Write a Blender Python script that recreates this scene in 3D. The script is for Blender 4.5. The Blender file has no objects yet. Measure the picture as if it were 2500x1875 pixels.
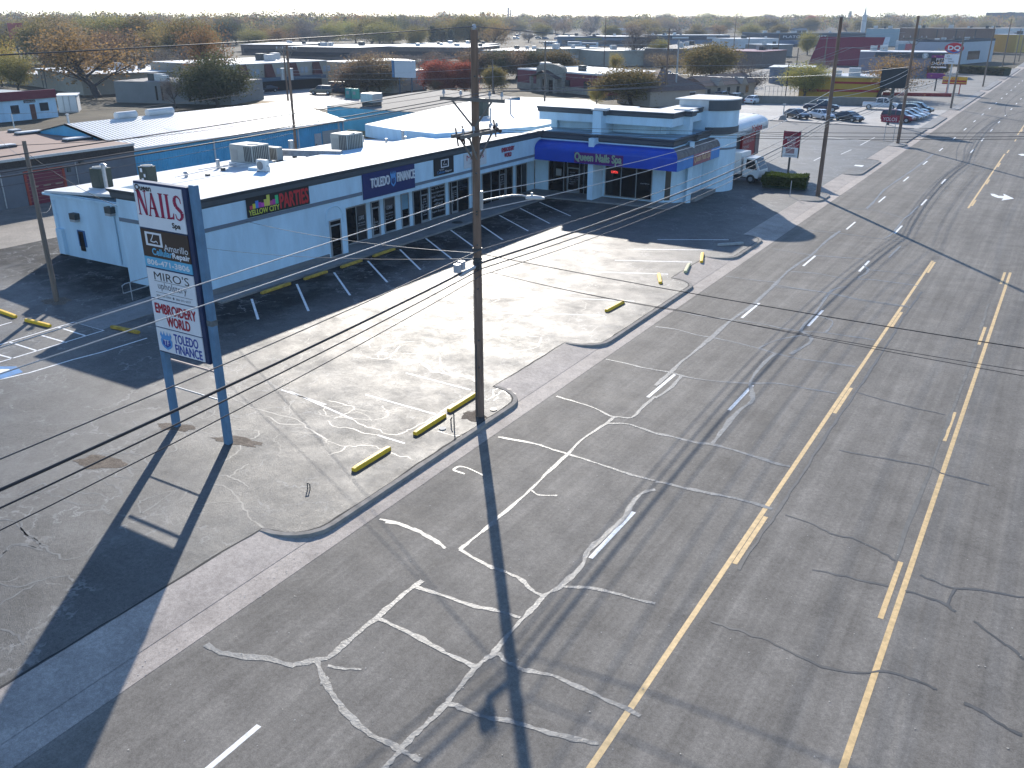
import bpy, math, random
import numpy as np
from mathutils import Vector, Matrix
R = math.radians
rnd = random.Random(7)
SC = bpy.context.scene
COL = SC.collection

# ---------------------------------------------------------------- camera, sky, sun, exposure
CAM_H = 14.394
FPX = 2150.0
PITCH = 22.546
YAW = 31.499
cam_d = bpy.data.cameras.new("camera")
cam_d.sensor_width = 36
cam_d.lens = 36 * FPX / 2500
cam_d.clip_start = 0.3
cam_d.clip_end = 9000
cam = bpy.data.objects.new("camera", cam_d)
cam.location = (0, 0, CAM_H)
cam.rotation_euler = (R(90 - PITCH), 0, R(YAW))
COL.objects.link(cam)
SC.camera = cam

SUN_EL = 23.4
SUN_DIR = Vector((-0.595 * math.cos(R(SUN_EL)), 0.804 * math.cos(R(SUN_EL)), math.sin(R(SUN_EL)))).normalized()
world = bpy.data.worlds.new("World")
SC.world = world
world.use_nodes = True
wn = world.node_tree
bg = wn.nodes['Background']
sky = wn.nodes.new('ShaderNodeTexSky')
sky.sky_type = 'NISHITA'
sky.sun_disc = False
sky.sun_elevation = R(SUN_EL)
sky.sun_rotation = math.atan2(SUN_DIR.x, SUN_DIR.y)
sky.altitude = 1100
sky.air_density = 1.0
sky.dust_density = 0.3
sky.ozone_density = 4.0
bg.inputs['Strength'].default_value = 0.15
wn.links.new(sky.outputs[0], bg.inputs['Color'])
sd = bpy.data.lights.new("sun", 'SUN')
sd.energy = 5.0
sd.angle = R(0.53)
sd.color = (1.0, 0.93, 0.83)
sun = bpy.data.objects.new("sun", sd)
sun.rotation_euler = SUN_DIR.to_track_quat('Z', 'Y').to_euler()
COL.objects.link(sun)
SC.view_settings.view_transform = 'Standard'
SC.view_settings.look = 'None'
SC.view_settings.exposure = 0.7
SC.view_settings.gamma = 1.0
SC.render.engine = 'CYCLES'
SC.cycles.max_bounces = 5
SC.cycles.diffuse_bounces = 2
SC.cycles.glossy_bounces = 3
SC.cycles.transparent_max_bounces = 6
SC.cycles.volume_bounces = 1
SC.cycles.sample_clamp_indirect = 6

# ---------------------------------------------------------------- surveying: photo measurements -> metres
def ray(u, v):
    a = (u - 1250) / FPX; b = -(v - 937.5) / FPX
    th = R(PITCH); ya = R(YAW)
    y = math.cos(th) + b * math.sin(th); z = -math.sin(th) + b * math.cos(th)
    c, s = math.cos(ya), math.sin(ya)
    return (a * c - y * s, a * s + y * c, z)
def G(u, v, z=0.0):
    d = ray(u, v); t = (z - CAM_H) / d[2]
    return Vector((d[0] * t, d[1] * t, z))
def PX(u, v, X):
    d = ray(u, v); t = X / d[0]; return Vector((X, d[1] * t, CAM_H + d[2] * t))
def PY(u, v, Y):
    d = ray(u, v); t = Y / d[1]; return Vector((d[0] * t, Y, CAM_H + d[2] * t))
def rowof(x, y, z):
    th = R(PITCH); ya = R(YAW)
    c, s = math.cos(ya), math.sin(ya)
    Y = -x * s + y * c; Z = z - CAM_H
    d = Y * math.cos(th) - Z * math.sin(th); up = Y * math.sin(th) + Z * math.cos(th)
    return 937.5 - FPX * up / d
def HT(p, v):
    lo, hi = -5, 90
    for _ in range(40):
        m = (lo + hi) / 2
        if rowof(p[0], p[1], m) > v: lo = m
        else: hi = m
    return lo
def crop(s, x0, y0):
    return lambda x, y: (x0 + x / s, y0 + y / s)
cA = crop(3.456, 0, 0); cB = crop(3.456, 600, 0); cC = crop(3.456, 1200, 0); cD = crop(3.16, 1800, 0)
cE = crop(3.456, 600, 300); cF = crop(3.456, 1200, 200); cA2 = crop(3.456, 0, 400)

# ---------------------------------------------------------------- materials
MATS = {}
def pbr(name, col, rough=0.7, var=0.12, scale=2.0, bump=0.0, metal=0.0, spec=0.4, fine=0.0, stretch=None, coat=0.0):
    if name in MATS: return MATS[name]
    m = bpy.data.materials.new(name); m.use_nodes = True
    nt = m.node_tree; b = nt.nodes['Principled BSDF']
    b.inputs['Roughness'].default_value = rough
    b.inputs['Metallic'].default_value = metal
    b.inputs['Specular IOR Level'].default_value = spec
    b.inputs['Coat Weight'].default_value = coat
    c = Vector(col)
    if var <= 0:
        b.inputs['Base Color'].default_value = (*c, 1)
    else:
        g = nt.nodes.new('ShaderNodeNewGeometry')
        mp = nt.nodes.new('ShaderNodeMapping'); nt.links.new(g.outputs['Position'], mp.inputs[0])
        if stretch: mp.inputs['Scale'].default_value = stretch
        n = nt.nodes.new('ShaderNodeTexNoise'); n.inputs['Scale'].default_value = scale; n.inputs['Detail'].default_value = 6
        n.inputs['Roughness'].default_value = 0.62
        nt.links.new(mp.outputs[0], n.inputs['Vector'])
        r = nt.nodes.new('ShaderNodeValToRGB')
        r.color_ramp.elements[0].position = 0.3; r.color_ramp.elements[1].position = 0.7
        r.color_ramp.elements[0].color = (*(c * (1 - var)), 1)
        r.color_ramp.elements[1].color = (*(c * (1 + var)), 1)
        nt.links.new(n.outputs[0], r.inputs[0]); nt.links.new(r.outputs[0], b.inputs['Base Color'])
        if bump:
            bp = nt.nodes.new('ShaderNodeBump'); bp.inputs['Strength'].default_value = bump; bp.inputs['Distance'].default_value = 0.02
            n2 = nt.nodes.new('ShaderNodeTexNoise'); n2.inputs['Scale'].default_value = fine or scale * 8; n2.inputs['Detail'].default_value = 3
            nt.links.new(g.outputs['Position'], n2.inputs['Vector'])
            nt.links.new(n2.outputs[0], bp.inputs['Height']); nt.links.new(bp.outputs[0], b.inputs['Normal'])
    MATS[name] = m
    return m
def emit(name, col, s):
    if name in MATS: return MATS[name]
    m = bpy.data.materials.new(name); m.use_nodes = True
    b = m.node_tree.nodes['Principled BSDF']; b.inputs['Base Color'].default_value = (*col, 1)
    b.inputs['Emission Color'].default_value = (*col, 1); b.inputs['Emission Strength'].default_value = s
    MATS[name] = m; return m

class NT:
    def __init__(s, name):
        s.m = bpy.data.materials.new(name); s.m.use_nodes = True; s.t = s.m.node_tree
        s.b = s.t.nodes['Principled BSDF']; s.g = s.t.nodes.new('ShaderNodeNewGeometry')
        MATS[name] = s.m
    def N(s, typ, **k):
        n = s.t.nodes.new(typ)
        for a, v in k.items(): setattr(n, a, v)
        return n
    def L(s, a, b): s.t.links.new(a, b)
    def pos(s, scale=(1, 1, 1), rot=0):
        mp = s.N('ShaderNodeMapping'); mp.inputs['Scale'].default_value = scale; mp.inputs['Rotation'].default_value = (0, 0, rot)
        s.L(s.g.outputs['Position'], mp.inputs[0]); return mp.outputs[0]
    def noise(s, vec, scale, detail=4, rough=0.55, dist=0):
        n = s.N('ShaderNodeTexNoise'); n.inputs['Scale'].default_value = scale; n.inputs['Detail'].default_value = detail
        n.inputs['Roughness'].default_value = rough; n.inputs['Distortion'].default_value = dist
        s.L(vec, n.inputs['Vector']); return n.outputs[0]
    def ramp(s, fac, stops):
        r = s.N('ShaderNodeValToRGB'); e = r.color_ramp.elements
        while len(e) < len(stops): e.new(0.5)
        for i, (p, c) in enumerate(stops):
            e[i].position = p
            e[i].color = (c, c, c, 1) if not hasattr(c, '__len__') else (*c, 1)
        s.L(fac, r.inputs[0]); return r.outputs[0]
    def mix(s, fac, a, b, mode='MIX'):
        n = s.N('ShaderNodeMixRGB', blend_type=mode)
        for i, x in enumerate((fac, a, b)):
            if hasattr(x, 'is_linked') or hasattr(x, 'links'): s.L(x, n.inputs[i])
            elif i == 0: n.inputs[0].default_value = x
            else: n.inputs[i].default_value = (*x, 1) if hasattr(x, '__len__') else (x, x, x, 1)
        return n.outputs[0]
    def math(s, op, a, b=0.0):
        n = s.N('ShaderNodeMath', operation=op)
        for i, x in enumerate((a, b)):
            if hasattr(x, 'links'): s.L(x, n.inputs[i])
            else: n.inputs[i].default_value = x
        return n.outputs[0]

def asphalt(name, base, tint, rough, cracks=0.0, streak=False, blotch=0.25, speck=0.5, spec=0.5, crackcol=0.28, bump=0.5, rvar=0.08, shade_zone=False):
    k = NT(name); P = k.pos()
    c = Vector(tint) * base
    big = k.noise(P, 0.11, 7, 0.7)
    grain = k.noise(P, 7.5, 6, 0.85)
    mid = k.noise(P, 0.9, 5, 0.65)
    fine = k.noise(P, 38, 3, 0.7)
    col = k.mix(k.ramp(big, [(0.35, 0.0), (0.65, 1.0)]), c * (1 - blotch), c * (1 + blotch))
    col = k.mix(0.5, col, k.ramp(mid, [(0.3, 0.35), (0.7, 0.68)]), 'OVERLAY')
    col = k.mix(speck, col, k.ramp(fine, [(0.28, 0.2), (0.72, 0.8)]), 'OVERLAY')
    col = k.mix(min(1, speck * 1.1), col, k.ramp(grain, [(0.34, 0.25), (0.66, 0.75)]), 'OVERLAY')
    if shade_zone:  # shade painted into lot colour and specular, deepening the shadow of the shops
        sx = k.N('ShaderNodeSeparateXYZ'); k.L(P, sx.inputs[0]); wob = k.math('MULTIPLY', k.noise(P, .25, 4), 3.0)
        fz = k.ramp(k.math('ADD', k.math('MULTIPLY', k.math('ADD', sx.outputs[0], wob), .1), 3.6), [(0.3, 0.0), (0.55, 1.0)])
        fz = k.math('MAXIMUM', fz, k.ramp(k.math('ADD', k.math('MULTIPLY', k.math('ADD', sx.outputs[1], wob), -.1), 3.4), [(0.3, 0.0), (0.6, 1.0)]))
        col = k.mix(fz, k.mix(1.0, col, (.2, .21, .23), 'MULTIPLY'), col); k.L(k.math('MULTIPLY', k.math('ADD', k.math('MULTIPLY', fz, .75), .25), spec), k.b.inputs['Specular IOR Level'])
    if streak:
        st = k.noise(k.pos((1.25, 0.018, 1)), 1.0, 5, 0.6, 0.1)
        col = k.mix(0.45, col, k.ramp(st, [(0.34, 0.34), (0.66, 0.66)]), 'OVERLAY')
        st2 = k.noise(k.pos((5, 0.12, 1)), 1.0, 3, 0.6)
        col = k.mix(0.25, col, k.ramp(st2, [(0.3, 0.3), (0.7, 0.7)]), 'OVERLAY')
        w = k.noise(k.pos(), 1.2, 8, 0.8)
        col = k.mix(k.ramp(w, [(0.66, 0.0), (0.74, 0.35)]), col, (0.16, 0.155, 0.145))
    rg = rough
    if cracks:
        wv = k.N('ShaderNodeVectorMath', operation='ADD')
        nz = k.N('ShaderNodeTexNoise'); nz.inputs['Scale'].default_value = 0.55; nz.inputs['Detail'].default_value = 5; nz.inputs['Roughness'].default_value = 0.6
        k.L(P, nz.inputs['Vector'])
        sc = k.N('ShaderNodeVectorMath', operation='SCALE'); sc.inputs['Scale'].default_value = 3.6; k.L(nz.outputs[1], sc.inputs[0])
        k.L(P, wv.inputs[0]); k.L(sc.outputs[0], wv.inputs[1])
        vo = k.N('ShaderNodeTexVoronoi', feature='DISTANCE_TO_EDGE'); vo.inputs['Scale'].default_value = 0.42
        k.L(wv.outputs[0], vo.inputs['Vector'])
        line = k.ramp(vo.outputs['Distance'], [(0.0, 1.0), (0.012, 0.9), (0.026, 0.0)])
        mask = k.ramp(k.noise(P, 0.16, 3, 0.6, 0.8), [(0.44, 0.0), (0.52, 1.0)])
        f = k.math('MULTIPLY', line, mask)
        f = k.math('MULTIPLY', f, k.ramp(k.noise(P, 1.6, 3), [(0.38, 0.1), (0.55, 1.0)]))
        f = k.math('MULTIPLY', f, cracks)
        col = k.mix(f, col, (crackcol, crackcol, crackcol * 0.98))
        # fine dark hairline crazing
        vo2 = k.N('ShaderNodeTexVoronoi', feature='DISTANCE_TO_EDGE'); vo2.inputs['Scale'].default_value = 1.5
        k.L(wv.outputs[0], vo2.inputs['Vector'])
        l2 = k.ramp(vo2.outputs['Distance'], [(0.0, 1.0), (0.02, 0.0)])
        m2 = k.ramp(k.noise(P, 0.3, 3, 0.6), [(0.5, 0.0), (0.62, 0.7)])
        col = k.mix(k.math('MULTIPLY', l2, m2), col, c * 0.35)
        # worn light patches
        wp = k.ramp(k.noise(P, 0.3, 10, 0.78), [(0.48, 0.0), (0.6, 0.5)])
        col = k.mix(wp, col, Vector(tint) * min(base * 2.0, 0.3))
    k.L(col, k.b.inputs['Base Color'])
    rr = k.ramp(k.noise(P, 0.5, 10, 0.8), [(0.32, rough - rvar), (0.68, rough + rvar)])
    k.L(rr, k.b.inputs['Roughness'])
    if not shade_zone: k.b.inputs['Specular IOR Level'].default_value = spec
    bp = k.N('ShaderNodeBump'); bp.inputs['Strength'].default_value = bump; bp.inputs['Distance'].default_value = 0.012
    k.L(k.math('ADD', fine, grain), bp.inputs['Height']); k.L(bp.outputs[0], k.b.inputs['Normal'])
    return k.m

M_ROAD = asphalt('road_asphalt', 0.185, (1.0, 0.925, 0.82), 0.72, streak=True, blotch=0.1, speck=0.4, spec=0.07)
M_LOT = asphalt('lot_asphalt', 0.07, (1.0, 0.975, 0.925), 0.6, shade_zone=True, cracks=1.0, blotch=0.35, speck=1.0, spec=0.38, crackcol=0.18, rvar=.12, bump=1.0)
M_LOT2 = asphalt('side_lot_asphalt', 0.075, (1.0, 1.0, 0.98), 0.6, cracks=0.6, blotch=0.25, speck=0.5, spec=0.4)
M_STREET = asphalt('side_street_asphalt', 0.10, (1.0, 0.98, 0.95), 0.65, blotch=0.15, speck=0.3, spec=0.35)
M_CONC = asphalt('old_concrete', 0.37, (1.0, 0.88, 0.78), 0.75, blotch=0.15, speck=0.42, spec=0.15)
M_CONC2 = asphalt('pale_concrete', 0.36, (1.0, 0.96, 0.9), 0.75, blotch=0.15, speck=0.3, spec=0.3)
M_WALK = asphalt('walk_concrete', 0.20, (1.0, 0.99, 0.97), 0.7, blotch=0.12, speck=0.3, spec=0.3)
M_DIRT = asphalt('dry_dirt', 0.085, (1.0, 0.86, 0.6), 0.9, blotch=0.4, speck=0.6, spec=0.1, bump=0.8)
M_SEAL = pbr('crack_sealant', (0.17, 0.17, 0.165), 0.5, 0.35, 5, spec=0.3, bump=0.5, fine=14)
M_SEALD = pbr('dark_sealant', (0.075, 0.073, 0.07), 0.55, 0.3, 3, spec=0.4)
M_LINEW = pbr('white_line_paint', (0.78, 0.78, 0.76), 0.6, 0.25, 7, spec=0.4)
M_LINEY = pbr('yellow_line_paint', (0.62, 0.43, 0.2), 0.6, 0.22, 6, spec=0.4)
M_LINEB = pbr('blue_parking_paint', (0.06, 0.2, 0.42), 0.6, 0.3, 4)
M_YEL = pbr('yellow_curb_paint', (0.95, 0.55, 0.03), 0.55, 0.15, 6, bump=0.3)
M_GREYSTOP = pbr('grey_stop_paint', (0.35, 0.35, 0.34), 0.7, 0.2, 5)
M_WOOD = pbr('pole_wood', (0.19, 0.125, 0.09), 0.85, 0.35, 1.2, bump=0.5, fine=30, stretch=(6, 6, 0.5))
M_WOODL = pbr('weathered_pole_wood', (0.19, 0.15, 0.12), 0.85, 0.3, 1.2, bump=0.4, fine=30, stretch=(6, 6, 0.5))
M_ARM = pbr('crossarm_wood', (0.17, 0.155, 0.14), 0.85, 0.25, 3)
M_WIRE = pbr('wire_metal', (0.09, 0.09, 0.095), 0.45, 0, metal=0.6)
M_WIREB = pbr('black_cable', (0.02, 0.02, 0.025), 0.4, 0)
M_PORC = pbr('porcelain', (0.42, 0.42, 0.44), 0.25, 0)
M_BRN = pbr('brown_porcelain', (0.05, 0.03, 0.03), 0.25, 0)
M_GALV = pbr('galvanised_metal', (0.42, 0.43, 0.44), 0.45, 0.15, 5, metal=0.5)
M_DKMET = pbr('dark_metal', (0.05, 0.055, 0.055), 0.5, 0.2, 5)
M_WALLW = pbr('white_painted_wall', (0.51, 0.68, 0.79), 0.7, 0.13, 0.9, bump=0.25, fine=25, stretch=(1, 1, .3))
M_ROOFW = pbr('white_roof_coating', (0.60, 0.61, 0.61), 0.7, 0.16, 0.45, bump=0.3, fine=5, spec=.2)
M_GREYTRIM = pbr('charcoal_trim', (0.075, 0.085, 0.095), 0.6, 0.08, 1)
M_STRIPE = pbr('slate_stripe_paint', (0.15, 0.18, 0.22), 0.6, 0.08, 1)
M_GLASS = pbr('dark_shop_glass', (0.006, 0.007, 0.008), 0.08, 0, spec=0.35)
M_GLASSB = pbr('window_glass', (0.03, 0.04, 0.05), 0.08, 0, spec=0.6)
M_ALU = pbr('aluminium_frame', (0.34, 0.35, 0.36), 0.4, 0.05, 3, metal=0.4)
M_WHITE = pbr('sign_white', (0.72, 0.72, 0.74), 0.45, 0.03, 2)
M_BLACK = pbr('sign_black', (0.012, 0.012, 0.014), 0.45, 0)
M_NAVY = pbr('sign_navy', (0.012, 0.025, 0.12), 0.4, 0.05, 2)
M_POSTB = pbr('blue_grey_post_paint', (0.10, 0.20, 0.31), 0.5, 0.2, 2.5, stretch=(1, 1, 0.6))
M_RED = pbr('letter_red', (0.36, 0.012, 0.03), 0.45, 0)
M_MAG = pbr('letter_crimson', (0.32, 0.01, 0.06), 0.45, 0)
M_DKTXT = pbr('letter_dark', (0.03, 0.02, 0.02), 0.5, 0)
M_BROWN = pbr('sign_brown', (0.055, 0.032, 0.022), 0.45, 0.04, 2)
M_SKYB = pbr('sign_sky_blue', (0.13, 0.42, 0.62), 0.45, 0.04, 2)
M_BLUTXT = pbr('letter_blue', (0.035, 0.06, 0.30), 0.45, 0)
M_LTBL = pbr('letter_light_blue', (0.10, 0.30, 0.60), 0.45, 0)
M_LIME = pbr('letter_lime', (0.55, 0.58, 0.08), 0.45, 0)

# ---------------------------------------------------------------- objects
OFF = {}
def props(o, label=None, cat=None, group=None, kind=None):
    if label: o['label'] = label
    if cat: o['category'] = cat
    if group: o['group'] = group
    if kind: o['kind'] = kind
    return o
def thing(name, label, cat, loc=(0, 0, 0), group=None, rz=0.0, local=False):
    o = bpy.data.objects.new(name, None); COL.objects.link(o)
    o.empty_display_size = 0.3
    o.location = loc; o.rotation_euler = (0, 0, rz)
    OFF[o.name] = Vector((0, 0, 0)) if local else Vector(loc)
    return props(o, label, cat, group)

class MB:
    def __init__(s, fr=None): s.v = []; s.f = []; s.mi = []; s.mats = []; s.fr = fr; s.sm = []
    def _m(s, m):
        if m is None: return 0
        if m not in s.mats: s.mats.append(m)
        return s.mats.index(m)
    def add(s, vs, fs, m=None, smooth=False):
        n = len(s.v)
        for p in vs:
            p = Vector(p)
            s.v.append(s.fr @ p if s.fr is not None else p)
        i = s._m(m)
        for f in fs: s.f.append([n + a for a in f]); s.mi.append(i); s.sm.append(smooth)
        return s
    def box(s, x0, x1, y0, y1, z0, z1, m=None):
        v = [(x0, y0, z0), (x1, y0, z0), (x1, y1, z0), (x0, y1, z0), (x0, y0, z1), (x1, y0, z1), (x1, y1, z1), (x0, y1, z1)]
        return s.add(v, [(3, 2, 1, 0), (4, 5, 6, 7), (0, 1, 5, 4), (1, 2, 6, 5), (2, 3, 7, 6), (3, 0, 4, 7)], m)
    def prism(s, poly, z0, z1, m=None, top=None):
        n = len(poly)
        area = sum(poly[i][0] * poly[(i + 1) % n][1] - poly[(i + 1) % n][0] * poly[i][1] for i in range(n))
        if area < 0: poly = poly[::-1]
        v = [(p[0], p[1], z0) for p in poly] + [(p[0], p[1], z1) for p in poly]
        s.add(v, [tuple(range(n))[::-1]] + [(i, (i + 1) % n, n + (i + 1) % n, n + i) for i in range(n)], m)
        s.add([(p[0], p[1], z1) for p in poly], [tuple(range(n))], top or m)
        return s
    def quad(s, a, b, c, d, m=None): return s.add([a, b, c, d], [(0, 1, 2, 3)], m)
    def tube(s, pts, r, m=None, n=8, caps=True, smooth=True):
        pts = [Vector(p) for p in pts]
        rs = r if hasattr(r, '__len__') else [r] * len(pts)
        vs = []; fs = []
        up0 = None
        for i, p in enumerate(pts):
            a = pts[max(0, i - 1)]; b = pts[min(len(pts) - 1, i + 1)]
            t = (b - a).normalized()
            up = Vector((0, 0, 1)) if abs(t.z) < 0.95 else Vector((1, 0, 0))
            if up0 is not None and abs(t.dot(up0)) < 0.95: up = up0
            x = t.cross(up).normalized(); y = t.cross(x).normalized(); up0 = up
            for k in range(n):
                an = 2 * math.pi * k / n
                vs.append(p + (x * math.cos(an) + y * math.sin(an)) * rs[i])
        for i in range(len(pts) - 1):
            for k in range(n):
                k2 = (k + 1) % n
                fs.append((i * n + k, (i + 1) * n + k, (i + 1) * n + k2, i * n + k2))
        s.add(vs, fs, m, smooth)
        if caps:
            L = (len(pts) - 1) * n
            s.add(vs[:n], [tuple(range(n))], m); s.add(vs[L:], [tuple(range(n))[::-1]], m)
        return s
    def cyl(s, x, y, z0, z1, r, m=None, n=16, r2=None, smooth=True):
        return s.tube([(x, y, z0), (x, y, z1)], [r, r if r2 is None else r2], m, n, True, smooth)
    def bar(s, a, b, w, h, m=None):
        a = Vector(a); b = Vector(b); t = (b - a).normalized()
        up = Vector((0, 0, 1)) if abs(t.z) < 0.9 else Vector((1, 0, 0))
        x = t.cross(up).normalized() * w / 2; y = x.cross(t).normalized() * h / 2
        vs = [a - x - y, a + x - y, a + x + y, a - x + y, b - x - y, b + x - y, b + x + y, b - x + y]
        return s.add(vs, [(0, 1, 2, 3), (7, 6, 5, 4), (0, 4, 5, 1), (1, 5, 6, 2), (2, 6, 7, 3), (3, 7, 4, 0)], m)
    def build(s, name, m=None, parent=None, bevel=0):
        me = bpy.data.meshes.new(name)
        off = OFF.get(parent.name, Vector()) if parent is not None else Vector()
        if parent is not None and parent.name in OFF: pass
        me.from_pydata([tuple(p - off) for p in s.v], [], s.f)
        mats = s.mats or ([m] if m else [])
        for a in mats: me.materials.append(a)
        if s.mats: me.polygons.foreach_set('material_index', s.mi)
        me.polygons.foreach_set('use_smooth', s.sm)
        me.update()
        o = bpy.data.objects.new(name, me); COL.objects.link(o)
        if parent is not None:
            o.parent = parent; OFF[o.name] = OFF[parent.name]
        if bevel:
            b = o.modifiers.new('bevel', 'BEVEL'); b.width = bevel; b.segments = 2; b.limit_method = 'ANGLE'
        return o
def struct(name, mb, m=None): return props(mb.build(name, m), kind='structure')
def frame(o, ang): return Matrix.Translation(Vector(o)) @ Matrix.Rotation(ang, 4, 'Z')

# text glyph sheets, all made while the scene is still nearly empty
TEXTS = {}
def pregen(strings):
    obs = []
    for st in strings:
        c = bpy.data.curves.new('t', 'FONT'); c.body = st; c.resolution_u = 3; c.align_x = 'LEFT'
        o = bpy.data.objects.new('t', c); COL.objects.link(o); obs.append((st, o, c))
    dg = bpy.context.evaluated_depsgraph_get()
    for st, o, c in obs:
        me = bpy.data.meshes.new_from_object(o.evaluated_get(dg))
        vs = [v.co.copy() for v in me.vertices]; fs = [tuple(p.vertices) for p in me.polygons]
        x0 = min(v.x for v in vs); x1 = max(v.x for v in vs); y0 = min(v.y for v in vs); y1 = max(v.y for v in vs)
        TEXTS[st] = ([((v.x - x0) / (x1 - x0), (v.y - y0) / (y1 - y0)) for v in vs], fs)
        bpy.data.meshes.remove(me); bpy.data.objects.remove(o); bpy.data.curves.remove(c)
def text(mb, st, O, U, V, w, h, m, off=0.006, bold=0.0, depth=0.0):
    O = Vector(O); U = Vector(U).normalized(); V = Vector(V).normalized(); N = U.cross(V)
    vs, fs = TEXTS[st]
    k = [(0, 0)] if not bold else [(-bold, 0), (bold, 0), (0, -bold), (0, bold)]
    for i, (dx, dy) in enumerate(k):
        mb.add([O + U * (a * w + dx) + V * (b * h + dy) + N * (off + i * 0.0007) for a, b in vs], fs, m)
    if depth:
        mb.add([O + U * (a * w) + V * (b * h) + N * (off - depth) for a, b in vs], fs, m)
        # edges
        ed = {}
        for f in fs:
            for a, b in zip(f, f[1:] + f[:1]):
                ed[(a, b)] = 1
        for (a, b) in list(ed):
            if (b, a) not in ed:
                A = O + U * vs[a][0] * w + V * vs[a][1] * h; B = O + U * vs[b][0] * w + V * vs[b][1] * h
                mb.quad(A + N * off, A + N * (off - depth), B + N * (off - depth), B + N * off, m)
def ribbon(mb, pts, w, z, m=None, jag=0.0, seed=0, smooth=True):
    rr = random.Random(seed)
    P = [Vector((p[0], p[1])) for p in pts]
    if jag and smooth and len(P) > 2:
        S_ = []
        for i in range(len(P) - 1):
            p0 = P[max(i - 1, 0)]; p1 = P[i]; p2 = P[i + 1]; p3 = P[min(i + 2, len(P) - 1)]
            for t in (0, .25, .5, .75): S_.append(.5 * ((2 * p1) + (p2 - p0) * t + (2 * p0 - 5 * p1 + 4 * p2 - p3) * t * t + (3 * p1 - p0 - 3 * p2 + p3) * t ** 3))
        P = S_ + [P[-1]]
    if jag:
        Q = [P[0]]
        for a, b in zip(P, P[1:]):
            n = max(1, int((b - a).length / 0.5))
            for i in range(1, n + 1):
                q = a.lerp(b, i / n)
                if i < n or b is not P[-1]: q = q + Vector((rr.gauss(0, jag), rr.gauss(0, jag)))
                Q.append(q)
        P = Q
    vs = []; ws = []
    for i, p in enumerate(P):
        a = P[max(0, i - 1)]; b = P[min(len(P) - 1, i + 1)]
        t = (b - a); t = t.normalized() if t.length > 1e-6 else Vector((1, 0))
        n = Vector((-t.y, t.x)); k = w / 2 * (1 + ((rr.uniform(-.14, .14) + .24 * math.sin(i * .55 + seed) + .14 * math.sin(i * 1.7 + seed * 2)) if jag else 0))
        vs += [(p.x + n.x * k, p.y + n.y * k, z), (p.x - n.x * k, p.y - n.y * k, z)]
    mb.add(vs, [(2 * i, 2 * i + 1, 2 * i + 3, 2 * i + 2) for i in range(len(P) - 1)], m)
pregen(['Queen', 'NAILS', 'Spa', 'Amarillo', 'Cellular', 'Repair', '806-471-3806', "MIRO'S", 'upholstery', '806-355-2004 ♦ 806-341-6337',
        'EMBROIDERY', 'WORLD', 'TOLEDO', 'FINANCE', 'TF', 'YELLOW CITY', 'PARTIES', 'Queen Nails Spa', "Miro's", 'LOANS', 'Buy, Sell, Trade', 'Smartphones',
        'and Tablets', '-iPhone', '-iPad', '-Android', 'Repair Experts', 'OPEN', 'Yolos', 'YOLOS', 'RASPAS', 'MICHELADAS', 'DRINKS', 'SNACKS', 'BREAKFAST', 'BRUNCH',
        'COFFEE', 'LUNCH', 'LANDROMAT', 'DQ', 'PET', 'SHOPPE', 'GROOMING', '806-353', "PLATO'S CLOSET", 'S', 'ASH', 'ADVANCE', 'Furniture', 'b', '3403',
        'Good as Gold', 'NOW', 'HIRING', 'SHAKES', 'HOURS', 'MON - FRI', '9 AM - 6 PM', 'SAT 10 - 4', 'personal loans', 'tax returns', 'apply today'])

# ---------------------------------------------------------------- ground, road, kerbs
ZR = -0.12
KR = (CAM_H - ZR) / CAM_H
def GR(u, v): return G(u, v, ZR)
def on(z): return lambda l, f: [G(*f(*p), z) for p in l]

g = MB(); g.quad((-4000, -300, -0.03), (-18.7, -300, -0.03), (-18.7, 5000, -0.03), (-4000, 5000, -0.03)).quad((15.2, -300, -0.03), (3000, -300, -0.03), (3000, 5000, -0.03), (15.2, 5000, -0.03))
struct('ground', g, M_DIRT)
g = MB(); g.quad((-16.25, -300, ZR), (13.6, -300, ZR), (13.6, 5000, ZR), (-16.25, 5000, ZR)); struct('road', g, M_ROAD)

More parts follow.
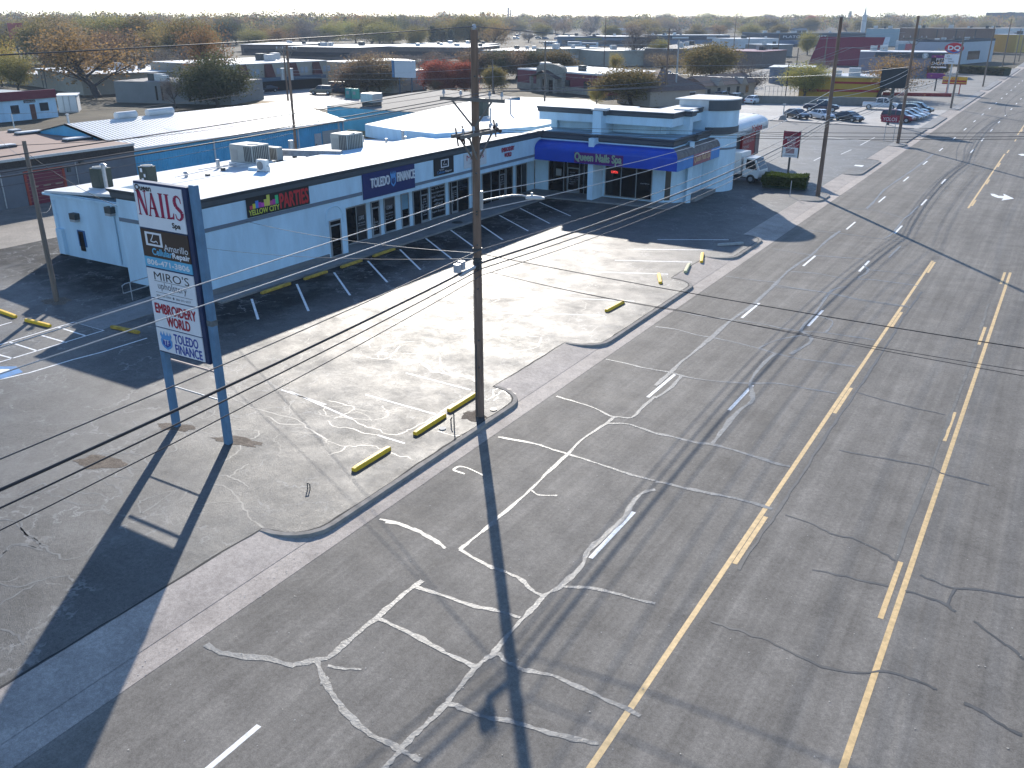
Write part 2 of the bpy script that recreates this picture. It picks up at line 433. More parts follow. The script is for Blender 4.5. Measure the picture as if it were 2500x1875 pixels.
KERBS = [(-60, 3.2), (15.8, 28.9), (35.4, 48.7), (54.8, 62.2), (77.6, 82.2), (93.8, 105.6), (118.6, 122.6), (141, 159.6), (173, 220), (226, 262), (270, 330), (345, 520)]
KX = -17.05; BX = -18.6
def endarc(y, sgn):   # outline of a kerb return from the lot edge round to the kerb line
    pts = []
    for i in range(7):
        a = i / 6 * math.pi / 2
        pts.append((BX + (KX - BX) * math.sin(a), y + sgn * 1.25 * (1 - math.cos(a))))
    return pts
lot_edge = []
kerb = MB(); apron = MB()
prev = None
for (a, b) in KERBS:
    lo = endarc(a, 1); hi = endarc(b, -1)[::-1]
    line = lo + hi
    if prev is not None:
        apron.quad((BX, prev, -0.001), (KX, prev - 0.9, -0.105), (KX, a + 0.9, -0.105), (BX, a, -0.001))
        for yy, pts in ((prev, hi0[::-1]), (a, lo)):
            for p, q in zip(pts, pts[1:]):
                pass
    hi0 = hi; prev = b
    lot_edge += line
    # kerb solid following the line, 15 cm wide, outer side falling to the gutter
    P = [Vector(p) for p in line]; inner = []; 
    vs = []
    for i, p in enumerate(P):
        t = (P[min(i + 1, len(P) - 1)] - P[max(i - 1, 0)]).normalized(); n = Vector((t.y, -t.x))
        o = p + n * 0.17
        vs += [(p.x, p.y, -0.2), (p.x, p.y, 0.018), (o.x, o.y, 0.012), (o.x + n.x * .03, o.y + n.y * .03, -0.2)]
    fs = []
    for i in range(len(P) - 1):
        for k in range(3): fs.append((4 * i + k, 4 * i + k + 1, 4 * i + 5 + k, 4 * i + 4 + k))
    kerb.add(vs, fs, None)
    kerb.add(vs[:4], [(0, 1, 2, 3)]); kerb.add(vs[-4:], [(3, 2, 1, 0)])
# fill the little corner triangles of each driveway mouth
for (a, b) in KERBS:
    for y, sg in ((a, 1), (b, -1)):
        arc = endarc(y, sg)
        for p, q in zip(arc, arc[1:]):
            zp = -0.001 - 0.104 * (p[0] - BX) / (KX - BX); zq = -0.001 - 0.104 * (q[0] - BX) / (KX - BX)
            y0 = y + sg * 0.9 * (p[0] - BX) / (KX - BX); y1 = y + sg * 0.9 * (q[0] - BX) / (KX - BX)
            vv = [(p[0], p[1] if sg > 0 else y0, zp), (q[0], q[1] if sg > 0 else y1, zq), (q[0], y1 if sg > 0 else q[1], zq), (p[0], y0 if sg > 0 else p[1], zp)]
            apron.add(vv, [(0, 1, 2, 3)])
struct('kerb', kerb, pbr('kerb_concrete', (0.27, 0.25, 0.225), 0.85, 0.25, 2.5, bump=0.4, fine=20, spec=.1))
struct('driveway', apron, M_CONC)
gt = MB(); gt.quad((-17.3, -300, -0.115), (-16.22, -300, -0.113), (-16.22, 5000, -0.113), (-18.8, 5000, -0.115)); struct('gutter', gt, M_CONC)
kr = MB(); kr.box(13.6, 14.2, -60, 600, -0.2, -0.11); kr.box(14.2, 14.4, -60, 600, -0.2, 0.02); kr.box(14.4, 16.4, -60, 600, -0.2, 0.015); struct('pavement', kr, M_WALK)

poly = [(p[0], p[1]) for p in lot_edge if -1 < p[1] < 123]
lotp = [(-18.6, -60)] + [(BX, -2)] + [p for p in poly] + [(-60, 122.6), (-60, -60)]
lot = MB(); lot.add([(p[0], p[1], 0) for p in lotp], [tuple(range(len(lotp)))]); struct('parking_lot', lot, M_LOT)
isl = MB()
for (a, b) in KERBS:
    if b > 118: isl.add([(-18.75, a, .001)] + [(p[0], p[1], .001) for p in endarc(a, 1) + endarc(b, -1)[::-1]] + [(-18.75, b, .001)], [tuple(range(16))])
struct('kerb_island', isl, M_WALK)
l2 = MB(); l2.quad((-58, 88, .004), (-18.7, 88, .004), (-18.7, 122.4, .004), (-58, 122.4, .004)); struct('side_parking_lot', l2, M_LOT2)
l3 = MB(); l3.quad((-150, 123.0, 0), (-17.2, 123.0, 0), (-17.2, 140.6, 0), (-150, 140.6, 0)); struct('side_street', l3, M_STREET)
l3 = MB(); l3.box(-60, -19, 139.2, 139.9, -0.1, 0.1); struct('kerb_far', l3, M_CONC)
l3 = MB(); l3.quad((-62, 140.2, .002), (-18.3, 140.2, .002), (-18.3, 171, .002), (-62, 171, .002)); struct('concrete_lot', l3, M_CONC2)
l3 = MB(); l3.quad((-70, 171, .003), (-18.3, 171, .003), (-18.3, 330, .003), (-90, 330, .003)); struct('far_parking_lot', l3, pbr('far_lot', (0.17, 0.165, 0.155), 0.8, 0.2, 0.2))
l3 = MB(); l3.add([(p.x, p.y, 0.01) for p in [G(*q) for q in ((470, 214), (560, 224), (640, 229), (720, 233), (800, 238), (1000, 240), (1262, 236), (1440, 243), (1480, 262), (1270, 258), (1000, 262), (800, 268), (700, 257), (640, 251), (560, 243), (470, 232))]], [tuple(range(16))]); struct('back_street', l3, pbr('pale_street', (0.25, 0.245, 0.23), 0.7, 0.1, 0.3))
l3 = MB(); l3.quad((-74, -40, .003), (-60, -40, .003), (-60, 122, .003), (-74, 122, .003)); struct('alley', l3, asphalt('alley_dirt', 0.2, (1, 0.88, 0.75), 0.85, blotch=0.35, speck=0.6))
l3 = MB(); l3.add([(p.x, p.y, 0.02) for p in [G(*q) for q in ((560, 213), (650, 214), (770, 214), (800, 230), (700, 231), (560, 222))]], [tuple(range(6))]); struct('shopping_centre_lot', l3, pbr('pale_lot', (0.33, 0.32, 0.3), 0.7, 0.1, 0.3))
l3 = MB(); l3.add([(p.x, p.y, 0.03) for p in [G(*q) for q in ((567, 240), (640, 246), (720, 252), (700, 258), (620, 256), (565, 252))]], [tuple(range(6))]); struct('dry_grass_verge', l3, pbr('dry_grass', (0.22, 0.15, 0.07), 0.9, 0.3, 1.5))

# road markings
mk = MB(); ZL = ZR + 0.004
def rect(x, y0, y1, w, m): mk.quad((x - w / 2, y0, ZL), (x + w / 2, y0, ZL), (x + w / 2, y1, ZL), (x - w / 2, y1, ZL), m)
for X, ph, k0, k1, m in ((-12.61, 9.91, -2, 40, M_LINEW), (-9.33, 24.04 - 1.45, -2, 40, M_LINEW)):
    for k in range(k0, k1):
        y = (ph + 12.192 * k) * KR
        if X == -12.61 and k in (1,): continue
        if X == -9.33 and k in (-1, ): continue
        rect(X * KR, y - 3.05, y, 0.14, m)
for k in range(-3, 30):
    y = (24.48 + 12.192 * k - 0.0) * KR
    if not 66 < y < 74: rect(-5.69 * KR, y - 3.05, y, 0.14, M_LINEY)
    y = (24.04 + 12.192 * k) * KR
    if not 62 < y < 80: rect(-1.66 * KR, y - 3.05, y, 0.14, M_LINEY)
xa = (GR(1085 / 2.765 + 1700, 900).x + GR(1290 * 1.1302, 1655 * 1.1302).x) / 2
ya1 = GR(*crop(2.765, 1700, 300)(1590, 930)).y; ya2 = GR(*crop(2.765, 1700, 300)(1825, 575)).y
rect(xa, -60, ya1, 0.15, M_LINEY); rect(xa, ya2, 119, 0.15, M_LINEY); rect(xa, 140, 330, 0.15, M_LINEY)
xb = GR(*crop(2.4578, 1600, 1200)(1125, 1659)).x; yb1 = GR(*crop(2.765, 1700, 300)(2118, 1010)).y
rect(xb, -60, yb1, 0.15, M_LINEY); rect(xb, 80, 330, 0.15, M_LINEY)
ar = [GR(*crop(2.765, 1700, 300)(*p)) for p in ((1985, 478), (2012, 480), (2040, 492), (2078, 494), (2072, 478), (2145, 511), (2060, 524), (2072, 510), (2030, 505), (1995, 492))]
mk.add([(p.x, p.y, ZL) for p in ar], [tuple(range(len(ar)))[::-1]], M_LINEW)
ar = [GR(*crop(3.16, 1800, 0)(*p)) for p in ((2165, 1190), (2200, 1187), (2235, 1192), (2235, 1186), (2290, 1198), (2230, 1208), (2235, 1202), (2190, 1201))]
mk.add([(p.x, p.y, ZL) for p in ar], [tuple(range(len(ar)))[::-1]], M_LINEW)
struct('lane_marking', mk)

# sealed cracks in the road, traced from the survey
sl = MB(); r1 = crop(2.765, 800, 700); r2 = crop(2.4578, 1600, 700); r3 = crop(2.765, 1700, 300); r4 = crop(2.765, 800, 1275); r5 = crop(2.765, 0, 1275); r6 = crop(2.4578, 1600, 1200)
CR = {
 r4: [(.13, [(390, 0), (480, 10), (600, 60), (700, 110), (760, 150), (795, 178)]), (.11, [(1130, 0), (1050, 60), (960, 130), (890, 185)]),
  (.12, [(890, 185), (1000, 250), (1100, 300), (1170, 325), (1260, 360), (1320, 400), (1380, 460), (1460, 495)]),
  (.16, [(1460, 495), (1560, 440), (1640, 370), (1720, 290), (1760, 190), (1850, 110), (1960, 10)]), (.11, [(1580, 435), (1750, 440), (1900, 470), (2080, 520), (2212, 550)]),
  (.13, [(1460, 495), (1380, 590), (1300, 670), (1200, 780), (1130, 870), (1060, 930), (1000, 980), (940, 1050), (880, 1130), (800, 1220), (720, 1310), (640, 1390), (560, 1460), (490, 1540), (440, 1600), (380, 1670)]),
  (.12, [(600, 440), (700, 470), (850, 520), (1000, 570), (1150, 600), (1300, 645)]), (.16, [(640, 395), (560, 450), (450, 540), (340, 640), (250, 710), (140, 800), (60, 870), (0, 920)]),
  (.14, [(340, 650), (450, 700), (600, 770), (740, 850), (850, 910), (990, 975)]), (.12, [(1060, 930), (1110, 905), (1160, 890), (1200, 940), (1250, 960)]),
  (.12, [(1250, 960), (1300, 990), (1420, 1015), (1520, 1035), (1640, 1090), (1760, 1140), (1880, 1200), (2000, 1250), (2110, 1310)]),
  (.13, [(790, 1225), (870, 1240), (980, 1290), (1100, 1325), (1200, 1335), (1320, 1370), (1500, 1420), (1700, 1470), (1830, 1495)]),
  (.15, [(-25, 1050), (0, 1110), (50, 1190), (120, 1280), (220, 1380), (320, 1450), (430, 1500), (490, 1540), (560, 1570), (630, 1610)]), (.08, [(0, 970), (120, 990), (230, 995)])],
 r5: [(.17, [(1390, 825), (1470, 870), (1600, 900), (1800, 920), (1950, 960), (2050, 950), (2140, 930), (2212, 920)]), (.14, [(2140, 935), (2170, 1030), (2190, 1090)])],
 r1: [(.12, [(350, 1570), (450, 1590), (560, 1630), (640, 1659)]), (.11, [(1150, 1015), (1260, 1035), (1400, 1060), (1520, 1100), (1620, 1130), (1750, 1170), (1900, 1220), (2050, 1270), (2212, 1310)]),
  (.12, [(1040, 1659), (1200, 1520), (1370, 1370), (1500, 1240), (1620, 1130), (1720, 1030), (1880, 925), (1940, 880), (2050, 885), (2120, 820), (2212, 740)]),
  (.1, [(1545, 740), (1680, 780), (1800, 820), (1900, 870), (1940, 880)]), (.11, [(1880, 925), (2010, 925), (2100, 950), (2212, 990)]), (.08, [(1370, 1370), (1420, 1405), (1550, 1410)]),
  (.1, [(1880, 490), (2000, 515), (2120, 545), (2212, 560)]), (.15, [(1890, 1659), (2000, 1560), (2060, 1460), (2130, 1390), (2212, 1370)]), (.08, [(850, 1240), (880, 1215), (960, 1230), (1050, 1275)]), (.07, [(850, 1240), (925, 1265)])],
 r2: [(.13, [(0, 880), (100, 900), (240, 935), (330, 945), (450, 975), (600, 1020), (740, 1065), (810, 1080)]), (.12, [(0, 1170), (60, 1180), (200, 1215), (350, 1245), (480, 1270), (640, 1315), (700, 1335)]),
  (.14, [(340, 945), (400, 870), (450, 800), (520, 730), (580, 690), (580, 640), (565, 580)]), (.1, [(0, 500), (90, 515), (200, 545), (350, 565), (560, 580), (720, 580), (900, 610), (1090, 640)]),
  (.13, [(0, 595), (90, 515), (160, 450), (260, 370), (340, 305), (440, 210), (500, 170), (600, 100), (700, 0)]), (.11, [(160, 530), (100, 600), (0, 670)]),
  (.1, [(0, 240), (120, 255), (250, 290), (340, 305), (480, 335), (620, 370), (720, 400), (850, 430), (1000, 450), (1200, 480)]), (.09, [(620, 370), (700, 330), (800, 305), (900, 290)]),
  (.13, [(570, 575), (600, 520), (660, 450), (720, 400)]), (.1, [(140, 150), (300, 180), (470, 200), (620, 220), (760, 250), (870, 265), (1000, 275), (1150, 295), (1320, 320)]),
  (.14, [(870, 265), (930, 300), (930, 330), (870, 370), (810, 405)]), (.11, [(870, 265), (900, 220), (960, 160), (1040, 40), (1090, 10), (1150, 0)]), (.08, [(990, 180), (1060, 205), (1050, 245), (1020, 275)]),
  (.08, [(720, 0), (860, 15), (1040, 40), (1200, 75), (1380, 105), (1530, 125)])],
 r3: [(.09, [(200, 1035), (380, 1060), (540, 1075)]), (.09, [(540, 1095), (700, 1120), (900, 1150), (1100, 1190), (1430, 1240)]),
  (.12, [(0, 1535), (100, 1450), (240, 1330), (400, 1210), (520, 1100), (580, 1040), (640, 985), (780, 890), (830, 840), (900, 780), (970, 730)]), (.12, [(1150, 580), (1200, 530), (1260, 460), (1340, 400), (1500, 290), (1600, 210)]),
  (.09, [(640, 1005), (800, 1015), (1000, 1050), (1200, 1060), (1500, 1100)]), (.08, [(1150, 990), (1300, 1005), (1520, 1030)]), (.1, [(1090, 1045), (1140, 1020), (1160, 990), (1130, 960)]),
  (.09, [(520, 850), (760, 890), (1000, 910), (1130, 920)]), (.09, [(1270, 780), (1330, 740), (1400, 650), (1440, 620), (1500, 560)]), (.08, [(1300, 910), (1380, 830)]), (.07, [(700, 720), (1000, 750), (1300, 790), (1400, 800)]), (.07, [(1000, 575), (1200, 590), (1390, 640)])],
}
sd_ = 0
for f, L in CR.items():
    for w, l in L:
        sd_ += 1
        ribbon(sl, [GR(*f(*p)) for p in l], w * (1.5 if f is r3 else 1.25 if f is r2 else 1), ZR + 0.007 + 0.00025 * (sd_ % 11), jag=0.01, seed=sd_)
struct('crack_sealant', sl, M_SEAL)
sl = MB()
for w, l, f in ((.1, [(500, 1700), (640, 1480), (740, 1340), (830, 1200), (900, 1100), (1000, 930), (1100, 780), (1200, 640), (1290, 500), (1400, 330), (1490, 180), (1600, 30)], r2),
              (.07, [(780, 140), (930, 190), (1050, 250), (1200, 290), (1330, 350), (1440, 415)], r6), (.08, [(940, 470), (1150, 510), (1400, 570)], r6),
              (.08, [(330, 780), (500, 830), (680, 900), (850, 980), (1000, 1050), (1200, 1085), (1400, 1085), (1560, 1130), (1690, 1185)], r6), (.1, [(1850, 1270), (1960, 1320), (2080, 1400), (2200, 1460)], r6),
              (.08, [(1590, 500), (1680, 540), (1790, 580), (1950, 590), (2220, 635)], r6), (.08, [(1910, 780), (2020, 860), (2120, 930), (2220, 1010)], r6), (.1, [(1500, 600), (1620, 630), (1740, 680), (1800, 720)], r6), (.1, [(1800, 580), (1750, 690)], r6),
              (.08, [(1100, 980), (1300, 1020), (1640, 1080), (1720, 1120), (2000, 1190)], r2), (.07, [(1200, 630), (1400, 690), (1740, 770)], r2)):
    sd_ += 1
    ribbon(sl, [GR(*f(*p)) for p in l], w, ZR + 0.0066 + 0.0002 * (sd_ % 11), jag=0.02, seed=sd_)
struct('dark_crack_seal', sl, M_SEALD)
# tyre arcs
sl = MB()
for w, l in ((.2, [(1480, 1510), (1560, 1400), (1620, 1340), (1690, 1290), (1740, 1240), (1755, 1150), (1790, 1090), (1900, 990), (2020, 920), (2140, 880), (2212, 860)]), (.14, [(1690, 1240), (1700, 1140), (1760, 1050), (1850, 960), (1960, 900)]), (.14, [(2080, 905), (2065, 850), (2090, 790), (2150, 740), (2220, 700)])):
    sd_ += 1
    ribbon(sl, [GR(*cD(*p)) for p in l], w, ZR + 0.0055 + 0.0002 * (sd_ % 5), jag=0.01, seed=sd_)
struct('tyre_mark', sl, pbr('rubber_mark', (0.045, 0.044, 0.043), 0.7, 0.25, 2))
# pale oxide line by the far yellow line and worn streaks
sl = MB()
ribbon(sl, [GR(*r2(*p)) for p in ((1430, 1700), (1520, 1400), (1620, 1180), (1700, 950), (1800, 700), (1900, 420), (2000, 100))], .13, ZR + .0052, jag=.012, seed=5)
for a, b, w in (((1040, 1350), (1600, 620), .35), ((700, 1659), (1330, 850), .22)):
    pass
struct('worn_line', sl, pbr('worn_line_grey', (0.13, 0.128, 0.12), 0.85, 0.3, 3))

# lot paint
lp = MB(); ZP = 0.0045
def pl(l, f, w=0.1, m=M_LINEW, z=ZP):
    ribbon(lp, [G(*f(*p), 0) for p in l], w, z, m)
for a, b in (((50, 1485), (105, 1659)), ((430, 1360), (530, 1588)), ((745, 1262), (880, 1455)), ((1030, 1165), (1195, 1345)), ((1300, 1068), (1475, 1240)), ((1520, 975), (1735, 1145)), ((1730, 905), (1925, 1047)), ((1985, 862), (2168, 987))): pl((a, b), cE, .13)
for a, b in (((65, 1125), (310, 1258)), ((240, 1065), (492, 1195)), ((405, 1015), (668, 1132)), ((1400, 1330), (2000, 1332)), ((1200, 1412), (1865, 1418)), ((1040, 1505), (1690, 1520)), ((780, 1600), (1490, 1622))): pl((a, b), cF, .125)
zz = crop(5.53, 0, 560)
for l in (((1010, 1250), (120, 1520), (-60, 1575)), ((1010, 1250), (1400, 1365), (500, 1640), (-60, 1810)), ((790, 1322), (1150, 1435)), ((540, 1425), (900, 1530)), ((120, 1520), (500, 1640)), ((1985, 1468), (1370, 1659), (980, 1760), (400, 1935), (-60, 2040)), ((-40, 1310), (160, 1252)), ((-60, 1680), (180, 1745))): pl(l, zz, .1)
for a, b in (((1150, 55), (2070, 98)), ((1170, 178), (1870, 193)), ((530, 583), (965, 697)), ((255, 728), (790, 880)), ((340, 1003), (520, 1058))): pl((a, b), r1, .09)
for a, b in (((1180, 400), (1440, 478)), ((1900, 420), (2200, 520))): pl((a, b), crop(2.765, 0, 800), .08)
pl(((625, 845), (760, 905)), crop(1 / 1.1302, 0, 0), .09)
hb = [G(*crop(2.765, 0, 800)(*p), 0) for p in ((-60, 262), (110, 262), (155, 300), (-60, 370))]
lp.add([(p.x, p.y, ZP) for p in hb], [(0, 1, 2, 3)], M_LINEB)
hb = [G(*crop(2.765, 0, 800)(*p), 0) for p in ((-10, 280), (60, 280), (75, 290), (20, 300), (-10, 320))]
lp.add([(p.x, p.y, ZP + .003) for p in hb], [(0, 1, 2, 3, 4)], M_LINEW)
# Yolos lot lines and manhole plates
for l in (((550, 1050), (1010, 1085)), ): pl(l, cD, .5, pbr('concrete_joint', (0.4, 0.39, 0.36), 0.7, .1, 2))
for l in (((590, 1240), (680, 1195)), ((800, 1190), (880, 1155)), ((950, 1120), (1060, 1060))): pl(l, cD, .09)
hb = [G(*cD(*p), 0) for p in ((900, 1280), (910, 1272), (978, 1276), (965, 1288))]
lp.add([(p.x, p.y, .012) for p in hb], [(0, 1, 2, 3)], M_LINEW)
struct('parking_marking', lp)
# sealed cracks in the lot (smooth tar, reads pale in the glare)
sl = MB(); l0 = crop(2.765, 0, 800)
LC = {l0: [[(1210, 520), (1350, 480), (1500, 460), (1620, 500), (1700, 540), (1850, 580), (2000, 620), (2100, 690), (2212, 760)], [(1350, 700), (1450, 650), (1600, 610), (1800, 600), (1900, 650), (2060, 650)], [(1310, 600), (1330, 570), (1450, 560), (1400, 610), (1310, 600)],
  [(1560, 690), (1650, 690), (1740, 700), (1730, 740), (1640, 760), (1620, 820), (1560, 870), (1490, 910)], [(920, 750), (1010, 700), (1100, 680), (1240, 710), (1350, 700), (1480, 745)], [(1240, 710), (1230, 770), (1180, 790), (1150, 760), (1170, 720), (1240, 710)],
  [(1150, 840), (1190, 830), (1180, 790)], [(1450, 990), (1550, 1010), (1620, 1040), (1675, 1075)], [(1550, 1010), (1610, 960), (1680, 920)], [(1420, 1060), (1500, 1070), (1580, 1110), (1620, 1170), (1660, 1240), (1710, 1300), (1790, 1360)],
  [(1360, 1195), (1480, 1180), (1620, 1180)], [(660, 1000), (720, 1050), (790, 1080), (830, 1130)], [(660, 870), (700, 850), (800, 850), (900, 850), (970, 870), (990, 920), (970, 960), (850, 950), (900, 990), (860, 1015), (740, 990)],
  [(320, 1120), (420, 1150), (520, 1190), (660, 1200)], [(450, 1090), (560, 1120), (650, 1120), (720, 1150), (700, 1220), (740, 1260)], [(930, 1190), (1000, 1150), (1160, 1110), (1000, 1230), (950, 1250), (930, 1190)], [(1280, 1100), (1200, 1170), (1120, 1240)],
  [(0, 1290), (100, 1310), (170, 1380), (240, 1440), (330, 1480)], [(0, 1540), (60, 1480), (150, 1460), (250, 1480), (290, 1490)], [(1840, 1640), (1700, 1520)][:0], [(200, 1090), (300, 1050), (300, 1100), (140, 1130), (200, 1090)], [(560, 940), (500, 1010)], [(740, 730), (900, 680), (900, 630)]],
 r1: [[(0, 905), (60, 950), (150, 950), (250, 990), (340, 1000)], [(60, 880), (160, 890), (240, 940), (330, 960), (420, 1000), (500, 990), (560, 960), (700, 890), (850, 790)], [(0, 1045), (130, 1075), (240, 1070), (330, 1080), (380, 1105), (470, 1140), (580, 1165)], [(0, 1135), (90, 1110), (130, 1075)],
  [(0, 770), (100, 790), (185, 820), (120, 860), (40, 890)], [(420, 490), (600, 500), (680, 540), (700, 570), (820, 590), (960, 620), (990, 640)], [(760, 480), (770, 560), (830, 600), (930, 600), (990, 610)], [(640, 450), (620, 500), (690, 560)], [(260, 480), (380, 490), (440, 450), (490, 400)],
  [(1060, 470), (1200, 440), (1330, 430), (1420, 400), (1440, 340)], [(1050, 320), (1150, 260), (1250, 200), (1330, 190)], [(1450, 250), (1490, 300), (1600, 320), (1730, 330), (1800, 290), (1860, 240), (1880, 200)], [(1330, 190), (1400, 150), (1480, 80), (1560, 20)], [(1200, 250), (1300, 280), (1350, 330), (1430, 340)],
  [(1060, 620), (1180, 630)], [(1060, 760), (1110, 750), (1120, 710), (1150, 680)], [(1110, 750), (1180, 700), (1240, 690)], [(1180, 700), (1230, 740), (1270, 750)], [(1120, 770), (1150, 745)], [(740, 975), (830, 1000), (920, 1015)], [(1200, 690), (1270, 725)]],
 r5: [[(0, 410), (120, 440), (250, 400), (350, 370), (450, 370), (500, 400)], [(0, 560), (120, 480), (260, 410)], [(0, 720), (100, 750), (160, 830)], [(140, 0), (170, 80), (250, 120), (330, 190), (430, 250)], [(0, 240), (60, 180), (150, 150), (290, 190)], [(430, 250), (560, 230), (650, 150), (700, 80)]]}
for f, L in LC.items():
    for l in L:
        sd_ += 1
        if len(l) > 1: ribbon(sl, [G(*f(*p), 0) for p in l], .055 if f is not l0 else .06, 0.0035 + 0.0002 * (sd_ % 5), jag=0.03, seed=sd_)
for k in range(46):
    # short wandering cracks over the worn part of the lot
    x = rnd.uniform(-30, -19.5); y = rnd.uniform(20, 62); a = rnd.uniform(0, 6.28); pts = [(x, y)]
    for i in range(rnd.randint(4, 10)):
        a += rnd.gauss(0, .6); x += math.cos(a) * .5; y += math.sin(a) * .5; pts.append((x, y))
    if max(p[0] for p in pts) < -18.8: ribbon(sl, pts, rnd.uniform(.02, .035), 0.0028 + .0001 * (k % 6), jag=.03, seed=k)
for k in range(26):
    x = rnd.uniform(-26, -19.5); y = rnd.uniform(66, 74); a = rnd.uniform(0, 6.28); pts = [(x, y)]
    for i in range(8):
        a += rnd.gauss(0, .6); x += math.cos(a) * .5; y += math.sin(a) * .5; pts.append((x, y))
    if max(p[0] for p in pts) < -18.8: ribbon(sl, pts, .04, 0.0028 + .0001 * (k % 6), jag=.03, seed=k)
struct('lot_crack_sealant', sl, pbr('lot_sealant', (0.115, 0.115, 0.11), 0.55, 0.35, 4, spec=0.5))
# dark crumbled seam where the lot meets the driveway and kerb
sl = MB()
pe = [(p[0] - .05, p[1]) for p in lot_edge if -1 < p[1] < 75]
ribbon(sl, [(BX - .02, -30)] + pe, .06, .0052, jag=.02, seed=3, smooth=False)
struct('lot_edge_seam', sl, pbr('seam_dark', (0.03, 0.03, 0.03), 0.9, .2, 3))
# bare dirt at the sign posts and potholes
sl = MB()
for cx, cy, a, b, r0 in ((-26.85, 19.2, .8, .3, .3), (-23.9, 19.6, .95, .3, .2), (-26.7, 15.9, 1.0, .5, .3), (-45.7, 26.6, .8, .7, 0), (-17.7, 26.0, .5, .45, 0)):
    pts = []
    for i in range(22):
        an = i / 22 * 6.283; k = 1 + rnd.uniform(-.25, .25)
        x = a * k * math.cos(an); y = b * k * math.sin(an)
        pts.append((cx + x * math.cos(r0) - y * math.sin(r0), cy + x * math.sin(r0) + y * math.cos(r0), .0057))
    sl.add(pts, [tuple(range(22))])
struct('bare_dirt', sl, asphalt('pothole_dirt', 0.15, (1, .82, .65), .9, blotch=.4, speck=.9, spec=.1))
# ---------------------------------------------------------------- the strip of shops
mall = thing('strip_mall', 'long white single-storey strip of shops with a charcoal roof band and a blue corner awning', 'building', (-45, 50, 0))
YF0 = 31.2; XF = -39.0; XS = -40.35; YE = 33.2; YQ = 69.6
w = MB()
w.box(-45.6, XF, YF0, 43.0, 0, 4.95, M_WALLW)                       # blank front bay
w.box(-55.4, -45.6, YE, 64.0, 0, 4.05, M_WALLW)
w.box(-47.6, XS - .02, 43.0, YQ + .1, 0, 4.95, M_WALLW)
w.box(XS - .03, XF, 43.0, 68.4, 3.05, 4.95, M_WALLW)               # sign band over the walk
w.build('wall', None, mall)
t = MB()   # charcoal parapet band with a sloped cap, ends at the corner shop
def band(mb, pts, z0, z1, out, cap, m=M_GREYTRIM, inn=.35):
    # pts: outline walked with the outside on the right hand
    P = [Vector(p) for p in pts]; N = []
    for i, p in enumerate(P):
        a = (P[i] - P[i - 1]).normalized() if i else None; b = (P[i + 1] - P[i]).normalized() if i < len(P) - 1 else None
        a = a or b; b = b or a
        n1 = Vector((a.y, -a.x)); n2 = Vector((b.y, -b.x)); n = (n1 + n2).normalized(); n = n / max(.4, n.dot(n1)); N.append(n)
    prof = [(0.0, z0), (out * .35, z0 + (z1 - z0) * .18), (out * .45, z0 + (z1 - z0) * .6), (out, z1 - .05), (out, z1), (-inn, z1 + .012), (-inn, z1 - .3)]
    vs = []
    for p, n in zip(P, N):
        for o, z in prof: vs.append((p.x + n.x * o, p.y + n.y * o, z))
    k = len(prof)
    for i in range(len(P) - 1):
        for j in range(k - 1):
            f = (i * k + j, (i + 1) * k + j, (i + 1) * k + j + 1, i * k + j + 1)
            mb.add([vs[a] for a in f], [(0, 1, 2, 3)], cap if j >= 4 else m)
    for i in (0, len(P) - 1):
        mb.add(vs[i * k:(i + 1) * k], [tuple(range(k))], m)
band(t, [(-45.9, YE - .5), (-45.9, YF0), (XF, YF0), (XF, 68.6)], 4.9, 5.48, .22, M_ROOFW)
t.build('parapet_trim', None, mall)
t = MB()
t.box(XF - .01, XF + .035, YF0, 44.7, 3.62, 3.84); t.box(XF - .01, XF + .035, 50.38, 68.3, 3.36, 3.56); t.box(-45.6, XF + .035, YF0 - .03, YF0, 3.62, 3.84)
t.build('stripe', M_STRIPE, mall)
t = MB()
t.box(XF, XF + .12, YF0, 41.1, 0, .42); t.build('plinth', pbr('plinth_grey', (0.16, 0.165, 0.17), .8, .1, 2), mall)
r = MB()   # main roof falls from the parapet to the back eave
r.add([(-39.3, YF0 + .3, 5.1), (-39.3, 68.5, 5.1), (-47.6, 68.5, 4.75), (-47.6, YE - .1, 4.75), (-45.7, YE - .1, 4.83), (-45.7, YF0 + .3, 4.83)], [(0, 1, 2, 3, 4, 5)])
r.add([(-47.6, YE - .1, 4.6), (-47.6, 64.1, 4.6), (-55.75, 64.1, 4.12), (-55.75, YE - .1, 4.12), (-47.6, YE - .1, 4.42), (-55.75, YE - .1, 3.98), (-55.75, 64.1, 3.98)], [(0, 1, 2, 3), (0, 3, 5, 4), (3, 2, 6, 5)])
r.add([(-47.6, YE + .02, 4.4), (-47.6, 68.5, 4.4), (-47.6, 68.5, 4.77), (-47.6, YE + .02, 4.77)], [(0, 1, 2, 3)])
r.build('roof', M_ROOFW, mall)
r = MB()   # raised rear block
r.add([(-46.0, 62.6, 4.3), (-55.8, 64.8, 5.25), (-50.6, 62.9, 5.25), (-57.0, 92.0, 5.25), (-44, 92.0, 5.25), (-44, 70, 5.0)], [], M_ROOFW)
r.prism([(-56.0, 65.2), (-51.4, 63.6), (-46.2, 62.9), (-41.5, 72), (-41.5, 95), (-62, 95), (-60.5, 84)], 4.2, 5.3, M_WALLW, M_ROOFW)
r.build('rear_roof_block', None, mall)
r = MB(); r.box(-57, -53, 66.4, 67.2, 2.0, 5.2); r.prism([(-55.6, 65.8), (-52, 64.4), (-52, 70), (-56, 70)], 3.0, 4.9); r.build('rear_wall', pbr('rear_wall_brown', (0.12, 0.09, 0.065), .85, .25, 1.5), mall)
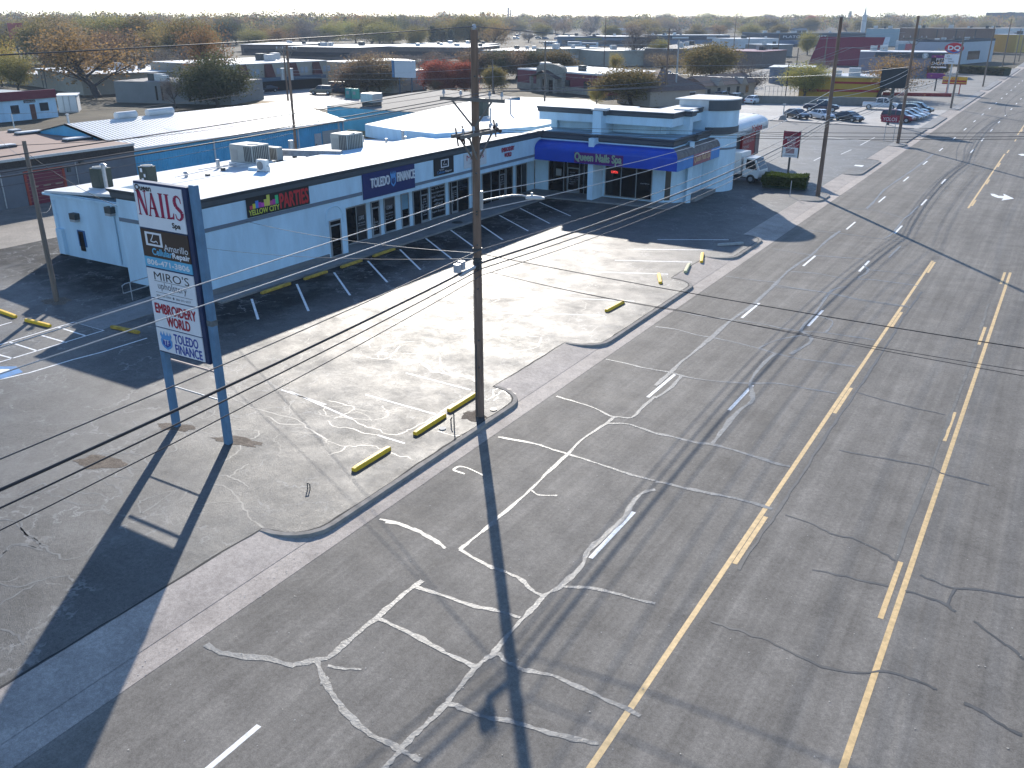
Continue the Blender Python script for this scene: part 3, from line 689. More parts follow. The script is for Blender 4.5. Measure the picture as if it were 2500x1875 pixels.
# cornice gutter, downpipe, plumbing relief on the end wall
e = MB(); e.box(-56.0, -47.7, YE - .14, YE - .02, 3.86, 4.0); e.tube([(-49.0, YE - .08, 3.9), (-49.0, YE - .08, .15)], .07); e.box(-55.75, -55.6, YE - .1, 64, 3.88, 4.02)
e.build('gutter', M_WALLW, mall)
e = MB(); q = PY(*cA2(650, 555), YE); q2 = PY(*cA2(740, 705), YE); e.box(q.x, q2.x, YE - .03, YE, q2.z, q.z); b_ = e.build('door', pbr('blue_panel_paint', (0.02, 0.11, 0.26), .5, .1, 3), mall)
e = MB(); e.box(q.x + .12, q.x + .6, YE - .045, YE - .03, q.z - 1.35, q.z - .08); e.build('window', M_GLASS, b_)
e = MB(); e.box(-55.1, -54.5, YE - .25, YE, .1, 1.75); e.tube([(-54.9, YE - .1, 1.7), (-55.0, YE - .1, 3.6)], .03); e.build('meter_box', M_WALLW, mall)
for (u, v) in ((650, 450), (948, 398)):
    q = PY(*cA2(u, v), YE); e = MB(); e.box(q.x - .3, q.x + .3, YE - .35, YE, q.z - .1, q.z + .28, M_DKMET); e.box(q.x - .26, q.x + .26, YE - .36, YE - .02, q.z - .25, q.z - .1, M_GREYSTOP)
    e.build('wall_light', None, mall)
e = MB(); q = PY(*cA2(1095, 570), YE); text(e, 'b', (q.x, YE, q.z - .3), (1, 0, 0), (0, 0, 1), .28, .42, M_DKTXT); e.build('lettering', None, mall)
# storefront: windows and doors between piers (Y0, Y1, z bottom, kind)
bays = [(44.42, 46.48, .2, 'w2'), (47.06, 47.95, .1, 'd'), (48.47, 49.66, .25, 'w'), (50.42, 51.28, .25, 'w'), (51.82, 53.7, .1, 'wd'), (54.01, 55.85, .25, 'w'), (56.41, 59.1, .1, 'dw'), (61.1, 65.9, .1, 'wdw'), (66.5, 68.27, .1, 'w2')]
bay = {}
for i, (a, b, zb, kd) in enumerate(bays):
    f = MB(); x = XS
    f.box(x, x + .06, a, b, 2.58, 2.68); f.box(x, x + .06, a, b, zb - .08, zb + .02); f.box(x, x + .06, a - .03, a + .05, zb, 2.6); f.box(x, x + .06, b - .05, b + .03, zb, 2.6)
    n = {'w': [], 'd': [], 'w2': [.5], 'wd': [.5], 'dw': [.12, .42], 'wdw': [.28, .55, .74, .78]}[kd]
    for t_ in n: f.box(x, x + .06, a + (b - a) * t_ - .035, a + (b - a) * t_ + .035, zb, 2.6)
    isd = 'd' in kd
    fr = f.build('door_frame' if isd else 'window', M_ALU, mall)
    gl = MB(); gl.box(x - .02, x + .012, a, b, zb, 2.6); gl.build('glass', M_GLASS, fr)
    if isd:
        c0, c1 = {'d': (a + .05, b - .05), 'wd': (a + (b - a) * .5, b - .05), 'dw': (a + (b - a) * .12, a + (b - a) * .42), 'wdw': (a + (b - a) * .55, a + (b - a) * .74)}[kd]
        d = MB(); d.box(x + .012, x + .05, c0, c0 + .08, zb, 2.2); d.box(x + .012, x + .05, c1 - .08, c1, zb, 2.2); d.box(x + .013, x + .049, c0, c1, 2.12, 2.22); d.box(x + .013, x + .049, c0, c1, zb, zb + .2)
        d.build('door', M_ALU, fr)
        d = MB(); d.bar((x + .07, c0 + .16, .9), (x + .07, c0 + .16, 1.5), .03, .03); d.build('handle', M_GALV, fr)
    bay[i] = fr
# plain door in the blank bay, with its raised arch
f = MB(); f.box(XF - .02, XF + .03, 41.35, 42.45, .1, 2.5); dr = f.build('door', M_ALU, mall)
f = MB(); f.box(XF + .03, XF + .04, 41.5, 42.3, .2, 2.1); f.box(XF + .03, XF + .04, 41.45, 42.38, 2.2, 2.42); f.build('glass', M_GLASS, dr)
f = MB(); f.tube([(XF + .02, 41.9 + .78 * math.cos(a), 2.62 + .75 * math.sin(a)) for a in [i / 14 * math.pi for i in range(15)]], .04, n=6); f.tube([(XF + .02, 42.68, 2.62), (XF + .02, 42.68, 2.2)], .04, n=6); f.tube([(XF + .02, 41.12, 2.62), (XF + .02, 41.12, 2.2)], .04, n=6)
f.build('arch_moulding', M_WALLW, mall)
# lettering on the glass
def glass_text(bi, lines, y0, y1, ztop, h, gap, m=M_WHITE):
    mb = MB(); z = ztop
    for s in lines:
        wd = (y1 - y0) * min(1, .28 + .07 * len(s)); yc = (y0 + y1) / 2
        text(mb, s, (XS + .03, yc - wd / 2, z - h), (0, 1, 0), (0, 0, 1), wd, h, m); z -= h + gap
    mb.build('lettering', None, bay[bi])
M_VINYL = pbr('vinyl_white', (0.5, 0.5, 0.52), .5, 0)
pv = MB(); pv.box(XS + .013, XS + .02, 45.5, 46.42, .25, 1.95, M_BLACK); pv.box(XS + .013, XS + .02, 45.5, 46.42, 1.95, 2.56, pbr('film_grey', (.05, .045, .045), .4, 0)); pv.build('window_poster', None, bay[0])
glass_text(0, ['LOANS'], 45.55, 46.4, 1.9, .3, .1, M_VINYL); glass_text(0, ['tax returns', 'personal loans'], 45.6, 46.35, 1.45, .09, .08, M_VINYL); glass_text(0, ['apply today'], 45.6, 46.35, 1.0, .09, .08, M_VINYL)
glass_text(1, ['HOURS', 'MON - FRI', '9 AM - 6 PM', 'SAT 10 - 4'], 47.15, 47.85, 1.2, .09, .08, M_VINYL)
pv = MB(); pv.box(XS + .013, XS + .02, 48.52, 49.6, 1.95, 2.56, pbr('film_grey', (.05, .045, .045), .4, 0)); pv.build('window_poster', None, bay[2])
glass_text(2, ['LOANS'], 48.55, 49.55, 2.1, .28, .1, M_VINYL); glass_text(2, ['tax returns', 'personal loans', 'apply today'], 48.6, 49.4, 1.6, .09, .12, M_VINYL)
pv = MB(); pv.box(XS + .013, XS + .02, 50.47, 51.22, 1.5, 2.56); pv.build('window_blind', pbr('blind_blue', (.16, .28, .36), .5, .1, 2), bay[3])
glass_text(4, ['OPEN', 'HOURS', 'MON - FRI', '9 AM - 6 PM', 'SAT 10 - 4', 'Repair', 'LOANS'], 52.85, 53.55, 1.9, .1, .09, M_VINYL)
glass_text(5, ['Buy, Sell, Trade', 'Smartphones', 'and Tablets', '-iPhone', '-iPad', '-Android', 'Repair Experts'], 54.05, 55.8, 2.5, .17, .12, M_VINYL)
glass_text(6, ['HOURS', 'MON - FRI', '9 AM - 6 PM', 'SAT 10 - 4'], 56.8, 57.45, 1.9, .07, .08, M_VINYL)
glass_text(6, ['Smartphones', 'and Tablets', 'Repair'], 57.7, 58.9, 2.2, .07, .1, pbr('vinyl_faded', (.12, .14, .2), .5, 0))
glass_text(7, ['OPEN', 'HOURS', 'MON - FRI', '9 AM - 6 PM'], 63.85, 64.5, 2.0, .1, .1, M_VINYL)
d = MB(); q = PX(*cE(1090, 660), XF)
text(d, '3403', (XS + .05, 47.2, 2.72), (0, 1, 0), (0, 0, 1), .6, .16, M_VINYL); d.build('lettering', None, mall)

# sidewalk under the shop fronts (a real step)
s = MB(); s.prism([(XS - .1, 43.0), (XF, 43.0), (XF, YF0), (-37.55, YF0 - .2), (-37.35, 66.9), (-26.5, 67.75), (-26.5, 70.0), (XS - .1, 70.2)], -.05, .13)
s.box(-26.9, -25.95, 72.0, 77.2, -.05, .3)
struct('sidewalk', s, M_WALK)
s = MB(); s.add([(-41.7, 24.9, .006), (-39.3, 24.85, .006), (-39.2, 33.15, .16), (-42.0, 33.15, .16), (-39.2, 33.15, 0), (-42.0, 33.15, 0)], [(0, 1, 2, 3), (1, 4, 2), (0, 3, 5)]); struct('ramp', s, M_WALK)

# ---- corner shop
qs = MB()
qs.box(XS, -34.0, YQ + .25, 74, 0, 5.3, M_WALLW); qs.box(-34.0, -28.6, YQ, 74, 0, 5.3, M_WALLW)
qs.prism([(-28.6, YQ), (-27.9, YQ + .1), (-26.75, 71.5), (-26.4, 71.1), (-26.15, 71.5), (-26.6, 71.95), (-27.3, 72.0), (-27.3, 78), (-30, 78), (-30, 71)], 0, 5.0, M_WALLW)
qs.box(-33.95, -33.45, 67.6, YQ, 0, 5.2, M_WALLW)
tw = [(-27.5 + 2.3 * math.cos(a), 79.2 + 2.3 * math.sin(a)) for a in [R(-80 + i * 10) for i in range(18)]]
qs.prism([(-29.5, 77.0), (-27.2, 76.93)] + tw + [(-29.5, 81.5)], 0, 7.2, M_WALLW)
qs.build('corner_shop_wall', None, mall)
# lower flat roof slab and cove cornice
qs = MB(); qs.prism([(-40.0, 68.55), (-26.95, 68.55), (-26.95, 77.2), (-29, 77.2), (-29, 74), (-40, 74)], 4.86, 5.36, M_WALLW, pbr('blue_white_roof', (.34, .47, .54), .6, .12, .7))
qs.build('lower_roof', None, mall)
qs = MB()
band(qs, [(-39.25, 68.5), (-34.35, 68.5), (-34.35, 68.3), (-33.75, 68.3), (-33.75, 68.5), (-26.85, 68.5), (-26.85, 73.0), (-26.6, 73.0), (-26.6, 73.6), (-26.85, 73.6), (-26.85, 77.2)], 4.84, 5.42, .25, M_GREYTRIM, inn=.02)
twb = lambda r_: [(-27.5 + r_ * math.cos(a), 79.2 + r_ * math.sin(a)) for a in [R(-80 + i * 8) for i in range(22)]]
def ring(mb, r0, z0, z1, m):
    P = twb(r0); n = len(P)
    vs = [(p[0], p[1], z0) for p in P] + [(p[0], p[1], z1) for p in P]
    mb.add(vs, [(i, i + 1, n + i + 1, n + i) for i in range(n - 1)], m)
    Q = twb(r0 - .3)
    for z in (z0, z1): mb.add([(p[0], p[1], z) for p in P] + [(p[0], p[1], z) for p in Q], [(i, i + 1, n + i + 1, n + i) for i in range(n - 1)], m)
ring(qs, 2.37, 4.98, 5.6, M_GREYTRIM); qs.box(-27.3, -26.95, 76.9, 77.2, 5.0, 5.58, M_GREYTRIM)
ring(qs, 2.33, 3.68, 3.85, M_STRIPE)
ring(qs, 2.42, 6.98, 7.85, M_GREYTRIM); 
qs.build('cornice', None, mall)
qs = MB(); qs.prism([(-30.1, 76.6), (-27.1, 76.75)] + twb(2.45) + [(-29.9, 81.8)], 7.84, 7.93); qs.box(-29.8, -27.12, 76.85, 77.15, 7.0, 7.84)
qs.build('tower_cap', M_ROOFW, mall)
qs = MB(); qs.box(-39.3, -34.0, 68.44, 68.56, 4.73, 4.83); qs.box(-33.4, -26.8, 68.44, 68.56, 4.73, 4.83); qs.box(-26.9, -26.78, 68.56, 77.2, 4.73, 4.83); qs.box(-34.05, -33.4, 68.1, 68.5, 4.6, 4.84); qs.build('moulding', M_WALLW, mall)
# upper canopy ring on columns
up = MB()
up.box(-40.2, -27.7, 70.2, 72.9, 6.18, 6.92, M_WALLW); up.box(-29.9, -27.7, 72.9, 77.0, 6.18, 6.92, M_WALLW)
up.build('upper_fascia', None, mall)
up = MB(); band(up, [(-40.25, 73.0), (-40.25, 70.15), (-34.7, 70.15), (-34.7, 69.7), (-33.5, 69.7), (-33.5, 70.15), (-27.65, 70.15), (-27.65, 72.6), (-27.0, 72.6), (-27.0, 73.6), (-27.65, 73.6), (-27.65, 77.0)], 6.85, 7.28, .14, M_GREYTRIM, inn=.02); up.build('upper_band', None, mall)
up = MB(); up.box(-40.35, -27.55, 70.05, 73.0, 7.22, 7.32, M_ROOFW); up.box(-30.0, -27.55, 73.0, 77.1, 7.22, 7.32, M_ROOFW); up.box(-34.75, -33.35, 69.5, 70.05, 7.24, 7.33, M_ROOFW); up.box(-34.6, -33.5, 69.7, 70.6, 7.33, 7.42, M_ROOFW); up.box(-27.55, -26.85, 72.5, 73.7, 7.24, 7.33, M_ROOFW); up.box(-28.6, -27.3, 72.6, 73.6, 7.33, 7.42, M_ROOFW); up.build('upper_roof', None, mall)
up = MB(); up.box(-39.3, -29.4, 71.75, 72.3, 5.3, 6.2, M_WALLW); up.box(-29.4, -28.9, 71.95, 77, 5.3, 6.2, M_WALLW); up.box(-34.5, -33.7, 69.3, 71.8, 5.3, 7.2, M_WALLW); up.box(-29.3, -27.15, 72.75, 73.45, 5.3, 7.2, M_WALLW); up.box(-39.6, -39.0, 71.3, 72.2, 5.3, 6.2, M_WALLW)
up.build('column', None, mall)
# awning: quarter barrel with an apron
def barrel(mb, path, nrm, m, z0=3.15, zt=4.74, out=1.15):
    P = [Vector(p) for p in path]; prof = []
    for i in range(9):
        a = i / 8 * math.pi / 2; prof.append((out * math.sin(a), zt - (zt - 4.05) * (1 - math.cos(a))))
    prof.append((out, z0)); k = len(prof)
    vs = []
    for p, n in zip(P, nrm):
        for o, z in prof: vs.append((p.x + n[0] * o, p.y + n[1] * o, z))
    for i in range(len(P) - 1):
        for j in range(k - 1):
            mb.add([vs[a] for a in (i * k + j, i * k + j + 1, (i + 1) * k + j + 1, (i + 1) * k + j)], [(0, 1, 2, 3)], m if not isinstance(m, dict) else m[j])
    return vs, k
M_AWN = pbr('royal_blue_vinyl', (0.004, 0.055, 0.42), .38, .12, .8, spec=.5)
M_AWN2 = pbr('faded_blue_vinyl', (0.04, 0.22, 0.55), .45, .12, .8)
M_TORN = pbr('peeled_vinyl', (0.17, 0.15, 0.14), .8, .35, 2.5)
aw = MB(); vs, k = barrel(aw, [(-38.95, 68.45), (-26.8, 68.45)], [(0, -1), (.75, -1)], M_AWN)
aw.add(vs[:k] + [(-38.95, 68.45, 3.15)], [tuple(range(k + 1))], M_AWN)
awn = aw.build('awning', None, mall)
aw = MB(); vs, k = barrel(aw, [(-26.8, 68.45), (-26.8, 77.3)], [(.75, -1), (.75, 0)], {**{j: M_TORN for j in range(9)}, 8: M_AWN2}, z0=3.12)
aw.add(vs[-k:] + [(-26.8, 77.3, 3.12)], [tuple(range(k + 1))], M_AWN2); aw.build('awning', None, mall)
aw = MB(); yA = 68.45 - 1.15; aw.box(-35.1, -30.6, yA - .006, yA + .01, 3.18, 4.05, pbr('awning_purple', (.10, .01, .14), .45, .1, 2))
M_QN = pbr('letter_sage', (0.5, 0.52, 0.4), .5, 0); M_QN2 = pbr('letter_green', (.2, .36, .2), .5, 0)
text(aw, 'Queen Nails Spa', (-35.05, yA - .02, 3.2), (1, 0, 0), (0, 0, 1), 4.3, .82, M_QN, bold=.028); text(aw, 'Queen Nails Spa', (-35.05, yA - .035, 3.2), (1, 0, 0), (0, 0, 1), 4.3, .82, M_QN2)
aw.build('lettering', None, awn)
aw = MB(); xA = -25.925; yy0 = 71.0
aw.box(xA - .01, xA + .012, 70.9, 75.0, 3.15, 4.04, pbr('awning_mauve', (.3, .1, .13), .5, .1, 2))
text(aw, 'Queen Nails Spa', (xA + .02, 71.05, 3.25), (0, 1, 0), (0, 0, 1), 3.8, .68, pbr('letter_tan', (.6, .42, .25), .5, 0), bold=.02); aw.build('lettering', None, awn)
aw = MB(); pts = [(-26.1, 68.4 + .55 * math.sin(a), 3.95 + .45 * math.cos(a)) for a in [i / 8 * math.pi for i in range(9)]]; aw.tube(pts, .03, n=6); aw.build('awning_hoop', M_PORC, awn)
# windows and door of the corner shop
def front_window(x0, x1, y, z0, z1, muls, name='window', doorx=None):
    f = MB(); f.box(x0 - .06, x1 + .06, y - .05, y, z1, z1 + .08); f.box(x0 - .06, x1 + .06, y - .08, y, z0 - .08, z0)
    for t_ in [x0 - .03, x1 + .03] + muls: f.box(t_ - .035, t_ + .035, y - .05, y, z0, z1)
    fr = f.build(name, M_ALU, mall); gl = MB(); gl.box(x0, x1, y - .012, y + .02, z0, z1); gl.build('glass', M_GLASS, fr)
    if doorx:
        d = MB(); a, b = doorx
        d.box(a, a + .09, y - .04, y - .012, z0, 2.25); d.box(b - .09, b, y - .04, y - .012, z0, 2.25); d.box(a, b, y - .041, y - .011, 2.2, 2.32); d.box(a, b, y - .041, y - .011, z0, z0 + .22); d.build('door', M_ALU, fr)
        d = MB(); d.bar((a + .14, y - .07, .95), (a + .14, y - .07, 1.5), .03, .03); d.build('handle', M_GALV, fr)
    return fr
yl = YQ + .25
f1 = front_window(-38.9, -34.55, yl, .15, 2.75, [-37.4, -37.05, -35.85, -35.4], 'door_frame', (-37.05, -35.85))
d = MB(); z = 1.95
for s_ in ('HOURS', 'MON - FRI', '9 AM - 6 PM', 'SAT 10 - 4', 'HIRING', 'NOW'):
    text(d, s_, (-36.8, yl - .045, z - .1), (1, 0, 0), (0, 0, 1), .28 + .05 * len(s_), .1, M_VINYL); z -= .2
d.box(-38.2, -37.65, yl - .03, yl - .014, 1.5, 2.1, pbr('paper', (.3, .3, .29), .7, 0)); d.build('lettering', None, f1)
f2 = front_window(-33.2, -28.95, YQ, .3, 2.75, [-31.75, -30.35])
d = MB(); text(d, 'OPEN', (-32.7, YQ - .03, 2.2), (1, 0, 0), (0, 0, 1), .62, .2, emit('neon_red', (.9, .06, .05), 1.2)); text(d, 'Queen Nails Spa', (-29.95, YQ - .03, 1.5), (1, 0, 0), (0, 0, 1), .8, .12, M_VINYL); d.build('neon_sign', None, f2)
f = MB(); f.fr = frame((-27.9, YQ + .1, 0), math.atan2(1.4, 1.15)); f.box(.12, .62, -.03, .02, .3, 2.75); f.build('window', pbr('side_window_bronze', (.07, .06, .05), .3, .1, 2), mall)
f = MB(); f.box(-27.3, -27.24, 72.5, 73.7, .3, 2.9); dd = f.build('door', M_ALU, mall); f = MB(); f.box(-27.24, -27.23, 72.6, 73.6, .4, 2.5); f.build('glass', M_GLASSB, dd)

# ---------------------------------------------------------------- wall signs on the strip
def wsign(name, label, y0, y1, z0, z1, m, thick=.08):
    t_ = thing(name, label, 'sign', (XF, y0, z0))
    b = MB(); b.box(XF + .036, XF + thick, y0, y1, z0, z1); b.build('panel', m, t_); return t_
def wtext(t_, items, x=XF + .085):
    b = MB()
    for it in items:
        s_, y, z, w_, h_, m = it[:6]; kw = it[6] if len(it) > 6 else {}
        text(b, s_, (x, y, z), (0, 1, 0), (0, 0, 1), w_, h_, m, **kw)
    b.build('lettering', None, t_)
p = wsign('shop_sign', 'black shop sign reading YELLOW CITY PARTIES with a coloured skyline', 34.75, 39.76, 3.88, 5.0, M_BLACK)
wtext(p, [('YELLOW CITY', 34.85, 3.98, 2.35, .3, M_LIME, dict(bold=.012)), ('PARTIES', 37.3, 4.0, 2.35, .86, pbr('parties_red', (.5, .025, .03), .5, 0), dict(bold=.03))])
b = MB(); rr = random.Random(3)
for i, (c, h0) in enumerate([((.5, .05, .1), .2), ((.6, .55, .05), .28), ((.05, .2, .6), .42), ((.4, .05, .35), .3), ((.55, .08, .4), .24), ((.6, .55, .1), .4), ((.65, .6, .1), .62), ((.5, .08, .2), .25), ((.4, .05, .3), .3), ((.05, .5, .2), .5)]):
    y = 34.95 + i * .22; b.box(XF + .081, XF + .085 + .0015 * i, y, y + .24, 4.33, 4.33 + h0, pbr('skyline_%d' % i, c, .5, 0))
b.build('skyline_graphic', None, p)
p = wsign('shop_sign', 'large navy shop sign with raised white letters TOLEDO FINANCE and a blue crest', 44.75, 50.35, 3.28, 4.96, M_NAVY, .07)
b = MB(); text(b, 'TOLEDO', (XF + .09, 45.5, 3.95), (0, 1, 0), (0, 0, 1), 1.95, .62, M_WHITE, depth=.1, off=.07, bold=.012); text(b, 'FINANCE', (XF + .09, 48.3, 3.98), (0, 1, 0), (0, 0, 1), 1.95, .62, M_WHITE, depth=.1, off=.07, bold=.012); b.build('lettering', None, p)
def crest(mb, O, U, V, w_, h_, mback, mfront, mtxt):
    O = Vector(O); U = Vector(U); V = Vector(V); N = U.cross(V)
    def P(l, k): return [O + U * (a * w_) + V * (b * h_) + N * k for a, b in l]
    sh = [(.1, .62), (.0, .5), (.05, .25), (.2, .12), (.5, 0), (.8, .12), (.95, .25), (1, .5), (.9, .62)]
    mb.add(P(sh, .012), [tuple(range(9))[::-1]], mback)
    mb.add(P([(.12, .6), (.0, .78), (.08, .9), (.12, .98), (.2, .78), (.3, .82), (.35, 1.0), (.45, .78), (.55, .78), (.65, 1.0), (.7, .82), (.8, .78), (.88, .98), (.92, .9), (1.0, .78), (.88, .6)], .010), [tuple(range(16))[::-1]], mback)
    mb.add(P([(.2, .55), (.15, .3), (.5, .12), (.85, .3), (.8, .55)], .016), [tuple(range(5))[::-1]], mfront)
    text(mb, 'TF', O + U * (.27 * w_) + V * (.26 * h_), U, V, .46 * w_, .28 * h_, mtxt, off=.02)
b = MB(); crest(b, (XF + .12, 47.55, 3.72), (0, 1, 0), (0, 0, 1), .62, 1.1, M_LTBL, M_NAVY, M_LTBL); b.build('crest', None, p)
p = wsign('shop_sign', 'black square shop sign with a white tablet outline for the Cellular Repair shop', 52.67, 55.14, 3.71, 4.93, M_BLACK)
def tablet(mb, O, U, V, w_, h_, m, lw=.05):
    O = Vector(O); U = Vector(U); V = Vector(V); N = U.cross(V); k = N * .008
    def bx(a0, a1, b0, b1): mb.quad(O + U * a0 + V * b0 + k, O + U * a1 + V * b0 + k, O + U * a1 + V * b1 + k, O + U * a0 + V * b1 + k, m)
    bx(0, w_, 0, lw); bx(0, w_, h_ - lw, h_); bx(0, lw * 1.6, lw, h_ - lw); bx(w_ - lw * 1.6, w_, lw, h_ - lw)
    c = [(.5 * w_, .85 * h_), (.42 * w_, .6 * h_), (.3 * w_, .35 * h_), (.5 * w_, .3 * h_), (.65 * w_, .4 * h_), (.72 * w_, .25 * h_)]
    for (a, b), (a2, b2) in zip(c, c[1:]):
        p_ = O + U * a + V * b + N * .011; q_ = O + U * a2 + V * b2 + N * .011; d_ = (q_ - p_).normalized().cross(N) * lw * .28
        mb.quad(p_ + d_, q_ + d_, q_ - d_, p_ - d_, m)
b = MB(); tablet(b, (XF + .085, 53.5, 4.22), (0, 1, 0), (0, 0, 1), 1.0, .58, M_WHITE, .07)
text(b, 'Cellular', (XF + .085, 53.0, 3.82), (0, 1, 0), (0, 0, 1), 1.0, .2, M_LTBL); text(b, 'Repair', (XF + .085, 54.05, 3.8), (0, 1, 0), (0, 0, 1), .85, .2, M_WHITE); text(b, 'Amarillo', (XF + .085, 53.3, 4.05), (0, 1, 0), (0, 0, 1), .6, .1, M_WHITE); b.build('lettering', None, p)
p = wsign('shop_sign', 'thin white shop sign partly behind the tall wooden pole', 56.55, 59.7, 3.75, 4.85, pbr('sign_pale', (.6, .61, .62), .6, .03, 2), .05)
b = MB(); text(b, "Miro's", (XF + .055, 56.9, 4.3), (0, 1, 0), (0, 0, 1), 2.4, .42, M_RED); text(b, 'upholstery', (XF + .055, 57.2, 4.0), (0, 1, 0), (0, 0, 1), 1.7, .18, M_ALU); b.build('lettering', None, p)
p = thing('shop_sign', 'red letters EMBROIDERY WORLD fixed straight onto the white fascia', 'sign', (XF, 62, 4.2))
b = MB(); text(b, 'EMBROIDERY', (XF + .04, 62.0, 4.35), (0, 1, 0), (0, 0, 1), 1.95, .33, M_RED, bold=.02); text(b, 'WORLD', (XF + .04, 62.4, 3.9), (0, 1, 0), (0, 0, 1), 1.1, .33, M_RED, bold=.02); b.build('lettering', None, p)

# ---------------------------------------------------------------- the tall pole sign in the lot
ps = thing('pylon_sign', 'tall pole sign with five stacked tenant panels on two blue-grey steel posts', 'sign', (-25.5, 19.28, 0))
YS = 19.28
for x in (-26.88, -24.03):
    b = MB(); b.box(x - .12, x + .14, YS - .1, YS + .14, -.05, 9.38 if x > -26 else 9.0, M_POSTB)
    pst = b.build('post', None, ps, bevel=.03)
    b = MB(); b.box(x - .125, x + .145, YS - .105, YS + .145, 4.55, 4.75 if x > -26 else 4.6); 
    if x > -26: b.build('rust_stain', pbr('rust', (.13, .14, .14), .9, .4, 9), pst)
x0, x1 = -26.84, -24.41; YF = YS - .18
b = MB(); b.box(x0 - .03, x1 + .2, YF + .02, YS + .12, 3.1, 9.3); b.build('cabinet', pbr('cabinet_navy', (.015, .03, .085), .5, .15, 2), ps, bevel=.015)
b = MB(); b.box(x0 + .3, x1 + .3, YS - .03, YS + .03, 2.76, 2.82); b.build('crossbar', pbr('crossbar_pink', (.35, .27, .25), .6, .1, 3), ps)
b = MB(); b.box(-26.88, -24.15, YS - .02, YS + .02, 1.68, 1.72); b.build('crossbar', M_GALV, ps)
Z = [9.14, 7.27, 5.93, 5.72, 4.36, 4.33]
# panel heights taken from the left edge of the sign
zs = [HT((x0, YF), v) for v in (448, 532.5, 601, 607, 618.5, 621.5, 704, 707, 783, 786, 857)]
z_top, z_n1, z_a1, z_p0 = zs[0], zs[1], None, None
def panel(z0, z1, m, items=(), extra=None):
    b = MB(); b.box(x0, x1, YF - .012, YF + .02, z0, z1); pn = b.build('sign_panel', m, ps)
    b = MB(); W = x1 - x0; Hh = z1 - z0
    for s_, fx, fz, fw, fh, m_, kw in items: text(b, s_, (x0 + fx * W, YF - .012, z0 + fz * Hh), (1, 0, 0), (0, 0, 1), fw * W, fh * Hh, m_, **kw)
    if extra: extra(b, W, Hh, z0)
    if b.v: b.build('lettering', None, pn)
    return pn
zz_ = [9.22 - i * (9.22 - 3.17) for i in (0, .245, .255, .415, .425, .475, .485, .665, .672, .845, .852, 1)]
kB = dict(bold=.012)
def nails(b, W, Hh, z0):
    # heavy serif capitals, drawn as strokes with slab serifs
    m = M_MAG; yy = YF - .022
    def P(a, c): return Vector((x0 + a * W, yy, z0 + c * Hh))
    def poly(l): b.add([P(*q) for q in l], [tuple(range(len(l)))], m)
    t_, q_ = .30, .84
    def ser(x, y, hw=.05): poly([(x - hw, y), (x + hw, y), (x + hw, y + .022), (x - hw, y + .022)])
    # N
    poly([(.06, t_), (.085, t_), (.085, q_), (.06, q_)]); poly([(.05, q_), (.13, q_), (.235, t_), (.19, t_)]); poly([(.215, t_), (.235, t_), (.235, q_), (.215, q_)])
    ser(.072, t_ - .01, .035); ser(.06, q_ - .005, .035); ser(.225, q_ - .005, .035)
    # A
    poly([(.27, t_), (.295, t_), (.375, q_ - .02), (.355, q_)]); poly([(.345, q_ - .02), (.385, q_), (.47, t_), (.40, t_)]); poly([(.305, .46), (.43, .46), (.43, .5), (.305, .5)]); ser(.282, t_ - .01, .035); ser(.435, t_ - .01, .05)
    # I
    poly([(.525, t_), (.585, t_), (.585, q_), (.525, q_)]); ser(.555, t_ - .01, .05); ser(.555, q_ - .01, .05)
    # L
    poly([(.655, t_), (.71, t_), (.71, q_), (.655, q_)]); poly([(.71, t_), (.79, t_), (.80, t_ + .14), (.785, t_ + .14), (.76, t_ + .05), (.71, t_ + .035)]); ser(.682, t_ - .01, .05); ser(.682, q_ - .01, .05)
    # S
    c1 = [(.965, .68), (.955, .78), (.90, .845), (.85, .80), (.835, .70), (.86, .60), (.91, .545), (.965, .47), (.96, .37), (.90, .295), (.845, .33), (.83, .43)]
    wd = [.012, .02, .03, .045, .055, .06, .06, .055, .045, .03, .02, .012]
    for i in range(len(c1) - 1):
        (a, c), (a2, c2) = c1[i], c1[i + 1]; w1 = wd[i] * .62; w2 = wd[i + 1] * .62
        d_ = Vector((a2 - a, c2 - c)); d_ = Vector((-d_.y, d_.x)).normalized()
        poly([(a + d_.x * w1, c + d_.y * w1), (a2 + d_.x * w2, c2 + d_.y * w2), (a2 - d_.x * w2, c2 - d_.y * w2), (a - d_.x * w1, c - d_.y * w1)])
panel(zz_[1], zz_[0], M_WHITE, [('Queen', .035, .84, .34, .15, M_DKTXT, kB), ('Spa', .72, .06, .17, .15, M_DKTXT, kB)], nails)
def amar(b, W, Hh, z0): tablet(b, (x0 + .09 * W, YF - .012, z0 + .42 * Hh), (1, 0, 0), (0, 0, 1), .36 * W, .5 * Hh, M_WHITE, .07)
panel(zz_[3], zz_[2], M_BROWN, [('Amarillo', .47, .32, .5, .24, M_WHITE, {}), ('Cellular', .2, .1, .42, .24, M_SKYB, kB), ('Repair', .63, .04, .36, .25, M_WHITE, kB)], amar)
panel(zz_[5], zz_[3] - .003, M_SKYB, [('806-471-3806', .05, .25, .9, .5, M_WHITE, kB)])
def mir(b, W, Hh, z0):
    for f_ in (.6, .22): b.box(x0 + .14 * W, x0 + .92 * W, YF - .019, YF - .013, z0 + f_ * Hh, z0 + f_ * Hh + .012, M_DKTXT)
panel(zz_[7], zz_[6], M_WHITE, [("MIRO'S", .15, .64, .75, .28, M_DKTXT, {}), ('upholstery', .2, .28, .62, .3, pbr('letter_grey', (.08, .08, .09), .5, 0), {}), ('806-355-2004 ♦ 806-341-6337', .14, .06, .74, .1, pbr('letter_grey', (.08, .08, .09), .5, 0), {})], mir)
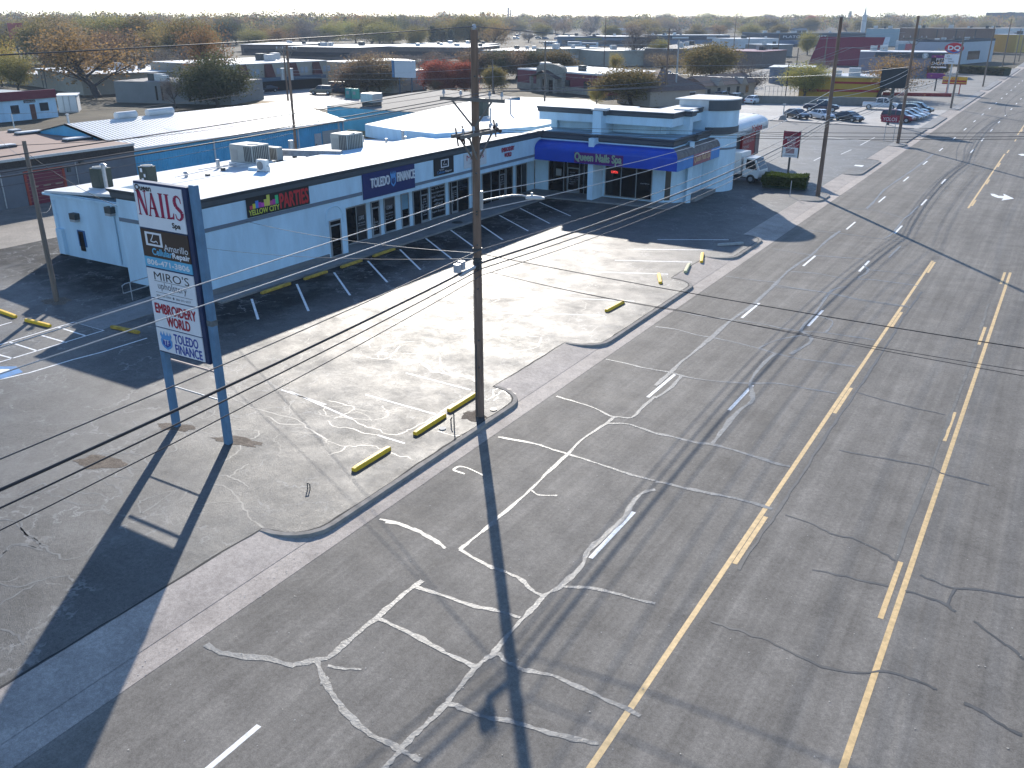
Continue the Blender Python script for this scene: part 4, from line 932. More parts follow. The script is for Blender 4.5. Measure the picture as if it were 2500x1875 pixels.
panel(zz_[9], zz_[8], M_WHITE, [('EMBROIDERY', .06, .52, .88, .34, M_RED, dict(bold=.018)), ('WORLD', .28, .1, .5, .34, M_RED, dict(bold=.018))])
def tol(b, W, Hh, z0): crest(b, (x0 + .07 * W, YF - .013, z0 + .1 * Hh), (1, 0, 0), (0, 0, 1), .26 * W, .8 * Hh, M_LTBL, M_BLUTXT, M_WHITE)
panel(zz_[11], zz_[10], M_WHITE, [('TOLEDO', .38, .5, .52, .38, M_BLUTXT, kB), ('FINANCE', .38, .06, .58, .38, M_BLUTXT, kB)], tol)

# ---------------------------------------------------------------- rooftop plant
def rooftop(name, label, cat, fn, loc):
    t_ = thing(name, label, cat, loc, local=True); fn(t_); return t_
def condenser(t_, s=1.0, n=4):
    b = MB(); b.prism([(-.45 * s, -.45 * s), (.45 * s, -.45 * s), (.45 * s, .45 * s), (-.45 * s, .45 * s)], .1, 1.25 * s); b.build('case', pbr('condenser_green', (.04, .055, .045), .55, .25, 9), t_, bevel=.05)
    b = MB(); b.cyl(0, 0, 1.24 * s, 1.33 * s, .42 * s, n=20); g_ = b.build('fan_guard', M_GALV, t_)
    b = MB(); b.cyl(0, 0, 1.335 * s, 1.345 * s, .34 * s, n=20); b.build('fan', M_DKMET, g_)
    b = MB(); b.box(-.6, .6, -.6, .6, 0, .1); b.build('pad', M_ROOFW, t_)
    b = MB(); b.box(-.1, .1, -.465, -.452, .8, 1.05); b.box(.2, .36, -.465, -.452, .5, .7); b.box(-.05, .15, -.465, -.452, .2, .42); b.build('rating_label', M_WHITE, t_)
rooftop('air_conditioner', 'dark green condenser standing beside a white vent pipe at the end of the roof', 'air conditioner', lambda t_: condenser(t_, 1.05), (-52.3, 35.0, 4.28))
rooftop('air_conditioner', 'dark green condenser on the roof just behind the sign top', 'air conditioner', lambda t_: condenser(t_, .9), (-51.0, 37.5, 4.35))
def packaged(t_, w_=2.0, l_=1.6, h_=1.2):
    b = MB(); b.box(-w_ / 2, w_ / 2, -l_ / 2, l_ / 2, .3, .3 + h_); b.build('case', pbr('unit_beige', (.36, .36, .33), .6, .08, 3), t_, bevel=.03)
    b = MB()
    for i in range(9): b.box(w_ / 2, w_ / 2 + .02, -l_ / 2 + .1 + i * l_ / 10, -l_ / 2 + .18 + i * l_ / 10, .42, .2 + h_)
    for i in range(5): b.box(w_ / 2 - .8 + i * .16, w_ / 2 - .72 + i * .16, -l_ / 2 - .02, -l_ / 2, .42, .2 + h_)
    b.build('louvre', M_DKMET, t_)
    b = MB(); b.box(-w_ / 2 - .1, w_ / 2 + .1, -l_ / 2 - .1, l_ / 2 + .1, 0, .3); b.build('curb', M_ROOFW, t_)
    b = MB(); b.cyl(w_ * .2, 0, .3 + h_, .36 + h_, .42, n=18); b.build('fan_guard', M_GALV, t_)
    b = MB(); b.box(-w_ / 2 + .15, -w_ / 2 + .8, -l_ / 2 - .015, -l_ / 2, .45, h_ - .05); b.build('access_panel', pbr('unit_panel', (.3, .3, .28), .6, .05, 3), t_)
rooftop('air_conditioner', 'large beige rooftop unit with a louvred end near the back edge', 'air conditioner', lambda t_: packaged(t_, 2.3, 1.7, 1.25), (-50.9, 46.3, 4.4))
def louver(t_):
    b = MB(); b.box(-.7, .7, -.3, .3, .2, 1.15); b.build('case', pbr('unit_beige', (.36, .36, .33), .6, .08, 3), t_, bevel=.03)
    b = MB()
    for i in range(8): b.box(-.6 + i * .16, -.52 + i * .16, -.315, -.3, .3, 1.05)
    b.build('louvre', M_DKMET, t_); b = MB(); b.box(-.7, -.55, -.3, .3, 0, .2); b.box(.55, .7, -.3, .3, 0, .2); b.build('foot', M_DKMET, t_)
rooftop('air_conditioner', 'slim beige louvred unit behind the large beige rooftop unit', 'air conditioner', louver, (-50.8, 48.5, 4.35))
def mini(t_):
    b = MB(); b.box(-.42, .42, -.17, .17, .12, .88); b.build('case', pbr('mini_white', (.62, .62, .6), .5, .04, 3), t_, bevel=.03)
    b = MB(); b.tube([(-.08, -.18, .5), (-.08, -.2, .5)], .28, n=20); b.build('fan_guard', pbr('grille_grey', (.2, .2, .2), .5, 0), t_)
    b = MB(); b.box(-.4, -.28, -.2, .2, 0, .12); b.box(.28, .4, -.2, .2, 0, .12); b.build('foot', M_DKMET, t_)
    b = MB(); b.tube([(.42, 0, .5), (.6, 0, .45), (.7, -.1, .1), (.95, -.1, .05)], .03, n=6); b.build('pipe', M_GALV, t_)
rooftop('air_conditioner', 'small white fan unit near the front parapet', 'air conditioner', mini, (-45.4, 42.3, 4.85))
rooftop('air_conditioner', 'pale square rooftop unit with a stub duct, near the middle of the roof', 'air conditioner', lambda t_: packaged(t_, 1.7, 1.9, 1.3), (-48.4, 54.1, 4.5))
rooftop('air_conditioner', 'round dark condenser on the raised white roof by the wooden pole', 'air conditioner', lambda t_: condenser(t_, 1.3), (-50.5, 76.5, 5.3))
def ductrun(t_):
    b = MB(); b.bar((-3.4, -4.6, .3), (-2.6, -2.8, .3), .5, .45); b.bar((-2.6, -2.9, .3), (2.0, -.9, .3), .5, .45); b.build('duct', pbr('duct_grey', (.3, .3, .31), .5, .3, 4), t_)
    b = MB()
    for i in range(5): b.box(-2.6 + i, -2.4 + i, -2.9 + i * .43, -2.6 + i * .43, -.1, .1)
    b.build('support', M_DKMET, t_)
rooftop('duct', 'grey rectangular duct run with a bend lying on the white roof', 'duct', ductrun, (-48.6, 52.3, 4.65))
def vent(t_, h=1.0, r_=.09, cap=True):
    b = MB(); b.cyl(0, 0, 0, h, r_, n=12); b.build('pipe', M_GALV, t_)
    if cap: b = MB(); b.cyl(0, 0, h, h + .1, r_ * 2, n=12, r2=r_ * .8); b.build('cap', M_GALV, t_)
VP = [('vent_pipe', 'tall capped white vent pipe beside the first green condenser', (-50.75, 34.2, 4.3), 1.7, .11, 1), ('vent_pipe', 'short white cone vent between the green condensers and the beige unit', (-50.6, 40.2, 4.35), .35, .12, 1),
      ('vent_pipe', 'short white vent just left of the large beige unit', (-52.0, 44.2, 4.3), .7, .13, 0), ('vent_pipe', 'white capped stack by the raised rear roof', (-49.2, 62.2, 4.55), .8, .12, 1), ('vent_pipe', 'twin stub vent behind the pale square unit', (-48.7, 59.3, 4.6), .5, .1, 0),
      ('vent_pipe', 'bent stub vent near the raised wall', (-48.0, 61.0, 4.6), .55, .1, 0), ('vent_pipe', 'thin white pipe standing at the back roof edge', (-53.5, 62.0, 4.15), .6, .05, 0), ('vent_pipe', 'thin stack on the raised roof left of the corner tower', (-47.0, 72.8, 5.3), 1.2, .08, 1), ('vent_pipe', 'thin stack beside the round condenser on the raised roof', (-49.3, 80.2, 5.3), 1.5, .08, 1)]
for n_, l_, p_, h_, r_, c_ in VP: rooftop(n_, l_, 'vent', lambda t_: vent(t_, h_, r_, c_), p_)
for i, (x, y, l_) in enumerate(((-49.4, 41.0, 'small dark roof block on the white roof right of the sign'), (-48.1, 43.6, 'small dark roof block near the small white fan unit'), (-46.7, 39.5, 'small dark roof block nearest the front parapet'), (-50.6, 43.4, 'pair of dark blocks under the roof conduit'), (-45.6, 36.9, 'small dark roof block just right of the sign top'))):
    t_ = thing('roof_block', l_, 'roof block', (x, y, 4.7 if x > -47.6 else 4.48)); b = MB(); b.box(x - .15, x + .15, y - .1, y + .1, 4.3, 4.78 if x > -47.6 else 4.62); b.build('block', M_DKMET, t_)
t_ = thing('conduit', 'thin grey conduit running along the white roof on blocks', 'pipe', (-50, 43, 4.6)); b = MB(); b.tube([(-49.6, 38.5, 4.75), (-50.6, 43.4, 4.7), (-49.5, 46, 4.75)], .03, n=6); b.tube([(-51.5, 42, 4.6), (-51.3, 47.5, 4.6)], .03, n=6); b.build('pipe', M_GALV, t_)
t_ = thing('conduit', 'thin pipe on low stands across the raised white roof', 'pipe', (-46, 74, 5.6)); b = MB(); b.tube([(-49.5, 73.5, 5.55), (-41.6, 74.5, 5.6)], .03, n=6); [b.cyl(x, 73.5 + (x + 49.5) * .127, 5.3, 5.75, .03, n=6) for x in (-48.5, -46.5, -43)]; b.build('pipe', M_GALV, t_)
# ---------------------------------------------------------------- wheel stops
def wheel_stop(label, a, b, mat, group, worn=0):
    a = Vector((a[0], a[1], 0)); b = Vector((b[0], b[1], 0)); c = (a + b) / 2; L = 1.95 if (b - a).length < 2.4 else 2.3
    ang = math.atan2((b - a).y, (b - a).x)
    o = MB(frame((0, 0, 0), 0)); n = 10
    prof = [(-.1, 0), (-.1, .12), (-.065, .15), (.065, .15), (.1, .12), (.1, 0)]
    vs = []
    for i in range(n + 1):
        x = -L / 2 + L * i / n; k = 1 if 0 < i < n else .88
        for (yy, z) in prof: vs.append((x, yy * (1 if 0 < i < n else .9), z * k))
    o.add(vs, [(i * 6 + j, (i + 1) * 6 + j, (i + 1) * 6 + j + 1, i * 6 + j + 1) for i in range(n) for j in range(5)] + [tuple(range(6)), tuple(range(n * 6, n * 6 + 6))[::-1]])
    if worn:
        for x in (-.5, .45): o.box(x - .12, x + .12, -.1, .1, 0, .03)
    ob = o.build('wheel_stop', mat); ob.location = c; ob.rotation_euler = (0, 0, ang); ob['label'] = label; ob['category'] = 'wheel stop'; ob['group'] = group
    return ob
GY = 'yellow wheel stops by the road'
wheel_stop('yellow wheel stop nearest the camera, left of the wooden pole by the kerb', (-18.66, 19.96), (-18.67, 22.04), M_YEL, GY)
wheel_stop('middle yellow wheel stop of the three left of the wooden pole', (-18.6, 23.35), (-18.64, 25.43), M_YEL, GY)
wheel_stop('yellow wheel stop whose far end is hidden by the wooden pole', (-18.74, 25.74), (-18.78, 27.8), M_YEL, GY)
wheel_stop('single yellow wheel stop by the bend of the kerb beyond the driveway', (-19.09, 40.63), (-18.99, 42.75), M_YEL, GY)
wheel_stop('askew yellow wheel stop in the sun at the second driveway', (-19.52, 48.89), (-18.74, 47.27), M_YEL, GY)
wheel_stop('pale faded yellow wheel stop turned askew in the driveway', (-18.3, 50.07), (-18.86, 52.3), pbr('pale_yellow', (.5, .48, .26), .6, .2, 4), GY)
wheel_stop('yellow wheel stop half in the shadow edge of the corner shop', (-18.34, 53.02), (-19.1, 55.3), M_YEL, GY)
wheel_stop('grey blue wheel stop in the shadow beside the kerb return', (-19.0, 58.0), (-17.7, 59.4), M_GREYSTOP, GY)
GF = 'yellow wheel stops along the blank shop wall'
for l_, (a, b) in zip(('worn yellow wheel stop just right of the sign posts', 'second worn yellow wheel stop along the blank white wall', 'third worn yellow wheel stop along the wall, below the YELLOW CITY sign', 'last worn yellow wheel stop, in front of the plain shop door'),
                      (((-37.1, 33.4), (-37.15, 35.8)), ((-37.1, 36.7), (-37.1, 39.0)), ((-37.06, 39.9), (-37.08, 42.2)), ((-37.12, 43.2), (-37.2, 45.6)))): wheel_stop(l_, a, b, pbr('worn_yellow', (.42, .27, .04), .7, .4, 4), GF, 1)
GL = 'yellow wheel stops at the left side bays'
wheel_stop('yellow wheel stop at the left edge of the photo', (-46.9, 23.9), (-44.71, 23.72), M_YEL, GL)
wheel_stop('yellow wheel stop between the left edge and the hatched bay', (-43.92, 23.7), (-41.88, 23.78), M_YEL, GL)
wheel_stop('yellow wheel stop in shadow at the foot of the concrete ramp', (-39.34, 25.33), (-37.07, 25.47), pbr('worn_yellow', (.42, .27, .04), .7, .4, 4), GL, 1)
# handrail at the ramp
t_ = thing('handrail', 'grey two-rail steel handrail beside the ramp behind the sign', 'railing', (-42.2, 29.5, 0))
b = MB(); X = -42.3
b.tube([(X, 28.55, .5), (X, 28.4, .55), (X, 28.4, .95), (X, 28.6, 1.02), (X, 33.0, 1.1)], .03, n=8); b.tube([(X, 28.4, .52), (X, 33.0, .6)], .028, n=8); b.build('rail', M_GALV, t_)
for y in (28.9, 31.0, 33.0): b = MB(); b.tube([(X, y, 0), (X, y, 1.03)], .028, n=8); b.build('post', M_GALV, t_)
# small things by the road kerb
def stub(label, x, y, k=0):
    t_ = thing('bent_stub', label, 'metal stub', (x, y, 0)); b = MB()
    if k == 0: b.tube([(x, y, 0), (x - .02, y + .02, .2), (x + .05, y, .3)], .025, n=6)
    elif k == 1: b.tube([(x, y, 0), (x, y, .5), (x - .06, y + .05, .56)], .025, n=6)
    else: b.tube([(x, y, 0), (x, y, .24)], .018, n=6); b.tube([(x + .08, y + .03, 0), (x + .08, y + .03, .22)], .018, n=6); b.tube([(x, y, .22), (x + .08, y + .03, .2)], .018, n=6)
    b.build('rod', M_DKMET, t_)
stub('short rusty two-legged stub in the lot left of the nearest wheel stop', -19.15, 18.3, 2)
stub('thin bent conduit stub at the foot of the wooden pole', -17.75, 24.75, 1); stub('short dark stub beside the conduit at the wooden pole', -18.0, 24.9, 0)
for l_, (x, y) in (('round black pipe cap on white patch right of the wooden pole', (-17.35, 26.9)), ('round flush cover in the lot between the wheel stops and the pole', (-18.05, 24.4))):
    o = MB(); o.cyl(x, y, .0, .03, .14, n=20); ob = o.build('cover_plate', M_DKMET if 'black' in l_ else M_GREYSTOP); ob['label'] = l_; ob['category'] = 'cover plate'
p = G(*cE(1785, 840), .13); o = MB(); o.cyl(p.x, p.y, .13, .15, .42, n=24); ob = o.build('door_mat', M_BLACK); ob['label'] = 'round black mat lying on the shop walk'; ob['category'] = 'mat'

# ---------------------------------------------------------------- utility poles
POLES = {}
def pole(label, x, y, h, r0=.17, r1=.12, group='wooden utility poles', mat=None, lean=(0, 0), arms=()):
    t_ = thing('utility_pole', label, 'utility pole', (x, y, 0), group)
    b = MB(); n = 6; b.tube([(x + lean[0] * i / n, y + lean[1] * i / n, -.3 + (h + .3) * i / n) for i in range(n + 1)], [r0 + (r1 - r0) * i / n for i in range(n + 1)], n=14); b.build('pole', mat or M_WOOD, t_)
    for (z, ang, half, dbl) in arms:
        d = Vector((math.cos(ang), math.sin(ang), 0)); nn = Vector((-d.y, d.x, 0)); c = Vector((x + lean[0] * z / h, y + lean[1] * z / h, z))
        for k in ((-.19, .19) if dbl else (-.2,)):
            b = MB(); b.bar(c + nn * k - d * half, c + nn * k + d * half, .09, .115); b.build('crossarm', M_ARM, t_)
            b = MB()
            for s in (-1, 1): b.bar(c + nn * k * 1.1 + d * half * .62 * s - Vector((0, 0, .05)), c + nn * k * .4 - Vector((0, 0, .95)), .05, .05)
            b.build('brace', M_ARM, t_)
        for s in (-.9, -.35, .55, .92):
            b = MB(); q = c + nn * -.19 + d * half * s; b.cyl(q.x, q.y, z + .05, z + .17, .02, n=6); b.cyl(q.x, q.y, z + .15, z + .28, .06, n=8, r2=.035); b.build('insulator', M_PORC, t_)
    return t_
XP, YP = -17.5, 26.15
mp_ = pole('tall near wooden utility pole with two crossarms and a street lamp, in the photo centre', XP, YP, 14.05, .175, .125, arms=[(11.85, 0.0, 1.3, False), (10.72, math.pi / 2, 1.15, True)])
b = MB()
for z in (7.95, 8.05, 10.1, 6.85, 3.2, 2.1, 5.2, 9.4, 12.6): b.tube([(XP + .1, YP - .13, z), (XP + .12, YP - .19, z)], .03, n=8)
b.build('bolt', M_DKMET, mp_)
b = MB()
for z in (6.66, 6.18, 6.3): b.cyl(XP, YP, z - .04, z + .04, .175, n=16)
b.box(XP + .02, XP + .22, YP - .24, YP - .1, 5.95, 6.35); b.build('band', M_DKMET, mp_)
b = MB(); b.tube([(XP - .02, YP - .16, .05), (XP - .02, YP - .165, 3.0)], .025, n=6); b.tube([(XP - .14, YP - .1, 3.0), (XP - .13, YP - .09, 13.9)], .008, n=4); b.build('conduit', M_DKMET, mp_)
b = MB(); b.cyl(XP, YP, 14.0, 14.12, .05, n=8); b.cyl(XP, YP, 14.1, 14.22, .09, n=10, r2=.05); b.build('insulator', M_PORC, mp_)
# fuse cut-outs on the lower crossarm
b = MB()
for (x, y, z) in ((XP + .1, YP + 1.0, 10.75), (XP - .25, YP - .45, 10.65), (XP - .35, YP - .7, 10.6)):
    for k in range(3): b.tube([(x + .12 * k, y, z + .1 - k * .06), (x + .06 + .12 * k, y, z + .08 - k * .06)], .07, n=8)
    b.tube([(x, y, z + .35), (x + .1, y, z - .25)], .03, n=6)
b.build('fuse_cutout', M_BRN, mp_)
b = MB(); LA = Vector((.86, .5, 0)).normalized(); s0 = Vector((XP, YP, 8.4)) + LA * .16
b.tube([s0, s0 + LA * .5 + Vector((0, 0, .1)), s0 + LA * 1.1 + Vector((0, 0, .2)), s0 + LA * 1.45 + Vector((0, 0, .2)), s0 + LA * 1.65 + Vector((0, 0, .14))], .032, n=8); b.box(XP + .1, XP + .2, YP - .02, YP + .12, 8.1, 8.75); la = b.build('lamp_arm', M_GALV, mp_)
b = MB(frame(s0 + LA * 1.9 + Vector((0, 0, .1)), math.atan2(LA.y, LA.x)))
pr_ = [(-.32, .06, .05), (-.25, .11, .08), (0, .13, .09), (.22, .11, .06), (.36, .04, .03)]
vs = []
for x_, w_, h_ in pr_: vs += [(x_, -w_, 0), (x_, -w_ * .7, h_), (x_, 0, h_ * 1.25), (x_, w_ * .7, h_), (x_, w_, 0), (x_, w_ * .6, -.04), (x_, -w_ * .6, -.04)]
b.add(vs, [(i * 7 + j, i * 7 + (j + 1) % 7, (i + 1) * 7 + (j + 1) % 7, (i + 1) * 7 + j) for i in range(4) for j in range(7)] + [tuple(range(7)), tuple(range(28, 35))[::-1]], None, True)
b.cyl(-.1, 0, .1, .2, .04, n=8); b.build('lamp_head', pbr('lamp_shell', (.5, .5, .5), .45, 0), la)
# street name tags on far right roadside poles
p2 = pole('wooden utility pole at the driveway right of the hedge', -17.75, 80.4, 14.5, .2, .13, arms=[])
pole('wooden utility pole at the side street corner behind the small red sign', -18.0, 121.5, 14.7, .2, .14, arms=[(12.2, 0, 1.4, False)])
pole('wooden utility pole at the entry of the car lot beyond the side street', -18.4, 175.7, 12.4, .18, .12, arms=[(11.3, 0, 1.7, False)], mat=M_WOODL)
pole('fourth roadside pole, short of the long hedge', -19.0, 237, 12.9, .18, .12, mat=M_WOODL)
pole('fifth roadside pole, standing in the end of the long hedge', -19.3, 288, 14.3, .18, .12, mat=M_WOODL)
for i, (u, v, t) in enumerate(((2475, 158, 70), (2487, 150, 62))): q = G(u, v); pole('thin far pole beyond the end of the hedge' if i == 0 else 'farthest thin pole at the right edge of the photo', q.x, q.y, HT(q, t), .18, .12, mat=M_WOODL)
lx, ly = -45.74, 26.62
pole('grey wooden pole standing in the shadow at the left end of the strip', lx, ly, 8.58, .15, .1, mat=M_WOODL)
def pix_pole(label, base, top, X=None, arms=(), mat=None, r0=.17):
    q = G(*base) if X is None else PX(*base, X); h = HT((q.x, q.y), top[1])
    return pole(label, q.x, q.y, h, r0, r0 * .7, mat=mat or M_WOOD, arms=[(h - a, an, hf, False) for a, an, hf in arms]), q, h
pA, qA, hA = pix_pole('dark slender pole in the alley between the shops and the blue metal building', (724, 376), (694, 110), X=-63, arms=[(.4, .5, 1.0)], r0=.15)
b = MB(); q = PX(*cB(385, 1225), -62.8); b.cyl(q.x, q.y, q.z - .3, q.z + .45, .28, n=14); b.build('service_box', M_GALV, pA)
pBt, qB, hB = pix_pole('distant pole with two grey transformers beside the back street', cB(360, 875), cB(335, 395), arms=[(.3, .5, 1.2), (2.2, .5, 1.2)])
b = MB()
for s in (-.5, .9): b.cyl(qB.x + s, qB.y + s * .5, hB - 5.6, hB - 3.6, .38, n=14)
b.build('transformer', M_GALV, pBt)
pC, qC, hC = pix_pole('grey pole in front of the maroon restaurant', cC(448, 868), cC(430, 345), arms=[(.3, .4, 1.2)], mat=M_WOODL)
pD, qD, hD = pix_pole('dark pole with a tilted cable beside the round olive tree', cC(1460, 895), cC(1485, 240), arms=[(.5, .4, 1.2), (3.6, .4, .8)])
pE, qE, hE = pix_pole('pale pole rising behind the flat canopy of the corner shop', cC(1545, 885), cC(1570, 335), mat=pbr('pale_pole', (.35, .34, .33), .8, .1, 2))
pix_pole('thin dark pole right of the bare tree in the middle distance', cC(950, 560), cC(960, 130), r0=.15)
pix_pole('thin pole on the left of the yellow restaurant lot', cD(75, 480), cD(90, 270), arms=[(.3, .4, 1.3)])
pix_pole('pair of dark poles near the far blue bin, taller one', cC(2040, 430), cC(2062, 120), r0=.2)
pix_pole('pale pole among pear trees right of the near tall pole', cT(1125, 1290) if False else crop(5.53, 1000, 0)(1125, 1290), crop(5.53, 1000, 0)(1130, 800), mat=M_WOODL)
for l_, b_, t__ in (('faint pole in front of the red barn roof', (660, 560), (660, 270)), ('faint pole behind the yellow restaurant', (455, 520), (465, 370)), ('faint pole by the small brown building', (305, 470), (320, 260)), ('pole before the brown roofed hall', (1560, 440), (1580, 200)), ('pole left of the brown roofed hall', (1015, 300), (1025, 160))):
    pix_pole(l_, cD(*b_), cD(*t__), mat=M_WOODL, r0=.2)

# ---------------------------------------------------------------- wires
def sagged(a, b, sag, n=14):
    a = Vector(a); b = Vector(b); return [a.lerp(b, i / n) - Vector((0, 0, 4 * sag * (i / n) * (1 - i / n))) for i in range(n + 1)]
def wire(label, spans, r, m=None, group='overhead wires along the road', name='power_line', cat='wire'):
    b = MB()
    pts = []
    for a, c, s in spans:
        q = sagged(a, c, s); pts += q if not pts else q[1:]
    b.tube(pts, r, n=5, caps=False); o = b.build(name, m or M_WIRE); o['label'] = label; o['category'] = cat; o['group'] = group; return o
P0 = (XP, -22.0); P1 = (XP, YP); P2 = (-17.75, 80.4); P3 = (-18, 121.5); P4 = (-18.4, 175.7); P5 = (-19, 237)
def along(label, zs, dx, r, m=None, sag=(.35, .9, .5), offs=.14):
    P = [P0, P1, P2, P3, P4, P5]; sp = []
    for i in range(len(zs) - 1): sp.append(((P[i][0] + dx, P[i][1], zs[i]), (P[i + 1][0] + dx, P[i + 1][1], zs[i + 1]), sag[min(i, 2)]))
    return wire(label, sp, r, m)
along('topmost wire running to the very tip of the near tall pole', (13.9, 14.15, 14.5, 14.7, 12.5), 0, .014)
along('wire on the left end of the upper crossarm of the near pole', (11.9, 12.15, 12.2, 12.3, 11.4), -1.15, .014)
along('wire on the upper crossarm just right of the near pole', (11.9, 12.15, 12.2, 12.3, 11.4), .7, .014)
along('wire on the right end of the upper crossarm of the near pole', (11.9, 12.15, 12.2, 12.3, 11.4), 1.2, .014)
along('bright street-lamp wire meeting the near pole above the lamp', (8.4, 8.63, 8.7, 8.7), -.12, .016, M_GALV)
along('bright wire meeting the near pole just below the lamp bracket', (7.8, 8.0, 8.2, 8.2), -.12, .016, M_GALV, sag=(.25, .9, .5))
along('silver messenger cable with lashed loops meeting the near pole above the thick black cable', (6.55, 6.66, 6.9, 6.9, 6.5), .17, .018, M_WIRE, sag=(.6, .7, .5))
along('thickest black telephone cable crossing the sunlit lot', (6.05, 6.18, 6.5, 6.5, 6.2), .2, .042, M_WIREB, sag=(.75, .7, .5))
along('medium black cable just under the thickest cable', (5.75, 5.95, 6.25, 6.3, 6.0), .18, .024, M_WIREB, sag=(.9, .8, .6))
along('lowest thin black cable on the near pole', (5.4, 5.7, 6.03, 6.1, 5.8), .18, .016, M_WIREB, sag=(1.1, .9, .6))
t_ = thing('splice_case', 'white cable splice box hanging from the wire left of the near pole', 'splice box', (XP + .15, 24.6, 6.3))
b = MB(); b.box(XP + .05, XP + .25, 24.55, 24.75, 6.15, 6.45); b.box(XP + .05, XP + .25, 24.82, 25.0, 6.2, 6.5); b.build('case', M_PORC, t_)
t_ = thing('splice_case', 'long grey splice sleeve on the thick black cable left of the near pole', 'splice box', (XP + .2, 25.2, 6.1))
b = MB(); b.tube([(XP + .2, 24.7, 6.02), (XP + .2, 24.8, 6.04), (XP + .2, 25.6, 6.12), (XP + .2, 25.7, 6.13)], [.03, .08, .08, .03], n=10); b.build('sleeve', M_GALV, t_)
GX = 'wires crossing over the road'
wire('wire crossing the road from the near pole toward the lower right', [((XP, YP, 6.5), (16, 25.2, 6.9), .35)], .014, M_WIREB, GX)
for i, (dy, z) in enumerate(((-.9, 10.9), (-.2, 10.9), (1.0, 10.9))):
    wire(('first', 'second', 'third')[i] + ' faint wire crossing the road from the lower crossarm of the near pole', [((XP, YP + dy, z), (18, YP + dy + 14, 12.2), .5)], .008, None, GX)
q1 = G(1672, 718, 7); 
for i, (a_, b_) in enumerate((((1656, 757), (2500, 905)), ((1672, 762), (2500, 893)))):
    A_ = G(*a_, 5.6); B_ = G(*b_, 5.6); d_ = (B_ - A_)
    wire(('lower', 'upper')[i] + ' of two close thin wires crossing the road at mid height', [((XP, 26.2, 5.9), tuple(A_), .1), (tuple(A_), tuple(B_ + d_ * .8), .15)], .009, M_WIREB, GX)
GS = 'service wires to the shops'
wire('service wire from the near pole to the blank white wall', [((XP, YP, 6.5), tuple(PX(*cE(0, 830), XF) + Vector((0, 0, 0))), .25)], .012, M_WIRE, GS)
wire('lower service wire from the near pole across the blank wall', [((XP, YP, 6.3), tuple(PX(*cA2(1690, 705), XF)), .25)], .01, M_WIRE, GS)
wire('wire from the left pole down to the end wall of the strip', [((lx, ly, 8.0), tuple(PY(*cA2(1060, 385), YE - .1)), .3)], .014, M_WIREB, GS)
wire('twisted cable from the left pole top going left out of the photo', [((lx, ly, 8.4), (-62, 12, 8.3), .8)], .014, M_WIREB, GS)
wire('upper of two wires passing left of the garage door from the left pole', [((lx, ly, 7.6), (-76, 41, 7.2), .5), ((-76, 41, 7.2), (-76, 70, 7.0), .5)], .012, M_WIRE, GS)
wire('cable from the left pole to the meter box on the end wall', [((lx, ly, 5.0), (-55, YE - .1, 3.6), .4)], .008, M_WIREB, GS)
AP = Vector((qA.x, qA.y, 0))
GA = 'wires along the alley'
q_ = PX(0, 356, -63); wire('spiral-lashed alley cable crossing the blue building roof', [((-63, q_.y, q_.z), (-63, AP.y, HT(AP, 282)), .5), ((-63, AP.y, HT(AP, 282)), (-62, 128, 8.0), .5)], .022, M_WIREB, GA)
q_ = PX(333, 351, -63); wire('second alley cable just above the blue wall', [((-63, 0, HT(AP, 300) - .1), (-63, AP.y, HT(AP, 313)), .6), ((-63, AP.y, HT(AP, 313)), (-62, 128, 7.0), .6)], .02, M_WIREB, GA)
wire('third alley cable, sagging over the brown roofed garage', [((-63, 0, HT(AP, 330)), (-63, AP.y, HT(AP, 325)), .7)], .016, M_WIREB, GA)
wire('upper pair wire from the far transformer pole to the right', [((qB.x, qB.y, HT(qB, 173)), (qC.x, qC.y, hC - .3), .8), ((qC.x, qC.y, hC - .3), (-30, 190, 12), 1)], .02, M_GALV, 'wires along the back street')
wire('lower pair wire from the far transformer pole to the right', [((qB.x, qB.y, HT(qB, 179)), (qC.x, qC.y, hC - 3.6), .8), ((qC.x, qC.y, hC - 3.6), (qD.x, qD.y, hD - 6), 1), ((qD.x, qD.y, hD - 6), (-18, 175.7, 10), 1)], .02, M_GALV, 'wires along the back street')
wire('third back street wire between the restaurant pole and the olive tree pole', [((qB.x, qB.y, hB - 5), (qC.x, qC.y, hC - 5.5), .8), ((qC.x, qC.y, hC - 5.5), (qD.x, qD.y, hD - 7.2), 1), ((qD.x, qD.y, hD - 7.2), (-18, 121.5, 9), 1)], .02, M_GALV, 'wires along the back street')

# ---------------------------------------------------------------- neighbouring buildings
def bldg(name, label, loc): return thing(name, label, 'building', loc)
# grey garage, brown roof
t_ = bldg('garage', 'grey block garage with a flat brown roof and a maroon roll-up door', (-80, 45, 0)); XG = -72.6
M_GB = pbr('grey_block', (.135, .145, .165), .8, .1, 1.2, bump=.2, fine=5)
b = MB(); b.box(-92, XG, 10, 52.3, -.03, 3.72); b.build('wall', M_GB, t_)
b = MB(); b.box(XG - .02, XG + .1, 10, 52.3, 3.15, 3.78); b.build('fascia', asphalt('dark_brick', .05, (1, .85, .78), .85, blotch=.3, speck=1.0, spec=.2), t_)
b = MB(); b.box(-92, XG + .16, 10, 52.35, 3.78, 3.88); b.build('roof', pbr('brown_roof', (.25, .165, .13), .85, .1, .5), t_)
b = MB(); b.box(XG + .08, XG + .18, 10, 52.35, 3.7, 3.9); b.build('roof_edge', M_GALV, t_)
q = [PX(*cA(200, 1440), XG), PX(*cA(520, 1405), XG)]; y0, y1 = q[0].y, q[1].y
b = MB(); b.box(XG, XG + .03, y0, y1, 0, 2.65); dr = b.build('door', pbr('maroon_roll_door', (.15, .018, .04), .5, .08, 2), t_)
